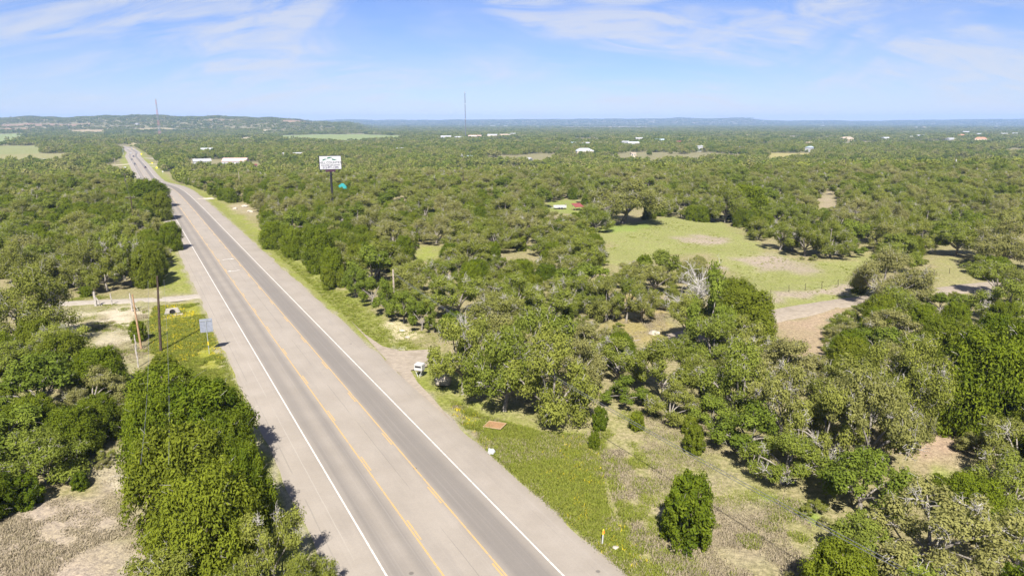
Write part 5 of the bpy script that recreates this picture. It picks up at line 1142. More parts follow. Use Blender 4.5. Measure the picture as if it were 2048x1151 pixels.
REST = np.array([
2408,3404,46,76,0,2957,3396,51,64,0,677,4254,51,68,0,-1252,3528,44,71,0,2988,4180,45,75,0,1245,3086,47,63,0,-429,3282,55,70,0,839,3644,48,64,0,166,
4030,42,53,2,1758,3161,45,67,0,-2527,3841,45,68,0,2101,3905,54,89,0,1940,3950,45,71,0,1471,3745,48,61,0,297,3953,52,74,0,2915,3921,53,89,0,-919,1531,
45,69,0,3324,4256,45,66,0,1384,3754,52,72,0,563,4225,53,83,0,2770,3454,52,84,0,-3160,3671,48,75,0,1926,3391,48,72,0,946,3217,48,64,0,-44,4045,54,75,2,
-1480,3437,51,68,0,1367,2804,44,61,0,-80,3771,51,81,0,1618,3336,54,71,0,1115,3513,51,71,0,-2654,3086,48,78,0,-2570,3095,43,59,0,722,3763,48,79,0,-816,
2320,25,49,1,-3507,4005,53,68,0,-2258,3221,43,59,0,1368,3119,47,79,0,-2539,3728,53,66,0,-1172,1767,25,48,1,2999,4051,46,60,0,-2607,4294,53,87,0,-1772,
4283,55,78,0,-694,4170,49,71,0,297,3540,46,69,2,2355,4196,42,70,0,17,3633,46,64,0,-2603,3277,48,81,0,1392,3400,53,67,0,3336,4095,54,75,0,-1454,3855,50,
84,0,2931,4259,56,75,0,2684,4010,45,66,0,-763,4068,51,66,0,-2087,3229,48,79,0,53,2694,25,59,1,-1588,3680,48,69,0,-185,2951,46,73,0,1084,4012,46,76,0,
2655,3300,51,83,0,-187,3617,55,76,0,-1599,2378,44,64,0,-2939,3760,56,87,0,3131,4299,44,73,0,724,3490,25,62,1,118,2924,52,74,0,-1096,3961,47,71,0,920,
3838,52,71,0,-319,3383,48,77,0,-974,3543,50,63,0,1815,4266,47,72,0,-335,1884,43,63,0,-445,3463,43,61,2,1400,3973,48,67,0,919,3540,45,62,2,-1618,2897,
52,78,0,-272,3948,47,74,0,-2226,3655,46,59,0,-1608,3566,52,67,0,-113,3044,49,72,0,-493,3972,45,76,0,1876,2708,54,73,0,1355,4080,53,74,0,3013,3959,55,
91,0,-1896,2544,45,68,0,1816,2398,43,60,0,1363,2348,25,60,1,-3253,3796,46,75,0,1703,4067,54,76,0,1931,3861,47,75,0,-1034,3443,50,64,0,-1032,4019,42,57,
0,-1756,2486,50,69,0,-1678,4074,43,73,0,-3174,4134,53,73,0,-1618,3969,46,69,0,2691,4108,48,64,0,-401,4075,49,83,0,40,3332,54,67,0,1690,4174,52,79,0,
-3104,3841,55,83,0,-1083,1478,47,67,0,-1163,4280,51,71,0,2206,3708,49,78,0,-15,2482,45,57,0,1601,4142,54,77,0,2737,3784,46,77,0,-63,1795,47,61,0,3514,
4082,50,78,0,2542,3022,52,71,0,1073,4178,56,72,0,405,3801,52,72,0,-846,3978,56,71,0,-1366,3688,43,58,0,2087,3379,55,69,0,1419,2870,46,71,0,-208,4162,
55,91,0,-646,4078,53,87,0,1762,2615,50,67,0,-1828,3131,44,70,0,-2954,3586,46,58,0,-1095,3804,50,72,0,1140,3864,43,71,0,-1859,4091,45,71,0,2531,4028,48,
63,0,2267,4128,54,86,0,-57,4184,45,63,2,-271,2858,42,58,0,-3526,4218,52,73,0,-1698,3886,50,83,0,3070,4229,44,65,0,1419,3627,52,67,0,1119,3929,53,82,0,
-572,3092,46,62,0,-325,3103,52,78,0,30,2911,50,63,0,-632,2828,48,67,0,-2704,3770,48,75,0,1265,4085,50,74,0,1332,3662,42,63,0,3066,4079,48,74,0,-590,
2688,52,69,0,-1293,3355,45,68,0,2159,4104,51,71,0,426,4087,47,74,0,-1858,2596,43,60,0,-938,4027,51,73,0,2439,4294,45,72,0,2209,4242,48,66,0,-199,3282,
45,74,0,1569,3780,50,69,0,626,3898,51,66,0,377,4044,48,62,2,-818,3407,55,83,0,2629,3637,51,80,0,2268,3831,49,70,0,3062,3685,43,62,2,2625,3819,49,64,0,
-3729,4235,54,73,0,1975,4154,55,79,0,-697,3768,54,85,0,632,3214,50,76,0,-2985,4234,45,59,0,-3077,4274,55,88,0,1214,2026,44,71,0,635,4038,51,86,0,3634,
4153,44,63,0,745,3391,45,67,0,1949,3536,46,77,0,-673,3251,50,80,0,1838,4040,52,84,0,-1346,3806,47,61,0,-953,3387,48,67,0,-1035,3059,47,76,0,-864,3495,
43,57,0,-16,3908,54,82,0,-2837,3869,53,79,0,-2531,4201,44,66,0,484,3166,47,65,0,-78,3582,44,70,0,1514,3364,54,81,0,3149,4097,45,63,0,1495,3048,25,59,1,
2555,3610,51,70,0,712,3574,46,76,0,2228,4058,46,61,0,1671,3190,25,53,1,-44,3683,43,63,0,1985,3461,46,63,0,392,3560,44,56,0,-2603,3469,46,71,0,-2849,
4196,46,64,0,1226,2474,45,56,0,-1518,4044,51,70,0,-322,4147,48,80,0,230,3927,50,79,0,-44,2649,47,60,0,-369,3948,47,77,0,467,3909,54,68,0,2838,3560,53,
88,0,1017,1277,51,66,0,1242,3342,46,60,0,-474,3777,54,74,0,-734,4265,42,55,0,1697,3995,52,75,0,-3631,4245,47,73,0,775,3964,48,78,0,2410,3787,43,56,0,
-569,3934,45,76,0,-770,3530,47,62,0,291,3797,56,91,0,2533,3177,44,72,0,-2315,3010,43,73,0,-612,3370,45,66,0,410,3459,44,70,0,847,2285,47,64,0,853,4235,
51,68,0,2218,3132,45,61,0,3403,4254,52,72,0,-968,3304,44,59,0,1752,3585,47,66,0,1648,2151,48,62,0,1291,4247,49,78,0,170,3853,42,54,2,1875,3075,42,61,0,
2141,3688,46,69,0,-2589,3375,53,82,0,-3059,3469,51,65,2,498,3471,50,83,0,2210,3294,47,68,0,1014,3854,44,66,0,-1108,2908,46,61,0,-3407,3920,45,74,0,
1061,2018,44,58,0,-1783,3976,55,78,0,-440,2815,47,59,0,2834,3203,56,83,0,-2780,3385,54,71,0,-975,2962,56,73,0,-267,3772,42,55,0,-731,2686,50,76,0,-196,
3488,51,85,0,-2988,3888,51,83,2,1527,3628,45,75,0,-3462,4166,45,57,0,3077,3601,49,82,2,70,3071,45,60,0,952,3151,47,61,0,3135,4158,45,73,0,1958,3752,55,
84,0,2316,3745,45,57,0,1734,3754,51,81,0,-968,3780,44,69,0,2603,4272,43,64,0,-1350,3543,53,69,0,1932,2569,48,68,0,1511,2586,48,80,0,2018,3600,44,68,0,
1034,3973,44,64,0,1219,3481,51,63,0,-99,3895,50,64,0,2018,2668,51,74,0,2707,3396,49,66,0,-1427,3643,47,66,0,-3192,3936,53,81,2,545,3252,48,81,0,2190,
3470,47,59,0,308,2959,52,71,0,-2676,3215,52,82,0,1987,3173,42,72,0,489,4237,49,71,0,385,3199,54,74,0,2689,3214,51,79,0,1380,3213,50,70,0,641,865,25,63,
1,404,4169,55,86,0,3217,3838,55,79,0,868,2861,51,69,0,2391,3177,54,77,0,2910,3471,49,68,0,4,3835,44,66,0,1940,3626,45,59,0,2305,3902,51,86,0,2139,4010,
51,81,0,3073,3800,43,66,0,1787,2329,45,76,0,3546,4158,43,64,0,-1277,4208,45,61,0,-902,3307,49,70,0,-439,3708,53,78,0,1392,4201,46,74,0,1079,3100,49,69,
0,2486,3060,43,65,0,-2343,3895,49,71,0,413,3289,47,75,0,2807,3276,46,68,0,1894,4187,47,76,0,-2319,3323,52,70,0,-321,3553,51,67,2,-1461,3549,43,69,0,
-2714,3156,47,76,0,185,3355,47,70,0,-563,3709,45,58,0,1460,4106,48,61,0,-2341,3619,52,69,0,-311,4015,43,61,2,6,4119,49,76,0,2099,4214,42,56,2,212,3739,
55,79,0,2916,3651,56,78,0,-223,3868,49,67,0,-2203,3081,46,70,0,-1254,3772,56,82,0,-841,2879,25,50,1,-1096,2978,25,51,1,-1667,3744,56,70,0,-3583,4118,
48,61,0,2221,3929,49,69,0,-493,2406,47,62,0,-1290,3890,53,66,0,-3145,4230,43,66,2,2759,3918,54,91,0,-124,2138,44,56,0,2524,3528,52,66,0,312,3679,47,69,
0,479,3258,43,62,0,-3334,4002,46,69,2,608,2811,54,70,0,1030,3767,45,71,0,1592,3952,48,61,0,-2987,4169,44,71,2,711,4183,50,65,0,-2479,3982,43,70,0,3216,
3638,49,67,0,3628,4237,55,76,0,3155,3951,50,64,0,-2250,3800,54,76,0,-357,3167,51,73,0,2439,4168,42,70,0,-3098,3605,51,79,0,434,3679,51,73,0,-2689,4164,
51,82,0,2500,3253,46,62,0,-1658,3630,25,51,1,1339,3336,42,67,0,-638,3927,42,64,0,2928,4007,42,59,0,807,2665,43,71,0,628,3472,50,69,0,-1328,1805,42,57,
0,-92,2463,25,52,1,2767,4260,48,64,0,2042,3216,51,82,0,-2685,3004,55,92,0,-3240,4136,44,61,0,2787,3658,54,81,0,3084,4002,54,84,2,136,1904,25,45,1,-606,
3457,52,79,0,1462,3525,47,60,0,-179,3388,50,71,0,-2218,3723,43,72,0,-1492,3693,48,62,0,13,3715,48,74,0,-692,3699,43,65,0,-513,3463,50,76,0,-518,4271,
49,71,0,3088,3512,43,60,0,-1178,3452,43,61,0,-1620,4041,52,80,0,1024,4122,43,66,0,-1190,1932,25,53,1,2307,4267,50,77,0,-1246,4275,55,85,0,1291,3058,25,
55,1,-774,2510,49,63,0,-223,3727,44,56,0,-1436,3499,25,58,1,-595,3864,51,82,0,-2168,3538,44,71,0,-1241,3426,49,77,0,125,4241,55,70,0,-1361,2215,25,51,
1,1339,3466,44,68,2,485,3806,51,65,0,-2126,3297,49,83,0,495,3544,56,90,0,-1345,4140,51,72,0,3331,3921,43,64,0,-766,4157,47,74,2,-1573,2109,47,67,0,116,
3989,50,74,0,766,2981,53,66,0,-2794,4243,55,87,0,1693,3650,55,74,0,-778,3108,51,64,0,1582,3394,45,68,0,-1984,2860,51,69,0,521,4137,50,69,0,-2719,4268,
56,80,0,-2997,4094,47,68,0,895,2073,48,61,0,-2220,3334,53,72,0,943,3658,47,63,0,3078,3863,45,71,0,1442,3860,49,81,0,-3327,3771,43,58,0,-2408,4078,42,
56,0,2447,3535,43,55,0,-1170,3110,55,77,0,-1073,3878,52,73,0,89,3804,53,75,0,1744,4295,50,69,0,1557,3686,44,74,0,3375,3855,53,69,0,-827,4285,48,64,0,
20,4001,53,85,0,956,4192,53,85,0,1270,3934,43,69,0,-3014,3762,51,84,0,2020,3315,54,69,0,-993,4186,47,64,0,-1449,3298,53,77,0,1026,3385,43,66,0,1792,
3401,25,52,1,1118,4251,49,70,0,2087,4294,48,61,0,-1783,4057,49,66,2,2360,3302,46,73,0,795,3522,54,78,0,-3065,4119,46,71,2,1895,3805,46,72,0,-275,3204,
53,87,0,3435,3914,44,65,0,2025,3081,52,73,0,1321,3402,47,77,0,724,3327,48,79,0,3154,3733,42,61,2,-626,2901,25,57,1,2749,3986,43,57,0,1485,3279,52,71,0,
-2841,3325,43,66,0,2302,3276,45,73,0,-593,3562,52,88,0,-264,4114,46,69,0,-249,3546,53,71,0,1255,3165,46,63,0,-2690,3392,49,80,0,1045,4288,48,80,0,1568,
2093,25,56,1,-2119,3748,25,47,1,-1852,4273,48,73,2,-3098,3737,55,86,0,945,3329,47,62,0,2206,3547,44,65,0,3460,3993,52,73,0,-525,4199,53,89,0,1644,3463,
50,82,0,-2549,3983,44,63,2,162,3645,50,85,0,1198,4094,46,58,0,1603,3215,46,62,0,1314,4162,52,78,0,1109,3782,52,69,0,1912,4264,46,61,0,-1166,3627,53,78,
0,543,4009,46,67,0,2725,3541,47,75,0,-1709,4160,45,73,0,2582,4096,44,60,0,2844,4020,45,60,0,-890,3655,49,80,0,-891,2523,46,65,0,3419,4173,52,88,0,-327,
2327,46,58,0,1993,3389,50,79,0,1162,3703,45,64,0,-407,3605,53,67,0,2137,3184,48,67,0,3,4246,45,71,0,387,3374,47,75,0,-1602,2530,44,56,0,2480,3591,51,
67,0,1317,3746,25,62,1,1780,3016,44,61,0,-113,3472,55,74,0,2629,3043,49,68,0,2351,4031,50,77,0,-2902,3459,46,64,0,424,3988,54,70,0,-2909,3317,49,65,0,
-1185,4040,47,66,0,634,4194,42,58,0,3200,4212,42,67,0,-590,4270,56,78,0,-3157,3556,53,81,0,2383,3064,49,78,0,-209,3220,45,61,0,539,3714,45,69,2,3508,
4216,51,82,2,2945,3755,47,67,2,1198,4289,48,61,0,2280,3684,25,60,1,3011,3633,51,78,0,-1369,3426,54,69,0,-468,3050,47,59,0,2053,4148,52,73,0,583,3644,
55,92,0,1645,3769,46,58,0,1800,2786,44,57,0,541,3127,49,63,0,-1699,3957,45,67,0,-735,2835,25,55,1,-2731,3964,46,69,0,1040,3202,55,83,0,-529,2247,25,57,
1,1846,3231,54,72,0,2382,3848,49,71,0,600,3757,48,65,0,3258,4183,49,70,2,2704,3620,49,76,0,2877,3287,47,80,0,801,4162,43,59,0,3210,4040,49,77,0,-1002,
3854,51,74,0,-1368,3966,54,75,0,-1284,3621,49,65,0,439,3091,49,66,0,172,3505,54,73,0,3586,4299,46,59,0,2794,3340,47,71,2,307,3461,43,59,0,3303,3740,53,
87,2,2377,4278,42,55,0,659,3379,54,72,0,-3431,4221,43,61,2,-242,2930,25,47,1,-601,3232,54,72,0,603,3031,48,71,0,981,3260,25,60,1,-494,4056,54,88,0,
-2097,2982,48,68,0,-2928,4162,25,63,1,2579,3350,43,62,0,2454,3348,45,75,0,1309,4011,54,78,0,-2217,3033,25,53,1,151,3290,46,63,0,-564,2884,49,62,0,2864,
4099,42,58,0,1997,4009,49,78,0,1691,2587,44,66,0,2563,3464,46,77,0,-362,3459,52,68,0,-1358,1753,46,74,0,638,3314,42,61,0,2379,3649,54,77,0,-2688,3889,
45,71,0,1740,3348,25,61,1,-2362,3155,53,75,0,3139,3825,55,80,0,-1762,3111,43,56,2,2081,3525,50,67,0,-2174,3867,25,45,1,-33,2256,53,72,0,712,3898,49,75,
0,-2005,3221,25,55,1,-888,4156,52,71,2,2242,3360,53,74,0,-2749,3317,51,71,0,960,3766,50,64,0,984,3584,53,75,0,2587,3270,48,80,0,-575,2053,42,53,0,3761,
4257,55,78,0,286,4180,54,78,0,202,4205,46,72,0,2505,4157,46,61,0,-2796,4078,46,59,0,-3306,3941,46,60,2,2527,4107,25,63,1,-8,3273,52,73,0,1766,4193,43,
69,0,-426,3211,48,70,0,1177,3126,47,63,0,-751,3383,25,58,1,2355,3945,43,63,0,2608,4033,47,72,0,-2092,3406,44,68,0,504,3655,46,71,0,1937,3320,46,69,0,
842,3468,44,62,0,-1685,4293,55,85,0,-1184,3839,55,69,0,-1917,3356,25,53,1,-985,4261,43,63,0,930,2190,25,53,1,2989,3496,55,85,0,-2159,3424,46,64,0,653,
4126,47,61,0,1632,3600,54,74,0,815,3199,43,61,0,-2167,3750,25,56,1,286,3606,45,63,0,742,3659,56,72,0,890,3725,55,76,0,1361,4289,51,68,0,1747,2863,46,
71,0,-1166,3698,43,54,0,3160,3582,53,72,0,-2192,3217,49,63,0,1606,4057,54,84,0,-1978,3509,25,49,1,332,4094,44,55,0,59,4061,49,78,0,1539,4260,52,80,0,
2047,3146,44,74,0,-996,4075,43,64,0,1554,4194,46,77,0,2735,3124,51,72,2,3597,4078,45,69,2,-2618,3169,51,79,0,1772,2712,51,67,0,-1980,3147,42,59,0,3003,
3807,48,76,0,-194,4298,50,81,0,91,3585,52,70,0,551,3896,46,76,2,-2443,3680,47,64,0,-2753,3699,25,62,1,-541,3304,50,63,0,1149,3268,45,58,0,2059,2962,47,
65,0,-1316,3297,25,57,1,-620,3993,46,66,0,28,2984,51,68,0,275,4051,49,70,0,-3433,3996,50,71,2,-260,4206,43,54,2,-1450,1905,51,70,0,-1543,3936,46,76,0,
3239,3932,44,71,0,-2349,3524,49,68,0,1378,3553,50,77,0,2482,3140,47,64,0,1770,3687,44,64,0,-119,4144,55,70,0,-2860,3805,45,72,0,2426,3703,46,68,0,2026,
3851,46,66,2,-3348,3881,50,78,0,812,4029,50,79,0,-471,3902,45,65,0,-357,1955,43,64,0,-563,2176,25,45,1,1527,3430,43,58,0,-935,3882,53,82,0,1233,4188,
53,82,0,1956,4057,25,63,1,401,3029,52,65,0,-471,2287,42,55,0,1115,3323,42,57,0,1471,4171,46,72,0,971,4020,56,82,0,-279,2565,46,62,0,279,3037,47,63,0,
-1071,3121,42,64,0,1543,3907,46,70,0,-417,4183,45,68,0,-1097,4186,48,70,0,-1941,4142,25,61,1,1915,3475,50,77,0,830,3097,43,62,0,911,3395,56,93,0,-57,
3215,47,68,0,2511,4296,50,69,0,-265,3321,44,72,0,-2428,3530,43,54,0,-550,4003,48,64,0,-3327,4110,47,61,0,-892,2792,25,47,1,-412,3824,48,73,0,-1265,
4080,53,81,0,1330,3264,53,73,0,-2983,3351,50,79,0,2895,3846,43,71,0,-112,4288,43,73,0,-1210,2000,25,48,1,1953,3028,33,45,0,-203,3975,34,48,0,-1657,
3675,34,57,0,954,2139,39,50,0,-754,3920,37,53,0,867,3807,36,60,0,-400,2232,25,58,1,747,2702,37,51,0,1056,2631,36,50,0,-2821,3932,33,48,0,2215,3774,38,
49,0,-1390,4199,41,56,2,59,3214,39,53,0,2821,3420,36,54,0,2144,4258,35,51,0,216,2025,25,54,1,-959,3670,36,53,2,3714,4202,36,60,0,-636,3022,34,44,0,
1807,2520,37,52,0,-854,3878,36,52,0,2084,2821,32,45,0,2871,3357,39,64,0,1548,3484,37,55,2,-2768,3581,40,51,0,-1906,4290,34,53,0,-138,4042,33,54,0,2686,
3928,41,65,0,150,4174,35,56,0,-2046,3276,33,52,0,-27,2715,34,51,0,318,3249,42,67,0,-1532,3404,25,56,1,-2286,3496,40,52,0,-742,2082,33,53,0,2002,3007,
33,52,2,661,2421,35,57,0,3521,3990,37,62,0,1748,3079,40,50,0,539,2430,40,52,0,2719,3852,35,44,2,1363,1902,41,52,0,-2510,3208,35,47,0,2363,3763,25,51,1,
-818,2928,42,60,0,1007,4239,37,50,2,-943,1727,31,45,0,-1728,3003,25,60,1,-504,3351,39,61,0,-2353,3374,34,52,0,-624,3624,41,56,2,-1364,3102,35,52,0,
2143,3549,39,62,0,-2454,4286,33,46,0,-3228,3856,34,48,0,2156,3932,35,51,2,-1304,3420,34,51,0,2044,3762,36,46,2,-2469,3620,33,45,0,2568,3080,40,51,0,
3380,3994,41,55,0,-2331,3439,25,62,1,1264,1991,25,46,1,-560,4058,36,51,0,-3025,3399,34,48,0,1341,3894,42,71,0,1039,2440,37,56,0,2265,4197,37,58,0,1304,
3505,33,49,0,-904,1342,25,50,1,2545,3867,34,51,0,-400,3391,35,51,0,190,1896,32,45,0,2308,3333,40,58,0,142,3732,42,65,0,1165,3458,38,51,0,-1061,2999,25,
47,1,567,3073,35,51,0,-2850,4270,39,58,2,2219,3607,35,58,0,-3217,4206,40,54,2,414,3743,35,48,0,3237,3781,34,55,2,2993,3893,39,55,0,-1491,2357,35,55,0,
1281,3856,36,47,0,-1313,1867,31,45,0,-1772,3867,35,54,0,-306,3723,39,62,0,2760,4061,38,63,0,2078,3995,37,60,0,209,2905,37,46,0,3214,4129,41,59,0,-391,
3342,33,53,0,197,3246,37,58,0,-2389,3685,34,45,0,-470,3514,42,54,0,-549,3016,37,60,0,-1177,3557,33,46,0,17,3531,37,51,0,-2322,3251,33,53,0,1262,3392,
35,49,0,2441,3930,40,50,0,-1455,2463,25,62,1,-540,3828,34,56,0,-42,2823,32,47,0,2412,4226,37,46,0,-1894,3319,36,52,0,-1641,4177,35,43,0,-554,2392,34,
56,0,2783,4174,37,58,0,1046,2872,37,62,0,-2418,3899,40,57,0,-3136,4293,37,51,0,-2475,3789,35,57,0,1438,3354,35,55,0,-1127,3906,36,56,2,1903,4032,33,47,
2,-74,2753,40,53,0,116,3910,33,43,0,326,3882,34,54,0,1213,3783,35,44,0,764,4095,36,56,0,-695,3883,34,54,0,1714,3203,39,51,0,1344,3963,33,44,0,2057,
3022,35,58,0,-778,3679,34,55,0,1171,2674,31,53,0,2330,3137,42,64,0,-3258,3684,41,67,0,1627,3064,41,56,0,2427,4062,37,53,0,1671,3372,37,50,0,-1344,3236,
38,55,0,-526,2095,33,51,0,972,3009,33,43,0,1836,4128,41,67,0,-489,4133,38,53,0,-1210,3930,38,59,2,-668,3335,33,54,0,506,3322,33,53,0,-488,3124,41,59,0,
379,4253,35,58,0,-1396,3840,41,64,0,-1593,4138,42,56,0,-896,3439,36,59,0,-1724,3769,33,50,0,3252,4267,34,55,0,1116,3209,34,44,0,2670,3684,39,66,2,-120,
3825,37,49,0,474,3724,33,46,0,2480,4002,33,50,0,-3102,4018,38,49,0,1869,2517,32,47,0,1049,3268,33,43,0,1215,3413,39,61,0,318,3193,38,62,0,-23,1140,33,
43,0,-2128,3359,42,54,0,105,3027,34,53,0,-1923,2686,34,57,0,-1865,3026,34,46,0,2314,3665,25,53,1,118,4064,37,55,0,-2531,3429,37,61,0,2375,4154,25,61,1,
-620,2542,34,50,0,663,3740,25,63,1,-1646,3024,35,54,0,-1960,3390,33,44,0,-344,1740,31,50,0,-2841,3661,37,52,0,3188,3904,37,57,0,-434,3945,33,46,0,2860,
3774,38,64,0,994,2278,32,43,0,176,3101,36,48,0,2469,3795,34,48,0,-1755,2392,25,57,1,2881,3974,39,61,0,-1094,4125,33,54,0,1535,3998,35,45,2,865,3523,38,
60,0,1925,3681,33,41,0,-2042,3564,25,56,1,-2319,3199,33,46,0,-3515,4148,35,52,0,2123,3479,37,55,0,-1652,2237,25,54,1,1402,2123,38,60,0,-1285,3196,34,
45,0,-2036,2797,38,50,0,-839,3034,37,51,0,2932,3302,37,58,0,924,4088,37,56,0,775,1906,32,47,0,-667,3828,42,66,0,333,4221,39,59,0,-2572,3791,38,63,0,
-595,2959,25,60,1,-2700,3657,39,50,0,-1582,2632,38,58,0,-337,1382,30,42,0,1838,3781,33,50,0,1256,3640,39,57,0,-120,3370,39,65,0,-1928,2830,25,50,1,
-1421,3907,36,58,0,1747,3251,42,53,0,2474,4250,39,61,0,2311,3986,25,63,1,-12,3481,39,64,0,-960,3481,38,51,0,-83,2803,25,50,1,-1791,2839,34,48,0,443,
3590,37,53,0,134,2048,32,47,0,2271,3091,38,56,0,-3498,4287,33,49,0,-3777,4289,35,57,0,127,3370,33,53,2,543,3792,36,48,0,1796,3560,25,56,1,-1365,2451,
25,58,1,-1327,2325,25,63,1,69,4213,40,64,0,173,2781,34,52,0,-29,1023,42,53,0,-345,3857,37,58,0,-2053,3081,42,59,0,117,3866,33,48,0,677,3814,37,46,0,
-2762,3193,34,54,0,2339,3383,35,49,0,694,3114,34,49,0,-82,4243,37,54,2,-933,4255,35,45,2,3211,4291,37,53,0,-2321,3957,38,57,0,1142,3654,35,60,0,890,
4282,33,43,0,-769,3033,25,48,1,-1695,3822,33,46,0,-1705,2655,35,55,0,-217,3435,36,61,0,-322,4207,34,45,2,-2396,3268,25,50,1,1430,3799,35,59,0,-549,
1687,34,48,0,-2870,3505,35,55,0,1666,4116,37,62,0,-122,2538,31,39,0,-841,3800,38,57,0,-525,2332,39,63,0,-740,2978,25,45,1,3238,3707,37,47,0,1819,3055,
33,42,2,-2328,3683,25,59,1,-1583,2692,25,62,1,1458,3988,38,62,0,3271,4118,42,56,2,180,3952,34,47,0,-1536,3472,33,53,0,1477,3812,34,48,2,-1375,3759,37,
49,0,929,3934,34,56,0,-1039,3959,33,51,2,-2791,3795,40,54,0,897,4196,36,60,0,2581,3133,33,41,0,250,3867,34,47,0,-247,3386,33,43,0,340,3299,34,46,0,
1472,3421,36,61,0,2509,3680,40,66,2,746,3097,35,56,0,-1241,3098,39,61,0,-987,2885,42,65,0,804,4288,42,60,0,204,2845,37,48,0,-630,2743,25,59,1,2464,
3431,34,56,0,1635,2644,39,58,0,42,4294,36,58,0,-373,4008,33,46,0,-1376,3271,34,55,0,-680,3087,25,50,1,341,3627,34,55,0,2455,3191,35,53,0,2690,4194,41,
54,0,-2692,3578,33,55,0,2111,3130,37,46,0,-883,1601,25,52,1,732,3185,34,58,0,1197,2418,30,41,0,1886,4124,34,58,0,-3363,4292,39,50,0,1757,3888,35,50,0,
529,4281,38,52,0,579,3428,36,52,0,1179,4220,39,61,2,-1544,3529,34,57,0,-547,2464,38,54,0,3079,3744,38,49,0,-256,3007,40,63,0,-1335,4225,40,55,0,1851,
3397,39,62,2,-1127,4059,34,56,0,-1932,3458,33,46,0,-1961,4278,35,54,0,854,3568,33,48,0,-140,2386,37,59,0,-520,3601,40,58,0,2617,3170,37,49,0,1047,2190,
30,43,0,1992,4215,34,43,0,1866,2789,35,59,0,-724,3825,40,53,2,365,3949,37,58,2,-1133,3165,25,55,1,1405,3301,35,54,0,2778,3587,40,65,0,492,3044,34,48,0,
-1793,2610,25,55,1,-1233,3157,38,62,0,-212,3798,39,61,2,830,3923,36,57,0,-2015,3504,25,52,1,1663,3114,38,58,0,-165,2624,30,46,0,2856,4286,34,57,0,2210,
3839,38,56,0,2333,4137,36,57,2,-1399,3480,35,49,0,813,4097,34,55,0,-3671,4292,40,52,0,-2429,3295,36,56,0,2210,4179,34,46,0,305,803,31,51,0,-2174,2950,
25,62,1,-895,3725,35,47,0,1350,3607,41,54,0,-960,3243,33,48,2,1843,3334,33,54,0,-1846,4011,36,59,0,178,3791,33,46,0,-1170,3357,25,58,1,2066,3713,34,57,
0,2819,3496,33,44,0,231,3646,33,53,0,1254,3222,25,63,1,2648,3432,34,44,0,2268,3743,25,57,1,-784,2727,34,54,0,168,4106,35,55,0,-1963,4185,25,45,1,-2020,
4289,32,44,0,990,3689,36,50,0,1122,2616,37,58,0,745,2628,31,41,0,-1532,2578,25,63,1,2308,3430,35,45,0,2258,3511,37,49,0,1486,3472,38,52,0,-1952,2905,
31,52,0,-1495,4230,40,58,0,-2285,3440,33,47,2,896,4034,39,62,0,-131,1453,32,42,0,-1767,4128,35,60,2,-71,3406,36,50,0,661,2577,37,61,0,-1810,3910,33,53,
0,1775,3497,25,52,1,-1512,3370,33,44,0,-2416,4234,33,46,0,72,914,32,40,0,3075,4297,35,53,0,-159,1353,32,41,0,3238,3987,38,54,0,-2338,4056,25,61,1,-403,
3027,41,54,0,1890,2949,25,55,1,-1159,3968,36,52,0,3456,4087,34,53,2,3045,4177,36,45,2,955,2022,25,49,1,-181,2557,41,69,0,1700,2992,25,59,1,3395,4063,
36,47,0,-1365,2344,30,45,0,930,4248,41,57,0,958,3484,42,54,0,-456,1759,31,47,0,1436,3235,38,51,0,694,2483,38,50,0,2651,4065,34,51,0,388,3857,34,55,0,
2951,4076,36,46,0,87,3266,33,50,0,2020,4286,34,44,2,2405,3595,35,49,0,1584,2382,25,46,1,-1251,2320,32,50,0,-1028,4234,33,48,0,518,3951,38,59,0,-2362,
3211,30,50,0,-1844,2816,38,65,0,1479,3580,35,53,0,-116,2644,22,45,1,-845,1331,17,43,1,-1165,2884,17,38,1,237,867,26,35,0,-258,1867,27,39,0,630,988,21,
30,0,-547,1825,20,43,1,277,1393,18,40,1,1068,2266,26,34,0,263,2338,22,35,0,-1877,4040,22,31,0,31,1391,20,31,0,-664,2709,23,40,1,-876,1323,20,38,1,732,
1206,21,48,1,-1148,2017,19,46,1,-561,1793,19,34,1,746,1634,23,37,0,-1595,3516,22,43,1,118,896,25,42,0,893,1479,20,27,0,-104,2424,22,33,0,365,785,26,33,
0,-662,2296,30,48,0,76,1156,27,43,0,242,1362,25,32,0,1160,2394,21,33,0,-1715,3728,20,26,0,-407,1677,29,41,0,-295,1953,26,42,0,-1492,3328,24,38,0,1279,
2638,24,35,0,-1838,3969,23,45,1,-194,1401,23,29,0,398,1430,20,30,0,1334,3184,24,50,1,-41,1184,21,33,0,1377,3054,26,40,0,1658,3234,21,43,1,-1754,3800,
23,39,0,-1317,1911,24,39,0,-1468,2141,20,46,1,1368,2849,14,19,0,232,1894,15,22,0,1000,1475,12,17,0,199,2154,15,31,1,472,682,18,25,0,416,1496,16,21,0,
200,1488,15,17,0,767,1236,12,17,0,-934,2490,17,24,0,156,942,13,19,0,-564,710,12,25,1,266,1418,17,21,0,563,2385,15,18,0,281,2804,11,16,0,-975,2570,11,
23,1,46,1432,13,18,0,1100,2359,18,22,0,1435,3032,11,13,0,962,1841,11,15,0,177,1443,13,31,1,162,2166,18,27,0,-829,2238,12,17,2,-1073,2734,16,19,0,983,
1451,11,13,0,791,1185,11,15,0,218,1867,15,27,1,157,961,11,17,0,742,1177,15,20,0,1433,3016,11,14,0,201,695,16,22,0,1256,2615,12,14,0,563,2325,15,25,2,
-1200,2810,13,18,0,691,1538,10,14,0,265,2509,10,14,0,536,2318,10,11,0,218,1569,11,16,0,-432,695,7,9,0,-41,1304,8,15,1,517,2272,7,11,0,924,1498,9,11,0,
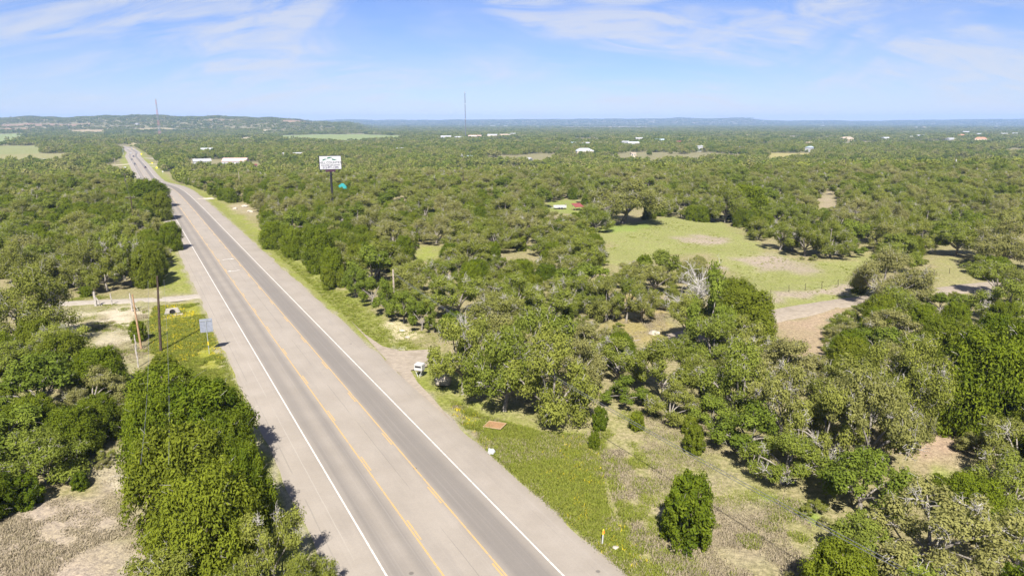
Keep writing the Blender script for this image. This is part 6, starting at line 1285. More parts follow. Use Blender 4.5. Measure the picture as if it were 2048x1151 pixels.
671,1549,6,7,0,-1072,2698,8,11,0,-345,1287,7,10,0,56,1499,7,9,0,242,2920,8,20,1,-857,1306,6,8,0,-917,2471,11,16,0,564,1082,8,10,0,681,2023,8,10,0,
-1086,2712,6,8,0,550,1026,8,10,0,427,2235,6,8,0,815,1303,10,11,0,163,1002,10,12,0], float).reshape(-1, 5)
REST[:, :4] /= 10
P = []; S = []; I = []
for i, (X, Y, r, h, k) in enumerate(REST):
    j = pick_src(int(k), r, i); P.append((X, Y, tz(X, Y) - .03)); S.append((r / SRC[j][1], r / SRC[j][1], h / SRC[j][2])); I.append(j)
woods = scatter('woodland', P, R.uniform(0, 6.28, len(P)), S, I, [s[5] for s in SRC])
tag(woods, 'closed oak and juniper woodland filling in behind the nearer trees', 'woodland')

# far woods: coarse trees, then whole groves
def far_mesh(seed, jun=False, trees=1, spread=0.0):
    g = np.random.default_rng(seed); VV = []; FF = []; TT = []; b = 0
    for k in range(trees):
        ox, oy = (g.normal(size=2) * spread) if trees > 1 else (0, 0); s = g.uniform(.75, 1.25) if trees > 1 else 1
        isj = jun if trees == 1 else g.random() < .3
        nc, per, card = (15, 26, .78) if trees == 1 else (7, 13, 1.6)
        th = np.arange(nc) * 2.4 + g.uniform(0, 6); kk = g.uniform(-.6, 1, nc); rr = (2.4 if isj else 3.9) * s; hh = (4.8 if isj else 6.0) * s
        Pc = np.stack([rr * .72 * np.sqrt(1 - kk ** 2) * np.cos(th), rr * .72 * np.sqrt(1 - kk ** 2) * np.sin(th), hh * (.52 + .36 * kk)], 1)
        d = unit(g.normal(size=(nc * per, 3))); C = np.repeat(Pc, per, 0) + d * (g.uniform(.3, 1, (nc * per, 1)) * rr * .38)
        C += np.array([ox, oy, 0]); C[:, 2] = np.maximum(C[:, 2], .3)
        sz = card * g.uniform(.6, 1.3, len(C)) * s
        V, F = cards(C, d + np.array([0, 0, .3]) + .6 * g.normal(size=d.shape), sz * .8, sz * 1.2, g)
        t = np.repeat(np.clip(np.repeat(g.uniform(.1, .9, nc), per) + g.normal(size=nc * per) * .15, 0, 1), 4)
        VV.append(V); FF.append(F + b); TT.append(t); b += len(V)
    return np_mesh('far_tree', np.concatenate(VV), [np.concatenate(FF)], [M['juniper_leaf'] if jun else M['oak_leaf']], tint=np.concatenate(TT))
FAR1 = [far_mesh(700 + i) for i in range(4)] + [far_mesh(720 + i, True) for i in range(3)]
FARB = [far_mesh(730 + i) for i in range(2)]
for m_ in FARB: m_.materials.clear(); m_.materials.append(M['broad_leaf'])
FAR1 += FARB
GROVE = [far_mesh(740 + i, False, 6, 7.0) for i in range(4)] + [far_mesh(750 + i, True, 6, 7.0) for i in range(2)]
def vnoise(x, y, s, seed):
    g = np.random.default_rng(seed); T = g.uniform(0, 1, (64, 64)); x = x / s; y = y / s
    xi = np.floor(x).astype(int); yi = np.floor(y).astype(int); fx = smooth(x - xi); fy = smooth(y - yi)
    a = T[xi % 64, yi % 64]; b = T[(xi + 1) % 64, yi % 64]; c = T[xi % 64, (yi + 1) % 64]; d = T[(xi + 1) % 64, (yi + 1) % 64]
    return (a * (1 - fx) + b * fx) * (1 - fy) + (c * (1 - fx) + d * fx) * fy
OPEN = [[(-268.4, 498.5), (-294.0, 533.5), (-332.8, 579.5), (-387.6, 654.0), (-437.0, 748.0), (-461.0, 826.0), (-539.1, 964.0), (-623.0, 1120.0), (-593.8, 1118.0), (-480.7, 922.0), (-377.6, 748.0), (-323.8, 640.0), (-283.2, 579.5), (-249.7, 517.8)], [(-384.8, 826.0), (-347.4, 804.0), (-282.3, 784.0), (-236.1, 654.0), (-314.9, 674.0)]]          # open ground beside the far road
HOUSES_XY = [(-319.4, 714.0, 10.2), (-287.9, 722.0, 14.1), (-255.0, 682.0, 4.5), (-378.7, 804.0, 4.8), (-442.5, 1010.0, 9.9), (-508.7, 756.0, 7.1), (-279.0, 884.0, 14.7), (-220.4, 730.0, 3.2), (-56.3, 240.2, 4.0), (-170.7, 1806.0, 15.5), (-133.3, 1756.0, 13.9), (-97.8, 1846.0, 19.5), (-54.3, 1944.0, 15.3), (-22.9, 2002.0, 15.7), (3.1, 2136.0, 12.4), (-166.4, 1042.0, 7.3), (-61.6, 872.0, 5.1), (-52.7, 860.0, 4.5), (16.0, 766.0, 7.2), (100.1, 966.0, 14.6), (117.0, 1326.0, 7.2), (138.1, 1300.0, 9.7), (156.2, 896.0, 4.6), (215.7, 1324.0, 8.1), (217.9, 1254.0, 11.9), (283.6, 1558.0, 9.4), (315.1, 1490.0, 11.0), (323.0, 1348.0, 12.8), (288.0, 1068.0, 6.0), (359.2, 1086.0, 9.7), (270.3, 804.0, 6.9), (674.8, 2002.0, 7.1), (447.7, 1048.0, 8.0), (554.1, 1302.0, 7.5), (619.6, 1304.0, 5.0), (550.7, 1082.0, 5.7), (826.2, 1724.0, 16.0), (901.3, 1684.0, 11.2), (1030.8, 1806.0, 5.8), (1136.8, 1944.0, 12.1), (1024.5, 1632.0, 11.4), (1285.4, 1998.0, 14.4), (1113.1, 1658.0, 14.3), (1679.2, 2590.0, 13.1), (1508.5, 2258.0, 8.5), (1585.0, 2252.0, 10.8), (1670.3, 2324.0, 8.8), (2539.6, 4405.0, 21.6), (2642.6, 4495.0, 19.0), (3798.6, 5485.0, 24.8), (2657.0, 6010.0, 27.1), (199.5, 5485.0, 17.4), (-270.2, 5920.0, 24.7), (-163.8, 5890.0, 24.5), (-55.5, 5560.0, 23.2), (-1566.3, 2934.0, 8.8), (-961.3, 1686.0, 5.0), (-855.3, 1640.0, 6.0)]
def allowed(x, y, dens_lo):
    ok = line_dist(x, y, ROAD) > 15
    for Pp, c in FIELDS: ok &= ~in_poly(x, y, Pp)
    for Pp in OPEN: ok &= ~in_poly(x, y, Pp)
    for hx, hy, hr in HOUSES_XY:
        L = math.hypot(hx, hy); ux, uy = hx / L, hy / L
        al = (x - hx) * ux + (y - hy) * uy; ac = np.abs((x - hx) * uy - (y - hy) * ux)
        ok &= ~((ac < hr * 1.0) & (al < hr * .9) & (al > -hr * .8 - 16))
    nz = .6 * vnoise(x, y, 90, 3) + .4 * vnoise(x, y, 30, 4)
    big = .7 * vnoise(x, y, 260, 14) + .3 * vnoise(x, y, 110, 15)      # clearings and thin stands
    return ok & (nz > dens_lo + .22 * smooth((big - .56) / .12) * (1 - smooth((y - 1700) / 500)))
def band(y0, y1, step):
    ys = np.arange(y0, y1, step); pts = []
    for y in ys:
        x = np.arange(-.86 * y - 20, .86 * y + 20, step)
        pts.append(np.stack([x + R.uniform(-.95, .95, len(x)) * step, y + R.uniform(-.95, .95, len(x)) * step], 1))
    return np.concatenate(pts)
Q = band(424, 1250, 7.2); Q = Q[allowed(Q[:, 0], Q[:, 1], .30)]
pj = vnoise(Q[:, 0], Q[:, 1], 60, 8); rr = R.uniform(0, 1, len(Q))
pick = np.where(rr < .15 + .5 * (pj > .55), R.integers(4, 7, len(Q)), np.where(rr > .9, R.integers(7, 9, len(Q)), R.integers(0, 4, len(Q))))
s = R.uniform(.55, 1.6, len(Q))
PF = [np.column_stack([Q, terrain(Q[:, 0], Q[:, 1])])]; SF = [np.stack([s, s, s * R.uniform(.8, 1.15, len(Q))], 1)]; IF = [pick]
Q = band(1250, 2700, 16.0); Q = Q[allowed(Q[:, 0], Q[:, 1], .38)]
s = R.uniform(.55, 1.35, len(Q)); PF.append(np.column_stack([Q, terrain(Q[:, 0], Q[:, 1])])); SF.append(np.stack([s, s, s], 1)); IF.append(9 + R.integers(0, 6, len(Q)))
y = 2700.0; pts = []; sc_ = []
while y < 10000:
    st = max(22, .0052 * y * 1.25)
    x = np.arange(-.86 * y, .86 * y, st); pts.append(np.stack([x + R.uniform(-.5, .5, len(x)) * st, y + R.uniform(-.8, .8, len(x)) * st], 1)); sc_.append(np.full(len(x), st / 24)); y += st * 1.9
Q = np.concatenate(pts); s = np.concatenate(sc_); k = allowed(Q[:, 0], Q[:, 1], .30); Q = Q[k]; s = s[k] * R.uniform(.8, 1.3, len(Q))
PF.append(np.column_stack([Q, terrain(Q[:, 0], Q[:, 1])])); SF.append(np.stack([s, s, np.minimum(s, 1.5)], 1)); IF.append(9 + R.integers(0, 6, len(Q)))
PF = np.concatenate(PF)
far = scatter('distant_woodland', PF, R.uniform(0, 6.28, len(PF)), np.concatenate(SF), np.concatenate(IF), FAR1 + GROVE)
tag(far, 'hazy green woodland covering the valley and the far plain', 'woodland')
print('far instances', len(PF))

# ---- grass, weeds and flowers on the open ground near the camera
def tuft(seed, n, hgt, spread, w, mat):
    g = np.random.default_rng(seed)
    a = g.uniform(0, 6.28, n); lean = g.uniform(.3, 1.3, n); b = np.stack([np.cos(a), np.sin(a), np.zeros(n)], 1)
    root = g.normal(size=(n, 3)) * np.array([spread, spread, 0]); hh = hgt * g.uniform(.5, 1.2, n)[:, None]
    side = np.stack([-np.sin(a), np.cos(a), np.zeros(n)], 1) * w
    tip = root + b * lean[:, None] * hh + np.array([0, 0, 1]) * hh
    mid = root + b * lean[:, None] * hh * .3 + np.array([0, 0, .6]) * hh
    V = np.stack([root - side, root + side, mid + side * .8, tip, mid - side * .8], 1).reshape(-1, 3)
    i = np.arange(n) * 5
    return np_mesh('tuft', V, [np.stack([i, i + 1, i + 2, i + 4], 1), np.stack([i + 4, i + 2, i + 3], 1)], [mat], tint=np.repeat(g.uniform(0, 1, n), 5))
def fill(poly, n, dist_ok=None):
    Pp = np.array(poly); lo = Pp.min(0); hi = Pp.max(0); out = []; cnt = 0
    for _ in range(40):
        q = R.uniform(lo, hi, (n, 2)); q = q[in_poly(q[:, 0], q[:, 1], poly)]
        q = q[(line_dist(q[:, 0], q[:, 1], ROAD) > 9.4) & (line_dist(q[:, 0], q[:, 1], LANE) > 3.2) & (line_dist(q[:, 0], q[:, 1], DRIVE) > 2.0) & ~in_poly(q[:, 0], q[:, 1], ap)]
        out.append(q); cnt += len(q)
        if cnt > n: break
    return np.concatenate(out)[:n]
GR = {'right_verge': [(-6.8, 73.0), (-3.5, 69.0), (2.9, 64.8), (7.4, 64.0), (8.3, 58.8), (7.8, 51.0), (9.0, 46.2), (10.5, 40.5), (9.9, 38.0), (8.0, 38.0), (7.4, 42.0), (-3.5, 63.0), (-6.5, 69.0)], 'right_field': [(7.4, 64.0), (13.4, 71.0), (20.2, 65.8), (21.1, 58.8), (21.1, 54.2), (24.2, 51.5), (23.3, 45.5), (27.4, 42.0), (25.2, 38.0), (9.9, 38.0), (9.0, 46.2), (8.3, 58.8)], 'left_verge': [(-61.8, 114.0), (-54.9, 116.0), (-47.0, 102.8), (-37.8, 86.5), (-29.8, 73.0), (-27.1, 66.5), (-28.5, 68.2), (-33.3, 70.5), (-37.7, 77.2), (-47.3, 88.2), (-50.0, 89.5), (-57.2, 102.8)], 'scrub': [(-63.0, 114.0), (-50.0, 89.5), (-50.3, 83.8), (-62.9, 96.0), (-74.8, 109.0), (-81.9, 118.2), (-75.8, 121.8)], 'meadow': [(20.2, 146.0), (25.5, 179.2), (52.5, 226.0), (62.9, 165.0), (77.5, 154.5), (72.2, 134.0), (65.1, 120.0), (57.2, 113.8), (42.8, 110.8), (46.0, 130.5), (46.9, 163.8)], 'bare': [(-41.4, 49.2), (-36.8, 53.0), (-37.6, 61.8), (-31.5, 50.5), (-26.7, 45.0), (-27.3, 42.8), (-25.5, 39.5), (-35.7, 39.5)], 'brown': [(11.6, 121.8), (28.2, 120.0), (21.8, 92.8), (16.5, 90.8)], 'mid_verge': [(-70.9, 190.0), (-57.7, 167.0), (-38.7, 134.0), (-25.1, 116.5), (-14.0, 99.5), (-11.0, 98.0), (-10.7, 91.2), (-15.6, 90.2), (-20.8, 95.2), (-35.3, 121.8), (-61.3, 170.5)]}
def lay(name, parts, meshes, smin, smax, label, cat):
    Q = np.concatenate(parts); s = R.uniform(smin, smax, len(Q))
    o = scatter(name, np.column_stack([Q, terrain(Q[:, 0], Q[:, 1]) - .06]), R.uniform(0, 6.28, len(Q)), np.stack([s, s, s * R.uniform(.7, 1.3, len(Q))], 1), R.integers(0, len(meshes), len(Q)), meshes)
    tag(o, label, cat)
def patchy(Q, sd, lo, s=6.0):
    return Q[vnoise(Q[:, 0] + 300, Q[:, 1] + 300, s, sd) * .6 + vnoise(Q[:, 0] + 300, Q[:, 1] + 300, 2.0, sd + 1) * .4 > lo]
green = [tuft(800 + i, 18, .20, .20, .026, M['grass']) for i in range(3)]
dry = [tuft(810 + i, 16, .16, .20, .018, M['dry_grass']) for i in range(3)]
flow = [tuft(820 + i, 9, .30, .2, .045, M['flower']) for i in range(2)]
lay('green_grass', [patchy(fill(GR['right_verge'], 15000), 31, .34), patchy(fill(GR['right_field'], 10000), 33, .48), patchy(fill(GR['left_verge'], 9000), 35, .36), patchy(fill(GR['meadow'], 1500), 37, .2), patchy(fill(GR['bare'], 700), 39, .62), patchy(fill(GR['scrub'], 2500), 43, .52), fill(GR['mid_verge'], 2200)], green, .5, 1.15, 'short green roadside grass growing in uneven tufts', 'grass')
lay('dry_grass', [patchy(fill(GR['right_field'], 9000), 51, .44), patchy(fill(GR['bare'], 2600), 53, .48), patchy(fill(GR['scrub'], 2500), 55, .5), patchy(fill(GR['brown'], 2500), 57, .4), patchy(fill(GR['right_verge'], 2500), 59, .5)], dry, .6, 1.5, 'straw coloured dry grass over the open ground', 'grass')
lay('yellow_wildflowers', [patchy(fill(GR['left_verge'], 1500), 61, .50), patchy(fill(GR['right_verge'], 500), 63, .5)], flow, .35, .85, 'yellow wildflowers sprinkled over the roadside grass', 'flowers')


# ------------------------------------------------------------------ things beside the road
M['pole_dark'] = bark_mat('creosote_pole', (.035, .026, .020), (.075, .055, .042))
M['pole_tan'] = bark_mat('new_pole', (.22, .13, .07), (.32, .22, .14))
M['pole_grey'] = bark_mat('grey_pole', (.22, .18, .15), (.34, .29, .24))
M['cedar_post'] = bark_mat('cedar_post', (.20, .18, .16), (.36, .33, .30))
M['steel'] = plain('galvanised_steel', (.42, .44, .47), .42, .65)
M['sign_back'] = plain('sign_back_aluminium', (.20, .215, .255), .5, .2)
M['black'] = plain('black_paint', (.018, .017, .018), .45)
M['wire'] = plain('cable', (.10, .10, .11), .5)
M['white'] = plain('white_paint', (.34, .34, .33), .5, var=.05)
M['concrete'] = plain('concrete', (.28, .255, .22), .9, var=.2, scale=6)
M['dark'] = plain('painted_hollow_shade', (.012, .011, .010), .9)  # near-black colour painted in place of the shade inside pipe and slot
M['orange'] = plain('orange_paint', (.70, .16, .03), .5)
M['yellow'] = plain('yellow_plastic', (.55, .40, .03), .45)
M['sign_yellow'] = plain('yellow_sign', (.55, .44, .02), .45)
M['plywood'] = plain('plywood', (.22, .125, .06), .8, var=.2, scale=5)
M['batten'] = plain('batten', (.28, .20, .11), .8)
M['limestone'] = plain('limestone', (.29, .255, .205), .95, var=.25, scale=2)
M['glass'] = plain('dark_glass', (.03, .035, .045), .12, 0, .05, spec=.6)
M['rubber'] = plain('tyre_rubber', (.02, .02, .02), .85)
M['red_light'] = plain('red_lens', (.45, .02, .02), .3)
M['head_lens'] = plain('clear_lens', (.75, .76, .78), .2)

def utility_pole(loc, h, mat, label, arms=0, lean=(0, 0), rz=0.0, transformer=False, r=.16):
    e = empty('utility_pole', loc, rz)
    tag(e, label, 'utility pole', 'utility poles')
    MB().tube([(0, 0, -.6), (lean[0] * .5, lean[1] * .5, h * .5), (lean[0], lean[1], h)], [r * 1.15, r, r * .72], 10).build('pole', mat, e, smooth=False)
    for k in range(arms):
        z = h - .45 - .9 * k
        a = MB().box(-1.2, 1.2, -.06 + lean[1], .06 + lean[1], z - .07, z + .07).build('crossarm', mat, e)
        for x in (-1.05, -.5, .5, 1.05):
            MB().tube([(x, lean[1], z + .07), (x, lean[1], z + .16), (x, lean[1], z + .24)], [.03, .06, .045], 8).build('insulator', M['steel'], a)
    if transformer:
        t = MB().tube([(.42, 0, h - 3.1), (.42, 0, h - 3.0), (.42, 0, h - 1.9), (.42, 0, h - 1.8)], [.30, .36, .36, .28], 12).build('transformer', M['white'], e)
        MB().tube([(.42, 0, h - 1.8), (.42, 0, h - 1.55)], [.05, .04], 6).build('bushing', M['steel'], t)
    return e
def wire(name, pts, r, label, sag, group):
    P = []
    for a, b in zip(pts[:-1], pts[1:]):
        n = 14
        for k in range(n):
            t = k / n; P.append(tuple(a[i] + (b[i] - a[i]) * t - (sag * 4 * t * (1 - t) if i == 2 else 0) for i in range(3)))
    P.append(pts[-1])
    o = MB().tube(P, r, 4).build(name, M['wire'])
    return tag(o, label, 'cable', group)
def at(p, dz=0.0): return (p[0], p[1], tz(*p) + dz)

P_DARK = (-48.9, 90.2)
utility_pole(at(P_DARK), 10.6, M['pole_dark'], 'tall dark brown utility pole on the grass left of the highway, nearest the grey sign', 0, (.75, .1), .5)
utility_pole(at((-52.1, 91.2)), 7.9, M['pole_tan'], 'shorter tan pole with orange foot beside the tall dark pole', 0, (-.25, .0), r=.13)
utility_pole(at((-105.5, 189.2)), 11, M['pole_dark'], 'dark utility pole standing among the left trees above the bend', 1, (.1, 0), .5)
utility_pole(at((-153.6, 273.2)), 11, M['pole_dark'], 'thin dark utility pole left of the highway near the red car', 1, (.1, 0), .5)
utility_pole(at((-370.4, 645.6)), 11.5, M['pole_grey'], 'pale weathered utility pole rising from the far left woods', 1, (.3, 0), .5)
utility_pole(at((-22.6, 319.1)), 10, M['pole_dark'], 'brown utility pole rising from the woods right of the billboard', 0, (0, 0), .2)
utility_pole(at((201.6, 418.9)), 11, M['pole_dark'], 'dark utility pole with crossarms above the right woods, no transformer', 2, (0, 0), -.1)
utility_pole(at((266.4, 416.5)), 11, M['pole_dark'], 'dark utility pole with a white transformer above the right woods', 1, (0, 0), -.1, True)
utility_pole(at((-127.5, 321.9)), 9, M['pole_grey'], 'slim grey utility pole among the trees right of the highway bend', 0, (0, 0), .5, r=.13)
P_R = (-19.6, 109.9)
utility_pole(at(P_R), 7.4, M['pole_grey'], 'pale grey utility pole carrying the twin cable in the roadside trees', 0, (0, 0), .5)
utility_pole(at((31.2, 19.3)), 7.4, M['pole_grey'], 'grey utility pole holding the near end of the twin cable', 0, (0, 0), .5)
for k, (dz, off) in enumerate(((0, 0), (-.28, .08))):
    wire('power_cable', [(P_R[0] + off, P_R[1], 6.9 + dz), (31.2 + off, 19.3, 6.9 + dz)], .021, ['upper strand of the black twin cable crossing the lower right field', 'lower strand of the black twin cable crossing the lower right field'][k], 1.7, 'cables along the right verge')
for k, off in enumerate((-.9, .9)):
    a = (P_DARK[0] + .6 + off, P_DARK[1] + off * .4, 10.1); b = ((-23.0, 40.0)[0] + off, (-23.0, 40.0)[1], 9.6)
    wire('overhead_wire', [a, b], .016, ['left of two thin wires passing over the roadside junipers', 'right of two thin wires passing over the roadside junipers'][k], 2.2, 'wires over the left junipers')
pl = (-370.4, 645.6); pm = (-153.6, 273.2); pk = (-105.5, 189.2)
wire('pole_line_wire', [(pk[0], pk[1], tz(*pk) + 10.5), (pm[0], pm[1], tz(*pm) + 10.5), (pl[0], pl[1], tz(*pl) + 11)], .02, 'thin wire strung between the poles left of the highway', 1.0, None)

# highway sign seen from behind
S0 = (-41.7, 89.2)
e = empty('road_sign', at(S0), math.radians(20)); tag(e, 'grey back of a rectangular highway sign on a thin post', 'road sign')
MB().box(-.04, .04, -.03, .03, -.3, 4.75).build('post', M['steel'], e, .008)
MB().box(-.80, .80, .04, .065, 3.05, 4.95).build('sign_panel', M['sign_back'], e, .01)
MB().box(-.66, .66, -.005, .035, 4.62, 4.74).build('brace', M['steel'], e)
MB().box(-.055, .055, -.045, .045, 1.2, 1.75).build('reflector_sleeve', M['yellow'], e)

# culvert
c0 = (-56.3, 109.0)
e = empty('culvert', at(c0, .0), math.radians(28)); tag(e, 'pale concrete culvert end with a dark round pipe mouth in the left verge', 'culvert')
mb = MB(); n = 14; mb_v = []
hw = [(-1.1, 0), (1.1, 0), (1.35, -.25), (.85, 1.05), (-.85, 1.05), (-1.35, -.25)]
face = MB().prism([(-1.35, -.3), (1.35, -.3), (.9, .95), (-.9, .95)], .12, .42); face.build('headwall', M['concrete'], e, .04)
MB().tube([(0, .10, .35), (0, -.05, .35)], [.46, .46], 16, False).build('pipe_rim', M['concrete'], e)
MB().tube([(0, .115, .35), (0, .10, .35)], [.42, .42], 16).build('pipe_mouth', M['dark'], e)  # solid dark disc, its colour stands for the unlit inside of the pipe
MB().prism([(-1.6, -.3), (1.6, -.3), (1.5, .02), (-1.5, .02)], -.8, .1).build('apron', M['concrete'], e, .03)

# ranch fence and gate posts at the gravel drive
def fence_post(p, h, r, label, fork=False, mat=None):
    mat = mat or M['cedar_post']
    if not fork:
        o = MB().tube([(0, 0, -.4), (.04, 0, h * .4), (-.03, .03, h * .75), (0, 0, h)], [r * 1.15, r, r * 1.02, r * .8], 7).build('fence_post', mat, None, loc=at(p))
        return tag(o, label, 'fence post', 'fence posts')
    e = empty('fence_post', at(p)); tag(e, label, 'fence post', 'fence posts')
    MB().tube([(0, 0, -.4), (.05, 0, h * .4), (-.05, .03, h * .75), (0, 0, h)], [r * 1.3, r * 1.1, r, r * .7], 8).build('post', mat, e)
    MB().tube([(.05, 0, h * .62), (.6, .1, h * .3), (1.0, .15, -.1)], [r * .6, r * .5, r * .45], 6).build('brace', mat, e)
    MB().tube([(.1, 0, h * .45), (.45, .1, h * .2), (.6, .15, -.1)], [r * .5, r * .4, r * .35], 6).build('brace', mat, e)
fence_post((-72.0, 114.0), 2.6, .20, 'stout weathered cedar gate post with slanted braces, by the gravel drive', True)
fence_post((-69.8, 115.0), 2.0, .10, 'thin cedar fence post just right of the braced gate post')
fence_post((-64.0, 110.8), 3.1, .13, 'tall cedar gate post between the gravel drive and the tan pole', True)
fence_post((-48.6, 83.8), 3.0, .09, 'leaning grey fence post left of the poles, near the junipers')
fence_post((-52.6, 90.8), 2.2, .08, 'short grey fence post at the foot of the tan pole')
for k, (px, lab) in enumerate([((47.3, 121.0), 'dark metal fence post at the near left end of the meadow fence'), ((51.8, 124.0), 'tallest looking dark fence post left of the spreading meadow oak'), ((55.5, 125.5), 'third metal fence post along the meadow edge'), ((59.2, 126.8), 'fourth metal fence post along the meadow edge'), ((63.1, 128.5), 'last meadow fence post before the spreading oak'), ((87.3, 137.8), 'first fence post right of the spreading meadow oak'), ((91.5, 139.5), 'second fence post right of the spreading meadow oak')]):
    fence_post(px, 1.35, .045, lab, False, M['pole_dark'])
tp = [p for p, _ in [((47.3, 121.0), 'dark metal fence post at the near left end of the meadow fence'), ((51.8, 124.0), 'tallest looking dark fence post left of the spreading meadow oak'), ((55.5, 125.5), 'third metal fence post along the meadow edge'), ((59.2, 126.8), 'fourth metal fence post along the meadow edge'), ((63.1, 128.5), 'last meadow fence post before the spreading oak'), ((87.3, 137.8), 'first fence post right of the spreading meadow oak'), ((91.5, 139.5), 'second fence post right of the spreading meadow oak')]]
o = MB()
for z in (.45, .8, 1.15):
    o.tube([at(p, z) for p in tp], .008, 3)
tag(o.build('wire_fence', M['wire']), 'thin wire fence strung between the meadow posts', 'fence')
e = empty('marker_stake', at((-63.5, 110.8))); tag(e, 'small orange marker stake beside the tall gate post', 'marker')
MB().tube([(0, 0, -.2), (0, 0, .85)], [.05, .05], 8).build('stake', M['orange'], e); MB().tube([(0, 0, .85), (0, 0, 1.0)], [.07, .03], 8).build('cap', M['orange'], e)

e = empty('pipeline_marker', at((6.8, 45.5)), .2); tag(e, 'slim white marker post with a yellow top in the lower right grass', 'marker post')
MB().tube([(0, 0, -.3), (.05, 0, .85)], [.055, .055], 10).build('post', M['white'], e)
MB().tube([(.05, 0, .85), (.078, 0, 1.25), (.08, 0, 1.3)], [.062, .062, .02], 10).build('cap', M['yellow'], e)
MB().box(.03, .13, -.066, -.058, .95, 1.2).build('sticker', M['orange'], e)

# plywood sheet, plastic bag
b0 = (-1.8, 66.0)
e = empty('plywood_sheet', at(b0, .16), math.radians(-24)); e.rotation_euler = (math.radians(3), math.radians(-4), math.radians(-26)); tag(e, 'brown plywood sheet lying in the grass right of the highway', 'board')
MB().box(-.95, .95, -.62, .62, 0, .03).build('sheet', M['plywood'], e)
for y0, y1 in ((-.72, -.62), (.62, .72)): MB().box(-.95, .95, y0, y1, 0, .06).build('batten', M['batten'], e)
for x0, x1 in ((-1.05, -.95), (.95, 1.05)): MB().box(x0, x1, -.72, .72, .003, .063).build('batten', M['batten'], e)

def lump(name, loc, size, mat, seed, sub=3, amp=.3, flatb=True, parent=None, rz=0.0):
    bm = bmesh.new(); bmesh.ops.create_icosphere(bm, subdivisions=sub, radius=1.0); g = np.random.default_rng(seed); K = g.normal(size=(7, 3)) * 2.2; ph = g.uniform(0, 6, 7)
    for v in bm.verts:
        d = sum(math.sin(float(np.dot(K[i], v.co)) + ph[i]) for i in range(7)) / 7
        v.co *= 1 + amp * d * 1.6
        v.co = Vector((v.co.x * size[0], v.co.y * size[1], max(v.co.z, -.35) * size[2]))
    me = bpy.data.meshes.new(name); bm.to_mesh(me); bm.free(); me.materials.append(mat)
    return link(name, me, parent, loc, rz)
o = lump('plastic_bag', at((-2.0, 60.0), .15), (.36, .30, .34), M['white'], 3, 3, .45); tag(o, 'crumpled white plastic bag on the right edge of the highway', 'bag')
o = lump('limestone_boulder', at((-8.5, 78.0), .3), (1.05, .75, .85), M['limestone'], 8, 3, .35); tag(o, 'pale limestone boulder under the big oak by the driveway', 'boulder')
for k, (p, s, lab) in enumerate([((-16.7, 99.5), 0.5, 'pale rock in the stony patch above the driveway, upper one'), ((-15.4, 96.2), 0.4, 'pale rock in the stony patch above the driveway, lower one'), ((-101.1, 248.8), 0.9, 'large pale rock of the cut bank right of the highway bend, left one'), ((-100.1, 254.8), 1.3, 'large pale rock of the cut bank right of the highway bend, middle one'), ((-92.4, 240.2), 0.9, 'large pale rock of the cut bank right of the highway bend, right one'), ((21.5, 98.0), 0.8, 'pale flat rock in the gap below the bare-trunked oaks'), ((7.7, 45.0), 0.25, 'small stone beside the yellow-topped marker post')]):
    o = lump('rock', at(p, s * .15), (s, s * .8, s * .55), M['limestone'], 20 + k, 2, .4); tag(o, lab, 'rock', 'rocks beside the road')

# white mailbox stand
e = empty('mailbox_stand', at((-11.6, 80.8)), math.radians(-20)); tag(e, 'white boxy mailbox stand on splayed legs at the driveway mouth', 'mailbox')
MB().box(-.55, .55, -.42, .42, .78, 1.45).build('cabinet', M['white'], e, .03)
ld = MB().prism([(-.58, 1.452), (.58, 1.452), (.50, 1.62), (-.50, 1.62)], -.45, .45); ld.build('lid', M['white'], e, .02)
MB().box(-.42, .42, -.445, -.425, 1.18, 1.38).build('slot', M['dark'], e)
for sx in (-1, 1):
    for sy in (-1, 1):
        MB().tube([(sx * .12, sy * .25, -.1), (sx * .45, sy * .3, .78)], [.05, .05], 6).build('leg', M['white'], e)
MB().box(-.5, .5, -.35, .35, .70, .777).build('shelf', M['batten'], e)

# ---- pylon sign
def text_mesh(body, size, mat, name):
    cu = bpy.data.curves.new(name, 'FONT'); cu.body = body; cu.size = size; cu.align_x = 'CENTER'; cu.align_y = 'CENTER'; cu.extrude = .004; cu.offset = .022
    ob = bpy.data.objects.new(name, cu); COL.objects.link(ob)
    dg = bpy.context.evaluated_depsgraph_get(); me = bpy.data.meshes.new_from_object(ob.evaluated_get(dg)); bpy.data.objects.remove(ob)
    me.materials.clear(); me.materials.append(mat); return me
M['sign_face'] = plain('sign_face', (.37, .37, .38), .5, var=.02)
M['sign_green'] = plain('sign_green', (.008, .085, .05), .5); M['sign_grey'] = plain('sign_grey_ink', (.085, .085, .10), .5); M['sign_ink'] = plain('sign_purple_ink', (.03, .02, .06), .5)
M['led'] = plain('reader_board', (.05, .02, .032), .5)
g0 = (-59.9, 228.2)
e = empty('pylon_sign', (g0[0], g0[1], tz(*g0)), 0.417); tag(e, 'tall white pylon sign with green hill emblem and phone number above the trees', 'sign')
MB().tube([(0, 0, -.5), (0, 0, 14.9)], [.42, .36], 14).build('pole', M['black'], e)
cb = MB().box(-3.6, 3.6, -.45, .45, 15.6, 20.1).build('cabinet', M['black'], e, .03)
fc = MB().box(-3.45, 3.45, -.475, -.452, 15.75, 19.95).build('face', M['sign_face'], e)
for s_, z, txt, mt in ((1.02, 17.85, 'HILL COUNTRY', 'sign_grey'), (.60, 17.0, 'ON-CRISE-LED-DOWN', 'sign_grey'), (.92, 16.25, '512-986-1295', 'sign_ink')):
    me = text_mesh(txt, s_, M[mt], 'lettering'); o = link('lettering', me, fc); o.rotation_euler = (math.radians(90), 0, 0); o.location = (0, -.482, z)
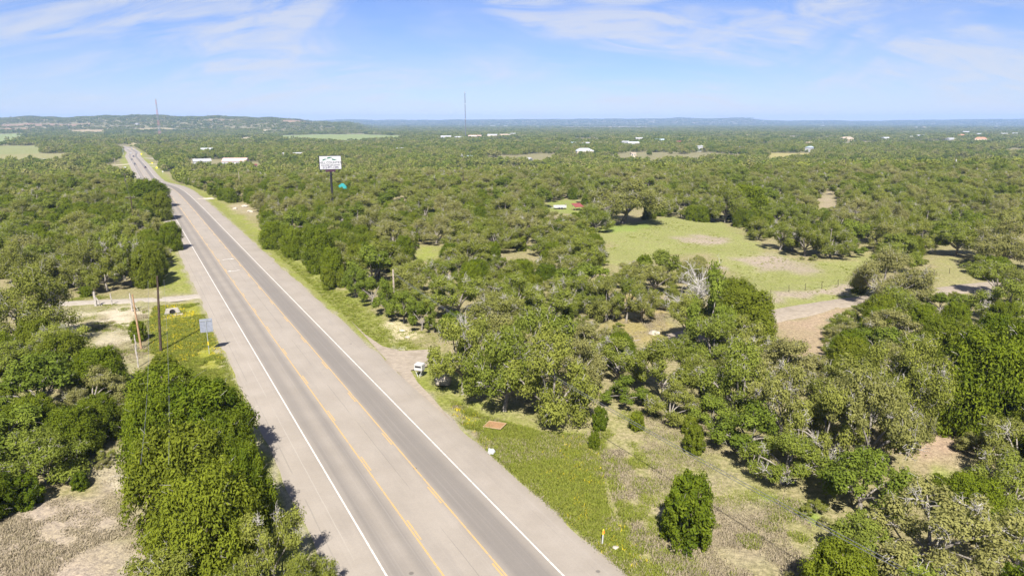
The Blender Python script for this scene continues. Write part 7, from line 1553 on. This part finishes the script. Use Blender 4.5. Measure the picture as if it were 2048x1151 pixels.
def swoosh(x0, z0, ln, ht):
    n = 12; up = []; dn = []
    for k in range(n + 1):
        t = k / n; x = x0 + ln * t; zc_ = z0 + ht * math.sin(t * 2.2); th = .52 * math.sin(math.pi * min(1, t * .8 + .2)) * (1 - t) ** .6 + .01
        up.append((x, -.482, zc_ + th / 2)); dn.append((x, -.482, zc_ - th / 2))
    MB().add(up + dn, [(k, k + 1, k + n + 2, k + n + 1) for k in range(n)]).build('emblem', M['sign_green'], fc)
swoosh(-2.5, 18.65, 1.6, .35); swoosh(-1.0, 19.3, 2.0, .22); swoosh(.5, 19.0, 1.8, -.25)
MB().box(-1.7, 1.5, -.4, .4, 14.9, 15.58).build('reader_board', M['led'], e, .02)

# ---- buildings
def house(p, w, d, hw, wall, roof, label, rz=0.0, hip=False, door=None, cat='house', rise=None, chimney=False, group=None):
    e = empty('house', at(p, -.05), rz); tag(e, label, cat, group)
    wm = M[wall]; rm = M[roof]; rs = rise or .24 * d
    MB().box(-w / 2, w / 2, -d / 2, d / 2, -.5, hw).build('wall', wm, e)
    o = .45; mb = MB(); a, b = w / 2 + o, d / 2 + o; hx = (a - b * .8) if hip else a
    mb.add([(-a, -b, hw + .01), (a, -b, hw + .01), (a, b, hw + .01), (-a, b, hw + .01), (-hx, 0, hw + rs), (hx, 0, hw + rs)], [(0, 1, 5, 4), (2, 3, 4, 5), (1, 2, 5), (3, 0, 4), (3, 2, 1, 0)])
    ro = mb.build('roof', rm, e)
    if chimney: MB().box(w * .2, w * .2 + .9, -.5, .5, hw, hw + rs + 1.3).build('chimney', wm, ro)
    n = max(2, int(w / 5)); 
    for k in range(n):
        x = -w / 2 + w * (k + .5) / n
        if door and k == n // 2: continue
        f = MB().box(x - .75, x + .75, -d / 2 - .05, -d / 2 - .003, hw * .33, hw * .78).build('window', M['white'], e)
        MB().box(x - .65, x + .65, -d / 2 - .075, -d / 2 - .053, hw * .36, hw * .75).build('pane', M['glass'], f)
    x = -w / 2 + w * (n // 2 + .5) / n + (0 if door else 1.6)
    MB().box(x - (.5 if not door else 2.2), x + (.5 if not door else 2.2), -d / 2 - .06, -d / 2 - .003, 0, min(2.1 if not door else 3.4, hw * .85)).build('door', M[door or 'batten'], e)
    return e
for nm, c in dict(b_white=(.28, .28, .275), b_cream=(.40, .35, .27), b_tan=(.45, .36, .26), b_brown=(.24, .17, .12), b_stone=(.36, .33, .28)).items(): M[nm] = plain(nm[2:] + '_wall', c, .8, var=.06, scale=1)
for nm, c in dict(r_white=(.27, .27, .275), r_grey=(.30, .31, .32), r_dark=(.10, .10, .11), r_red=(.16, .045, .038), r_orange=(.34, .16, .09), r_tan=(.30, .24, .18), r_blue=(.30, .37, .45), r_pink=(.40, .28, .25)).items(): M[nm] = plain(nm[2:] + '_roof', c, .55, .0, var=.06, scale=1)
M['blue_door'] = plain('blue_door', (.03, .12, .42), .5); M['teal'] = plain('teal_canvas', (.01, .15, .15), .7)
for h_ in [
    (((-319.4, 714.0), 16.7, 10.0, 5, 'b_white', 'r_white', 'white metal barn with a bright blue door right of the highway'), {'door': 'blue_door', 'rz': 0.5}),
    (((-287.9, 722.0), 23.9, 14, 4.5, 'b_white', 'r_pink', 'long white building with a faded pink roof right of the blue-door barn'), {'rz': 0.1}),
    (((-255.0, 682.0), 6.3, 3.8, 3, 'b_brown', 'r_red', 'small dark shed with a red roof beside the pink-roofed building'), {'rz': 0.86}),
    (((-378.7, 804.0), 6.9, 4.1, 3.5, 'b_cream', 'r_tan', 'small cream house under trees left of the blue-door barn'), {'rz': -0.75}),
    (((-442.5, 1010.0), 16.1, 9.7, 5, 'b_white', 'r_grey', 'grey-roofed long house behind the blue-door barn'), {'rz': 0.19}),
    (((-508.7, 756.0), 11.1, 6.7, 3.5, 'b_white', 'r_white', 'white-roofed shed in the left fields beyond the woods'), {'rz': -0.22}),
    (((-279.0, 884.0), 24.9, 14, 3, 'b_white', 'r_white', 'long low white shed left of the pylon sign'), {'rz': 0.54}),
    (((-220.4, 730.0), 4.0, 2.4, 3, 'b_tan', 'r_orange', 'little orange-roofed hut just left of the pylon sign'), {'rz': -0.59}),
    (((-56.3, 240.2), 5.4, 3.2, 3.0, 'b_white', 'r_white', 'white building half hidden by trees below the pylon sign'), {'rz': 0.2}),
    (((-170.7, 1806.0), 26.4, 14, 6.8, 'b_white', 'r_white', 'leftmost white house of the hilltop cluster in the middle distance'), {'rz': 0.08}),
    (((-133.3, 1756.0), 23.5, 14, 5.8, 'b_white', 'r_grey', 'second house from the left in the white hilltop cluster'), {'rz': 0.72}),
    (((-97.8, 1846.0), 33.7, 14, 6.8, 'b_white', 'r_pink', 'pink-roofed house in the middle of the white hilltop cluster'), {'rz': -0.04}),
    (((-54.3, 1944.0), 26.0, 14, 7.5, 'b_cream', 'r_white', 'cream house right of centre in the white hilltop cluster'), {'rz': -0.13}),
    (((-22.9, 2002.0), 26.8, 14, 6.8, 'b_white', 'r_tan', 'tan-roofed house second from the right in the hilltop cluster'), {'rz': 0.52}),
    (((3.1, 2136.0), 20.8, 12.5, 7.5, 'b_stone', 'r_white', 'tall pale house at the right end of the hilltop cluster'), {'rz': 0.87}),
    (((-166.4, 1042.0), 11.5, 6.9, 5, 'b_white', 'r_white', 'small white house alone in the woods right of the pylon sign'), {'rz': -0.23}),
    (((-61.6, 872.0), 7.5, 4.5, 4, 'b_white', 'r_white', 'white cottage below the hilltop cluster, left of its blue-roofed neighbour'), {'rz': 0.84}),
    (((-52.7, 860.0), 6.3, 3.8, 3, 'b_white', 'r_blue', 'blue-roofed cottage below the hilltop cluster'), {'rz': 0.77}),
    (((16.0, 766.0), 11.3, 6.8, 4.5, 'b_white', 'r_white', 'wide white-fronted house nearest the wood edge in the middle'), {'rz': -0.58}),
    (((100.1, 966.0), 24.8, 16, 5, 'b_cream', 'r_grey', 'big cream house with a grey hipped roof in the middle distance'), {'hip': True, 'rz': 0.2}),
    (((117.0, 1326.0), 11.3, 6.8, 5, 'b_white', 'r_blue', 'small blue-roofed house above the big hipped house'), {'rz': 0.37}),
    (((138.1, 1300.0), 15.9, 9.5, 5, 'b_cream', 'r_white', 'cream flat-looking house right of the small blue-roofed one'), {'rz': 0.8}),
    (((156.2, 896.0), 6.6, 4.0, 5, 'b_cream', 'r_tan', 'small cream house with a bare yard below the white compound'), {'rz': 0.3}),
    (((215.7, 1324.0), 12.9, 7.7, 6.8, 'b_white', 'r_white', 'left building of the white compound right of centre'), {'rz': -0.66}),
    (((217.9, 1254.0), 19.9, 11.9, 6.8, 'b_white', 'r_grey', 'front white building of the compound right of centre'), {'rz': -0.0}),
    (((283.6, 1558.0), 15.2, 9.1, 6.8, 'b_stone', 'r_white', 'rear building of the white compound right of centre'), {'rz': -0.01}),
    (((315.1, 1490.0), 18.2, 10.9, 5, 'b_stone', 'r_blue', 'blue-grey roofed house between the compound and the red roof'), {'rz': 0.0}),
    (((323.0, 1348.0), 21.4, 12.8, 5, 'b_tan', 'r_red', 'tan house with a wide red roof right of centre'), {'hip': True, 'rz': 0.83}),
    (((288.0, 1068.0), 9.1, 5.5, 7.5, 'b_white', 'r_white', 'tall white house with a chimney right of the red-roofed house'), {'chimney': True, 'rz': -0.27}),
    (((359.2, 1086.0), 15.9, 9.5, 5, 'b_white', 'r_dark', 'white house with a dark roof right of the tall white house'), {'rz': -0.5}),
    (((270.3, 804.0), 10.8, 6.5, 4, 'b_tan', 'r_tan', 'tan house nearest the wood edge, below the dark-roofed house'), {'rz': 0.04}),
    (((674.8, 2002.0), 11.0, 6.6, 5.8, 'b_cream', 'r_tan', 'tiny cream house above the dark-roofed house'), {'rz': 0.25}),
    (((447.7, 1048.0), 12.8, 7.7, 6.8, 'b_white', 'r_blue', 'pale blue metal shed beside a dry field on the right'), {'rz': 0.79}),
    (((554.1, 1302.0), 11.9, 7.1, 5.8, 'b_cream', 'r_tan', 'cream house just above the pale blue shed'), {'rz': 0.15}),
    (((619.6, 1304.0), 7.2, 4.3, 5, 'b_white', 'r_white', 'tiny white house right of the pale blue shed'), {'rz': -0.42}),
    (((550.7, 1082.0), 8.6, 5.2, 5, 'b_cream', 'r_white', 'small cream house in the woods above the right-hand poles'), {'rz': 0.77}),
    (((826.2, 1724.0), 27.3, 14, 5.8, 'b_tan', 'r_tan', 'wide tan house far right of centre'), {'hip': True, 'rz': -0.01}),
    (((901.3, 1684.0), 18.5, 11.1, 6.8, 'b_white', 'r_grey', 'white house with grey roof right of the wide tan house'), {'rz': 0.32}),
    (((1030.8, 1806.0), 8.8, 5.3, 7.5, 'b_white', 'r_white', 'small square white house between two larger right-hand houses'), {'rz': -0.04}),
    (((1136.8, 1944.0), 20.1, 12.1, 5.8, 'b_white', 'r_white', 'bright white house above the small square one on the right'), {'rz': -0.51}),
    (((1024.5, 1632.0), 18.9, 11.3, 5.8, 'b_white', 'r_white', 'long white house left of the two orange roofs'), {'rz': 0.35}),
    (((1285.4, 1998.0), 24.3, 14, 5.8, 'b_tan', 'r_orange', 'upper house with a bright orange roof on the far right'), {'hip': True, 'rz': 0.49}),
    (((1113.1, 1658.0), 24.2, 14, 5.8, 'b_tan', 'r_orange', 'lower house with a broad orange roof on the far right'), {'hip': True, 'rz': -0.56}),
    (((1679.2, 2590.0), 22.0, 13.2, 6.8, 'b_white', 'r_white', 'white house above the upper orange roof'), {'rz': -0.07}),
    (((1508.5, 2258.0), 13.7, 8.2, 6.8, 'b_white', 'r_grey', 'small grey-roofed house right of the upper orange roof'), {'rz': -0.25}),
    (((1585.0, 2252.0), 17.8, 10.7, 6.8, 'b_cream', 'r_white', 'cream house near the right edge of the plain'), {'rz': -0.59}),
    (((1670.3, 2324.0), 14.1, 8.5, 6.8, 'b_white', 'r_white', 'rightmost white house near the right edge of the plain'), {'rz': -0.5}),
    (((2539.6, 4405.0), 37.4, 14, 7.5, 'b_white', 'r_white', 'left of two white halls far out on the right plain'), {'rz': 0.83}),
    (((2642.6, 4495.0), 32.7, 14, 7.5, 'b_white', 'r_tan', 'right of two white halls far out on the right plain'), {'rz': 0.69}),
    (((3798.6, 5485.0), 43.2, 14, 7.5, 'b_white', 'r_white', 'lone white hall at the far right horizon'), {'rz': -0.21}),
    (((2657.0, 6010.0), 47.4, 14, 7.5, 'b_cream', 'r_white', 'lone cream hall far off right of centre'), {'rz': 0.43}),
    (((199.5, 5485.0), 29.9, 14, 7.5, 'b_white', 'r_white', 'far white hall left of the bare earth strip'), {'rz': -0.82}),
    (((-270.2, 5920.0), 43.1, 14, 7.5, 'b_white', 'r_white', 'left far white hall beside the tall mast'), {'rz': 0.75}),
    (((-163.8, 5890.0), 42.8, 14, 7.5, 'b_white', 'r_grey', 'middle far hall with grey roof right of the tall mast'), {'rz': 0.07}),
    (((-55.5, 5560.0), 40.4, 14, 7.5, 'b_white', 'r_white', 'right far white hall right of the tall mast'), {'rz': 0.58}),
    (((-1566.3, 2934.0), 14.2, 8.5, 7.5, 'b_white', 'r_white', 'small white house on the left ridge slope, below the crest'), {'rz': -0.4}),
    (((-961.3, 1686.0), 7.2, 4.3, 5, 'b_white', 'r_white', 'little white house in the woods left of the junction'), {'rz': -0.22}),
    (((-855.3, 1640.0), 9.0, 5.4, 5, 'b_cream', 'r_white', 'little cream house in the woods beyond the junction'), {'rz': -0.27})]:
    house(*h_[0], **h_[1])
# teal canopy among the trees
t0 = (-72.4, 293.5)
e = empty('canopy', at(t0), .3); tag(e, 'bright teal tent canopy showing between the trees near the pylon sign', 'canopy')
for sx in (-1, 1):
    for sy in (-1, 1): MB().tube([(sx * 2.3, sy * 2.0, -.2), (sx * 2.3, sy * 2.0, 3.6)], [.06, .06], 6).build('leg', M['white'], e)
MB().add([(-2.6, -2.3, 3.5), (2.6, -2.3, 3.5), (2.6, 2.3, 3.5), (-2.6, 2.3, 3.5), (-.4, 0, 5.4), (.4, 0, 5.4), (-2.6, -2.3, 3.1), (2.6, -2.3, 3.1), (2.6, 2.3, 3.1), (-2.6, 2.3, 3.1)],
         [(0, 1, 5, 4), (1, 2, 5), (2, 3, 4, 5), (3, 0, 4), (6, 7, 1, 0), (7, 8, 2, 1), (8, 9, 3, 2), (9, 6, 0, 3)]).build('canvas', M['teal'], e)
# pale open trailer and red lean-to on the small lawn
t1 = (17.5, 248.8)
e = empty('utility_trailer', at(t1), .15); tag(e, 'white open utility trailer parked on the small lawn left of the red roof', 'trailer')
MB().box(-2.2, 2.2, -1.0, 1.0, .55, .7).build('bed', M['white'], e)
for y0 in (-1.0, .95): MB().box(-2.2, 2.2, y0, y0 + .05, .7, 1.35).build('side_rail', M['white'], e)
MB().box(2.15, 2.2, -.95, .95, .7, 1.8).build('tailgate', M['b_cream'], e)
for sx in (-.5, .5):
    for y in (-1.08, 1.08): MB().tube([(sx, y - .1, .36), (sx, y + .1, .36)], [.36, .36], 14).build('wheel', M['rubber'], e)
MB().tube([(-2.2, 0, .55), (-3.4, 0, .5)], [.06, .06], 6).build('hitch', M['steel'], e)
t2 = (23.6, 245.8)
e = empty('shed', at(t2), .5, (.75, .75, .8)); tag(e, 'low open shed with a slanted dark red roof behind the meadow oak', 'shed')
for sx in (-2, 2):
    for sy in (-1.4, 1.4): MB().tube([(sx, sy, -.2), (sx, sy, 1.7 if sy < 0 else 2.7)], [.08, .08], 6).build('post', M['pole_tan'], e)
MB().add([(-2.5, -1.9, 1.55), (2.5, -1.9, 1.55), (2.5, 1.9, 2.85), (-2.5, 1.9, 2.85), (-2.5, -1.9, 1.65), (2.5, -1.9, 1.65), (2.5, 1.9, 2.95), (-2.5, 1.9, 2.95)], [(3, 2, 1, 0), (4, 5, 6, 7), (0, 1, 5, 4), (1, 2, 6, 5), (2, 3, 7, 6), (3, 0, 4, 7)]).build('roof', M['r_red'], e)

# ---- vehicles
def vehicle(s, u, away, paint_rgb, label, suv=False, truck=False, cat='car'):
    x, y, z = (float(v) for v in road_pt(s, u))
    tx = np.interp(s, RS, RTAN[:, 0]); ty = np.interp(s, RS, RTAN[:, 1])
    hd = math.atan2(ty, tx) + (0 if away else math.pi)
    e = empty('pickup_truck' if truck else 'car', (x, y, z), hd); tag(e, label, cat, 'vehicles on the highway')
    pm = plain('car_paint', paint_rgb, .28, .15, .03, spec=.5)
    L, W, Hh = (5.4, 1.95, 1.85) if truck else (4.7, 1.85, 1.7 if suv else 1.45); b = L / 2; zb = .95 if (suv or truck) else .82
    prof = [(-b, .38), (b - .1, .35), (b, .55), (b - .06, zb - .12), (b - 1.25, zb), (-b + .9, zb + .02), (-b + .05, zb), (-b - .02, .6)]
    MB().prism(prof, -W / 2, W / 2).build('body', pm, e, .06)
    c0, c1 = (-.55, 1.35) if truck else ((-b + .15, b - 1.35) if suv else (-b + .75, b - 1.3))
    cab = [(c0, zb - .02), (c1, zb - .02), (c1 - .75, Hh - .05), (c0 + (.15 if (suv or truck) else .65), Hh - .05)]
    MB().prism(cab, -W / 2 + .14, W / 2 - .14).build('cabin_glass', M['glass'], e, .04)
    MB().prism([(c0 + .25 + (0 if (suv or truck) else .45), Hh - .06), (c1 - .8, Hh - .06), (c1 - .95, Hh), (c0 + .35 + (0 if (suv or truck) else .5), Hh)], -W / 2 + .2, W / 2 - .2).build('roof', pm, e, .02)
    for sx in (-b + .9, b - .95):
        for sy in (-1, 1):
            w_ = MB().tube([(sx, sy * (W / 2 - .2), .34), (sx, sy * (W / 2 + .01), .34)], [.34, .34], 16).build('wheel', M['rubber'], e)
            MB().tube([(sx, sy * (W / 2 + .011), .34), (sx, sy * (W / 2 + .03), .34)], [.2, .18], 10).build('rim', M['steel'], w_)
    for sy in (-1, 1):
        MB().box(b - .16, b - .01, sy * .62 - .2, sy * .62 + .2, .56, .70).build('headlight', M['head_lens'], e)
        MB().box(-b - .03, -b + .02, sy * .72 - .15, sy * .72 + .15, .62, .82).build('taillight', M['red_light'], e)
    return e
for args, kw in [((666.3, -3.7, False, (0.3, 0.03, 0.03), 'dark red car on the highway, nearest of the distant traffic'), {'cat': 'car'}), ((846.0, 3.7, True, (0.03, 0.03, 0.032), 'black sport utility car alone in the right lane, driving away'), {'suv': True}), ((910.5, -3.7, False, (0.05, 0.05, 0.055), 'dark grey sport utility car in the left lane behind the red car'), {'suv': True}), ((1012.1, -3.7, False, (0.025, 0.025, 0.03), 'black car farthest up the left lane'), {}), ((1093.0, 0.3, True, (0.03, 0.05, 0.12), 'dark blue pickup truck at the junction'), {'truck': True, 'cat': 'truck'}), ((1204.1, -3.2, False, (0.75, 0.75, 0.75), 'white car just past the blue pickup at the junction'), {}), ((1222.1, 3.4, True, (0.4, 0.42, 0.45), 'silver car waiting beyond the blue pickup'), {})]:
    vehicle(*args, **kw)

# ---- roadside signs in the valley
def small_sign(p, label, mat, diamond=True, sz=.75, hgt=2.6):
    e = empty('warning_sign' if diamond else 'road_sign', at(p), .5); tag(e, label, 'road sign', 'small road signs')
    MB().box(-.06, .06, -.05, .05, -.3, hgt).build('post', M['steel'], e)
    if diamond: MB().add([(0, -.08, hgt - sz), (sz, -.08, hgt), (0, -.08, hgt + sz), (-sz, -.08, hgt), (0, -.06, hgt - sz), (sz, -.06, hgt), (0, -.06, hgt + sz), (-sz, -.06, hgt)], [(0, 1, 2, 3), (7, 6, 5, 4), (0, 4, 5, 1), (1, 5, 6, 2), (2, 6, 7, 3), (3, 7, 4, 0)]).build('panel', mat, e)
    else: MB().box(-sz, sz, -.09, -.06, hgt - sz, hgt + sz).build('panel', mat, e)
for p, lab, mt, dm, sz in [((-331.9, 646.0), 'nearer bright yellow diamond warning sign right of the highway', 'sign_yellow', True, 1.1), ((-375.1, 722.0), 'farther small yellow diamond warning sign right of the highway', 'sign_yellow', True, 0.9), ((-492.0, 922.0), 'yellow sign at the junction, right of the highway', 'sign_yellow', True, 1.3), ((-361.4, 646.0), 'white square sign on the grass left of the highway', 'white', False, 0.9), ((-301.6, 596.2), 'small white square sign on the right verge before the drives', 'white', False, 0.6)]: small_sign(p, lab, M[mt], dm, sz)
# traffic signal mast at the far junction
e = empty('signal_mast', at((-531.4, 950.0)), .3); tag(e, 'grey signal mast with a long arm at the far junction', 'traffic signal')
MB().tube([(0, 0, -.5), (0, 0, 9)], [.28, .2], 8).build('mast', M['steel'], e)
MB().tube([(0, 0, 8), (8, 0, 8.6), (17, 0, 8.8)], [.16, .12, .08], 6).build('arm', M['steel'], e)
for x in (9, 13): MB().box(x - .25, x + .25, -.22, .22, 7.5, 8.6).build('signal_head', M['yellow'], e)

# ---- towers
def lattice(p, h, w0, w1, label, bays, legr, cname, reds=True):
    e = empty(cname, at(p), .4); tag(e, label, 'radio tower')
    M['tower_red'] = M.get('tower_red') or plain('tower_red', (.34, .16, .14), .5)
    M['tower_grey'] = M.get('tower_grey') or plain('tower_grey', (.22, .22, .23), .5)
    C = lambda z: [(((w0 + (w1 - w0) * z / h) * math.cos(a)), ((w0 + (w1 - w0) * z / h) * math.sin(a)), z) for a in (0.5, 2.594, 4.689)]
    for k in range(7):
        z0, z1 = h * k / 7, h * (k + 1) / 7; a = C(z0); b = C(z1); mb = MB()
        for i in range(3): mb.tube([a[i], b[i]], legr, 4)
        nb = bays
        for q in range(nb):
            c = C(z0 + (z1 - z0) * q / nb); d = C(z0 + (z1 - z0) * (q + 1) / nb)
            for i in range(3): mb.tube([c[i], d[(i + 1) % 3]], legr * .6, 3); mb.tube([d[i], d[(i + 1) % 3]], legr * .6, 3)
        mb.build('section', M['tower_red'] if (k % 2 == 0 and reds) else M['tower_grey'], e)
    MB().tube([(0, 0, h), (0, 0, h + 5)], [legr, legr * .5], 4).build('antenna', M['steel'], e)
    mb = MB().box(-w1 * 1.6, w1 * 1.6, -w1 * 1.6, w1 * 1.6, h - 3, h - .5); mb.build('antenna_ring', M['steel'], e)
    return e
lattice((-1120.9, 2226.0), 113, 4.6, 1.2, 'slender red and white lattice tower rising beyond the highway', 3, .34, 'radio_tower')
M['mast_grey'] = plain('dull_grey_steel', (.10, .10, .11), .6)
mp_ = (-133.0, 2000.0)
e = empty('radio_mast', at(mp_)); tag(e, 'very tall thin radio mast standing on the far plain', 'radio tower')
MB().tube([(0, 0, -2), (0, 0, 70), (0, 0, 124)], [1.15, 1.05, .95], 5).build('mast', M['mast_grey'], e)
for z in (50, 92): MB().tube([(0, 0, z), (0, 0, z + 2)], [1.5, 1.5], 6).build('antenna_ring', M['steel'], e)
MB().tube([(0, 0, 122), (0, 0, 126)], [1.5, 1.5], 6).build('beacon', M['steel'], e)

# ------------------------------------------------------------------ air
hz = MB().box(-11400, 11400, -11400, 11400, -60, 120)
m, t = node_mat('haze'); g = NT(t)
pv = g.n('ShaderNodeVolumePrincipled', {'Color': (.37, .55, .92, 1), 'Density': 9.5e-5, 'Anisotropy': .0})
o_ = g.n('ShaderNodeOutputMaterial'); t.links.new(pv.outputs[0], o_.inputs['Volume'])
ho = hz.build('haze', m); tag(ho, 'thin blue daylight haze over the whole landscape', 'haze', kind='stuff')
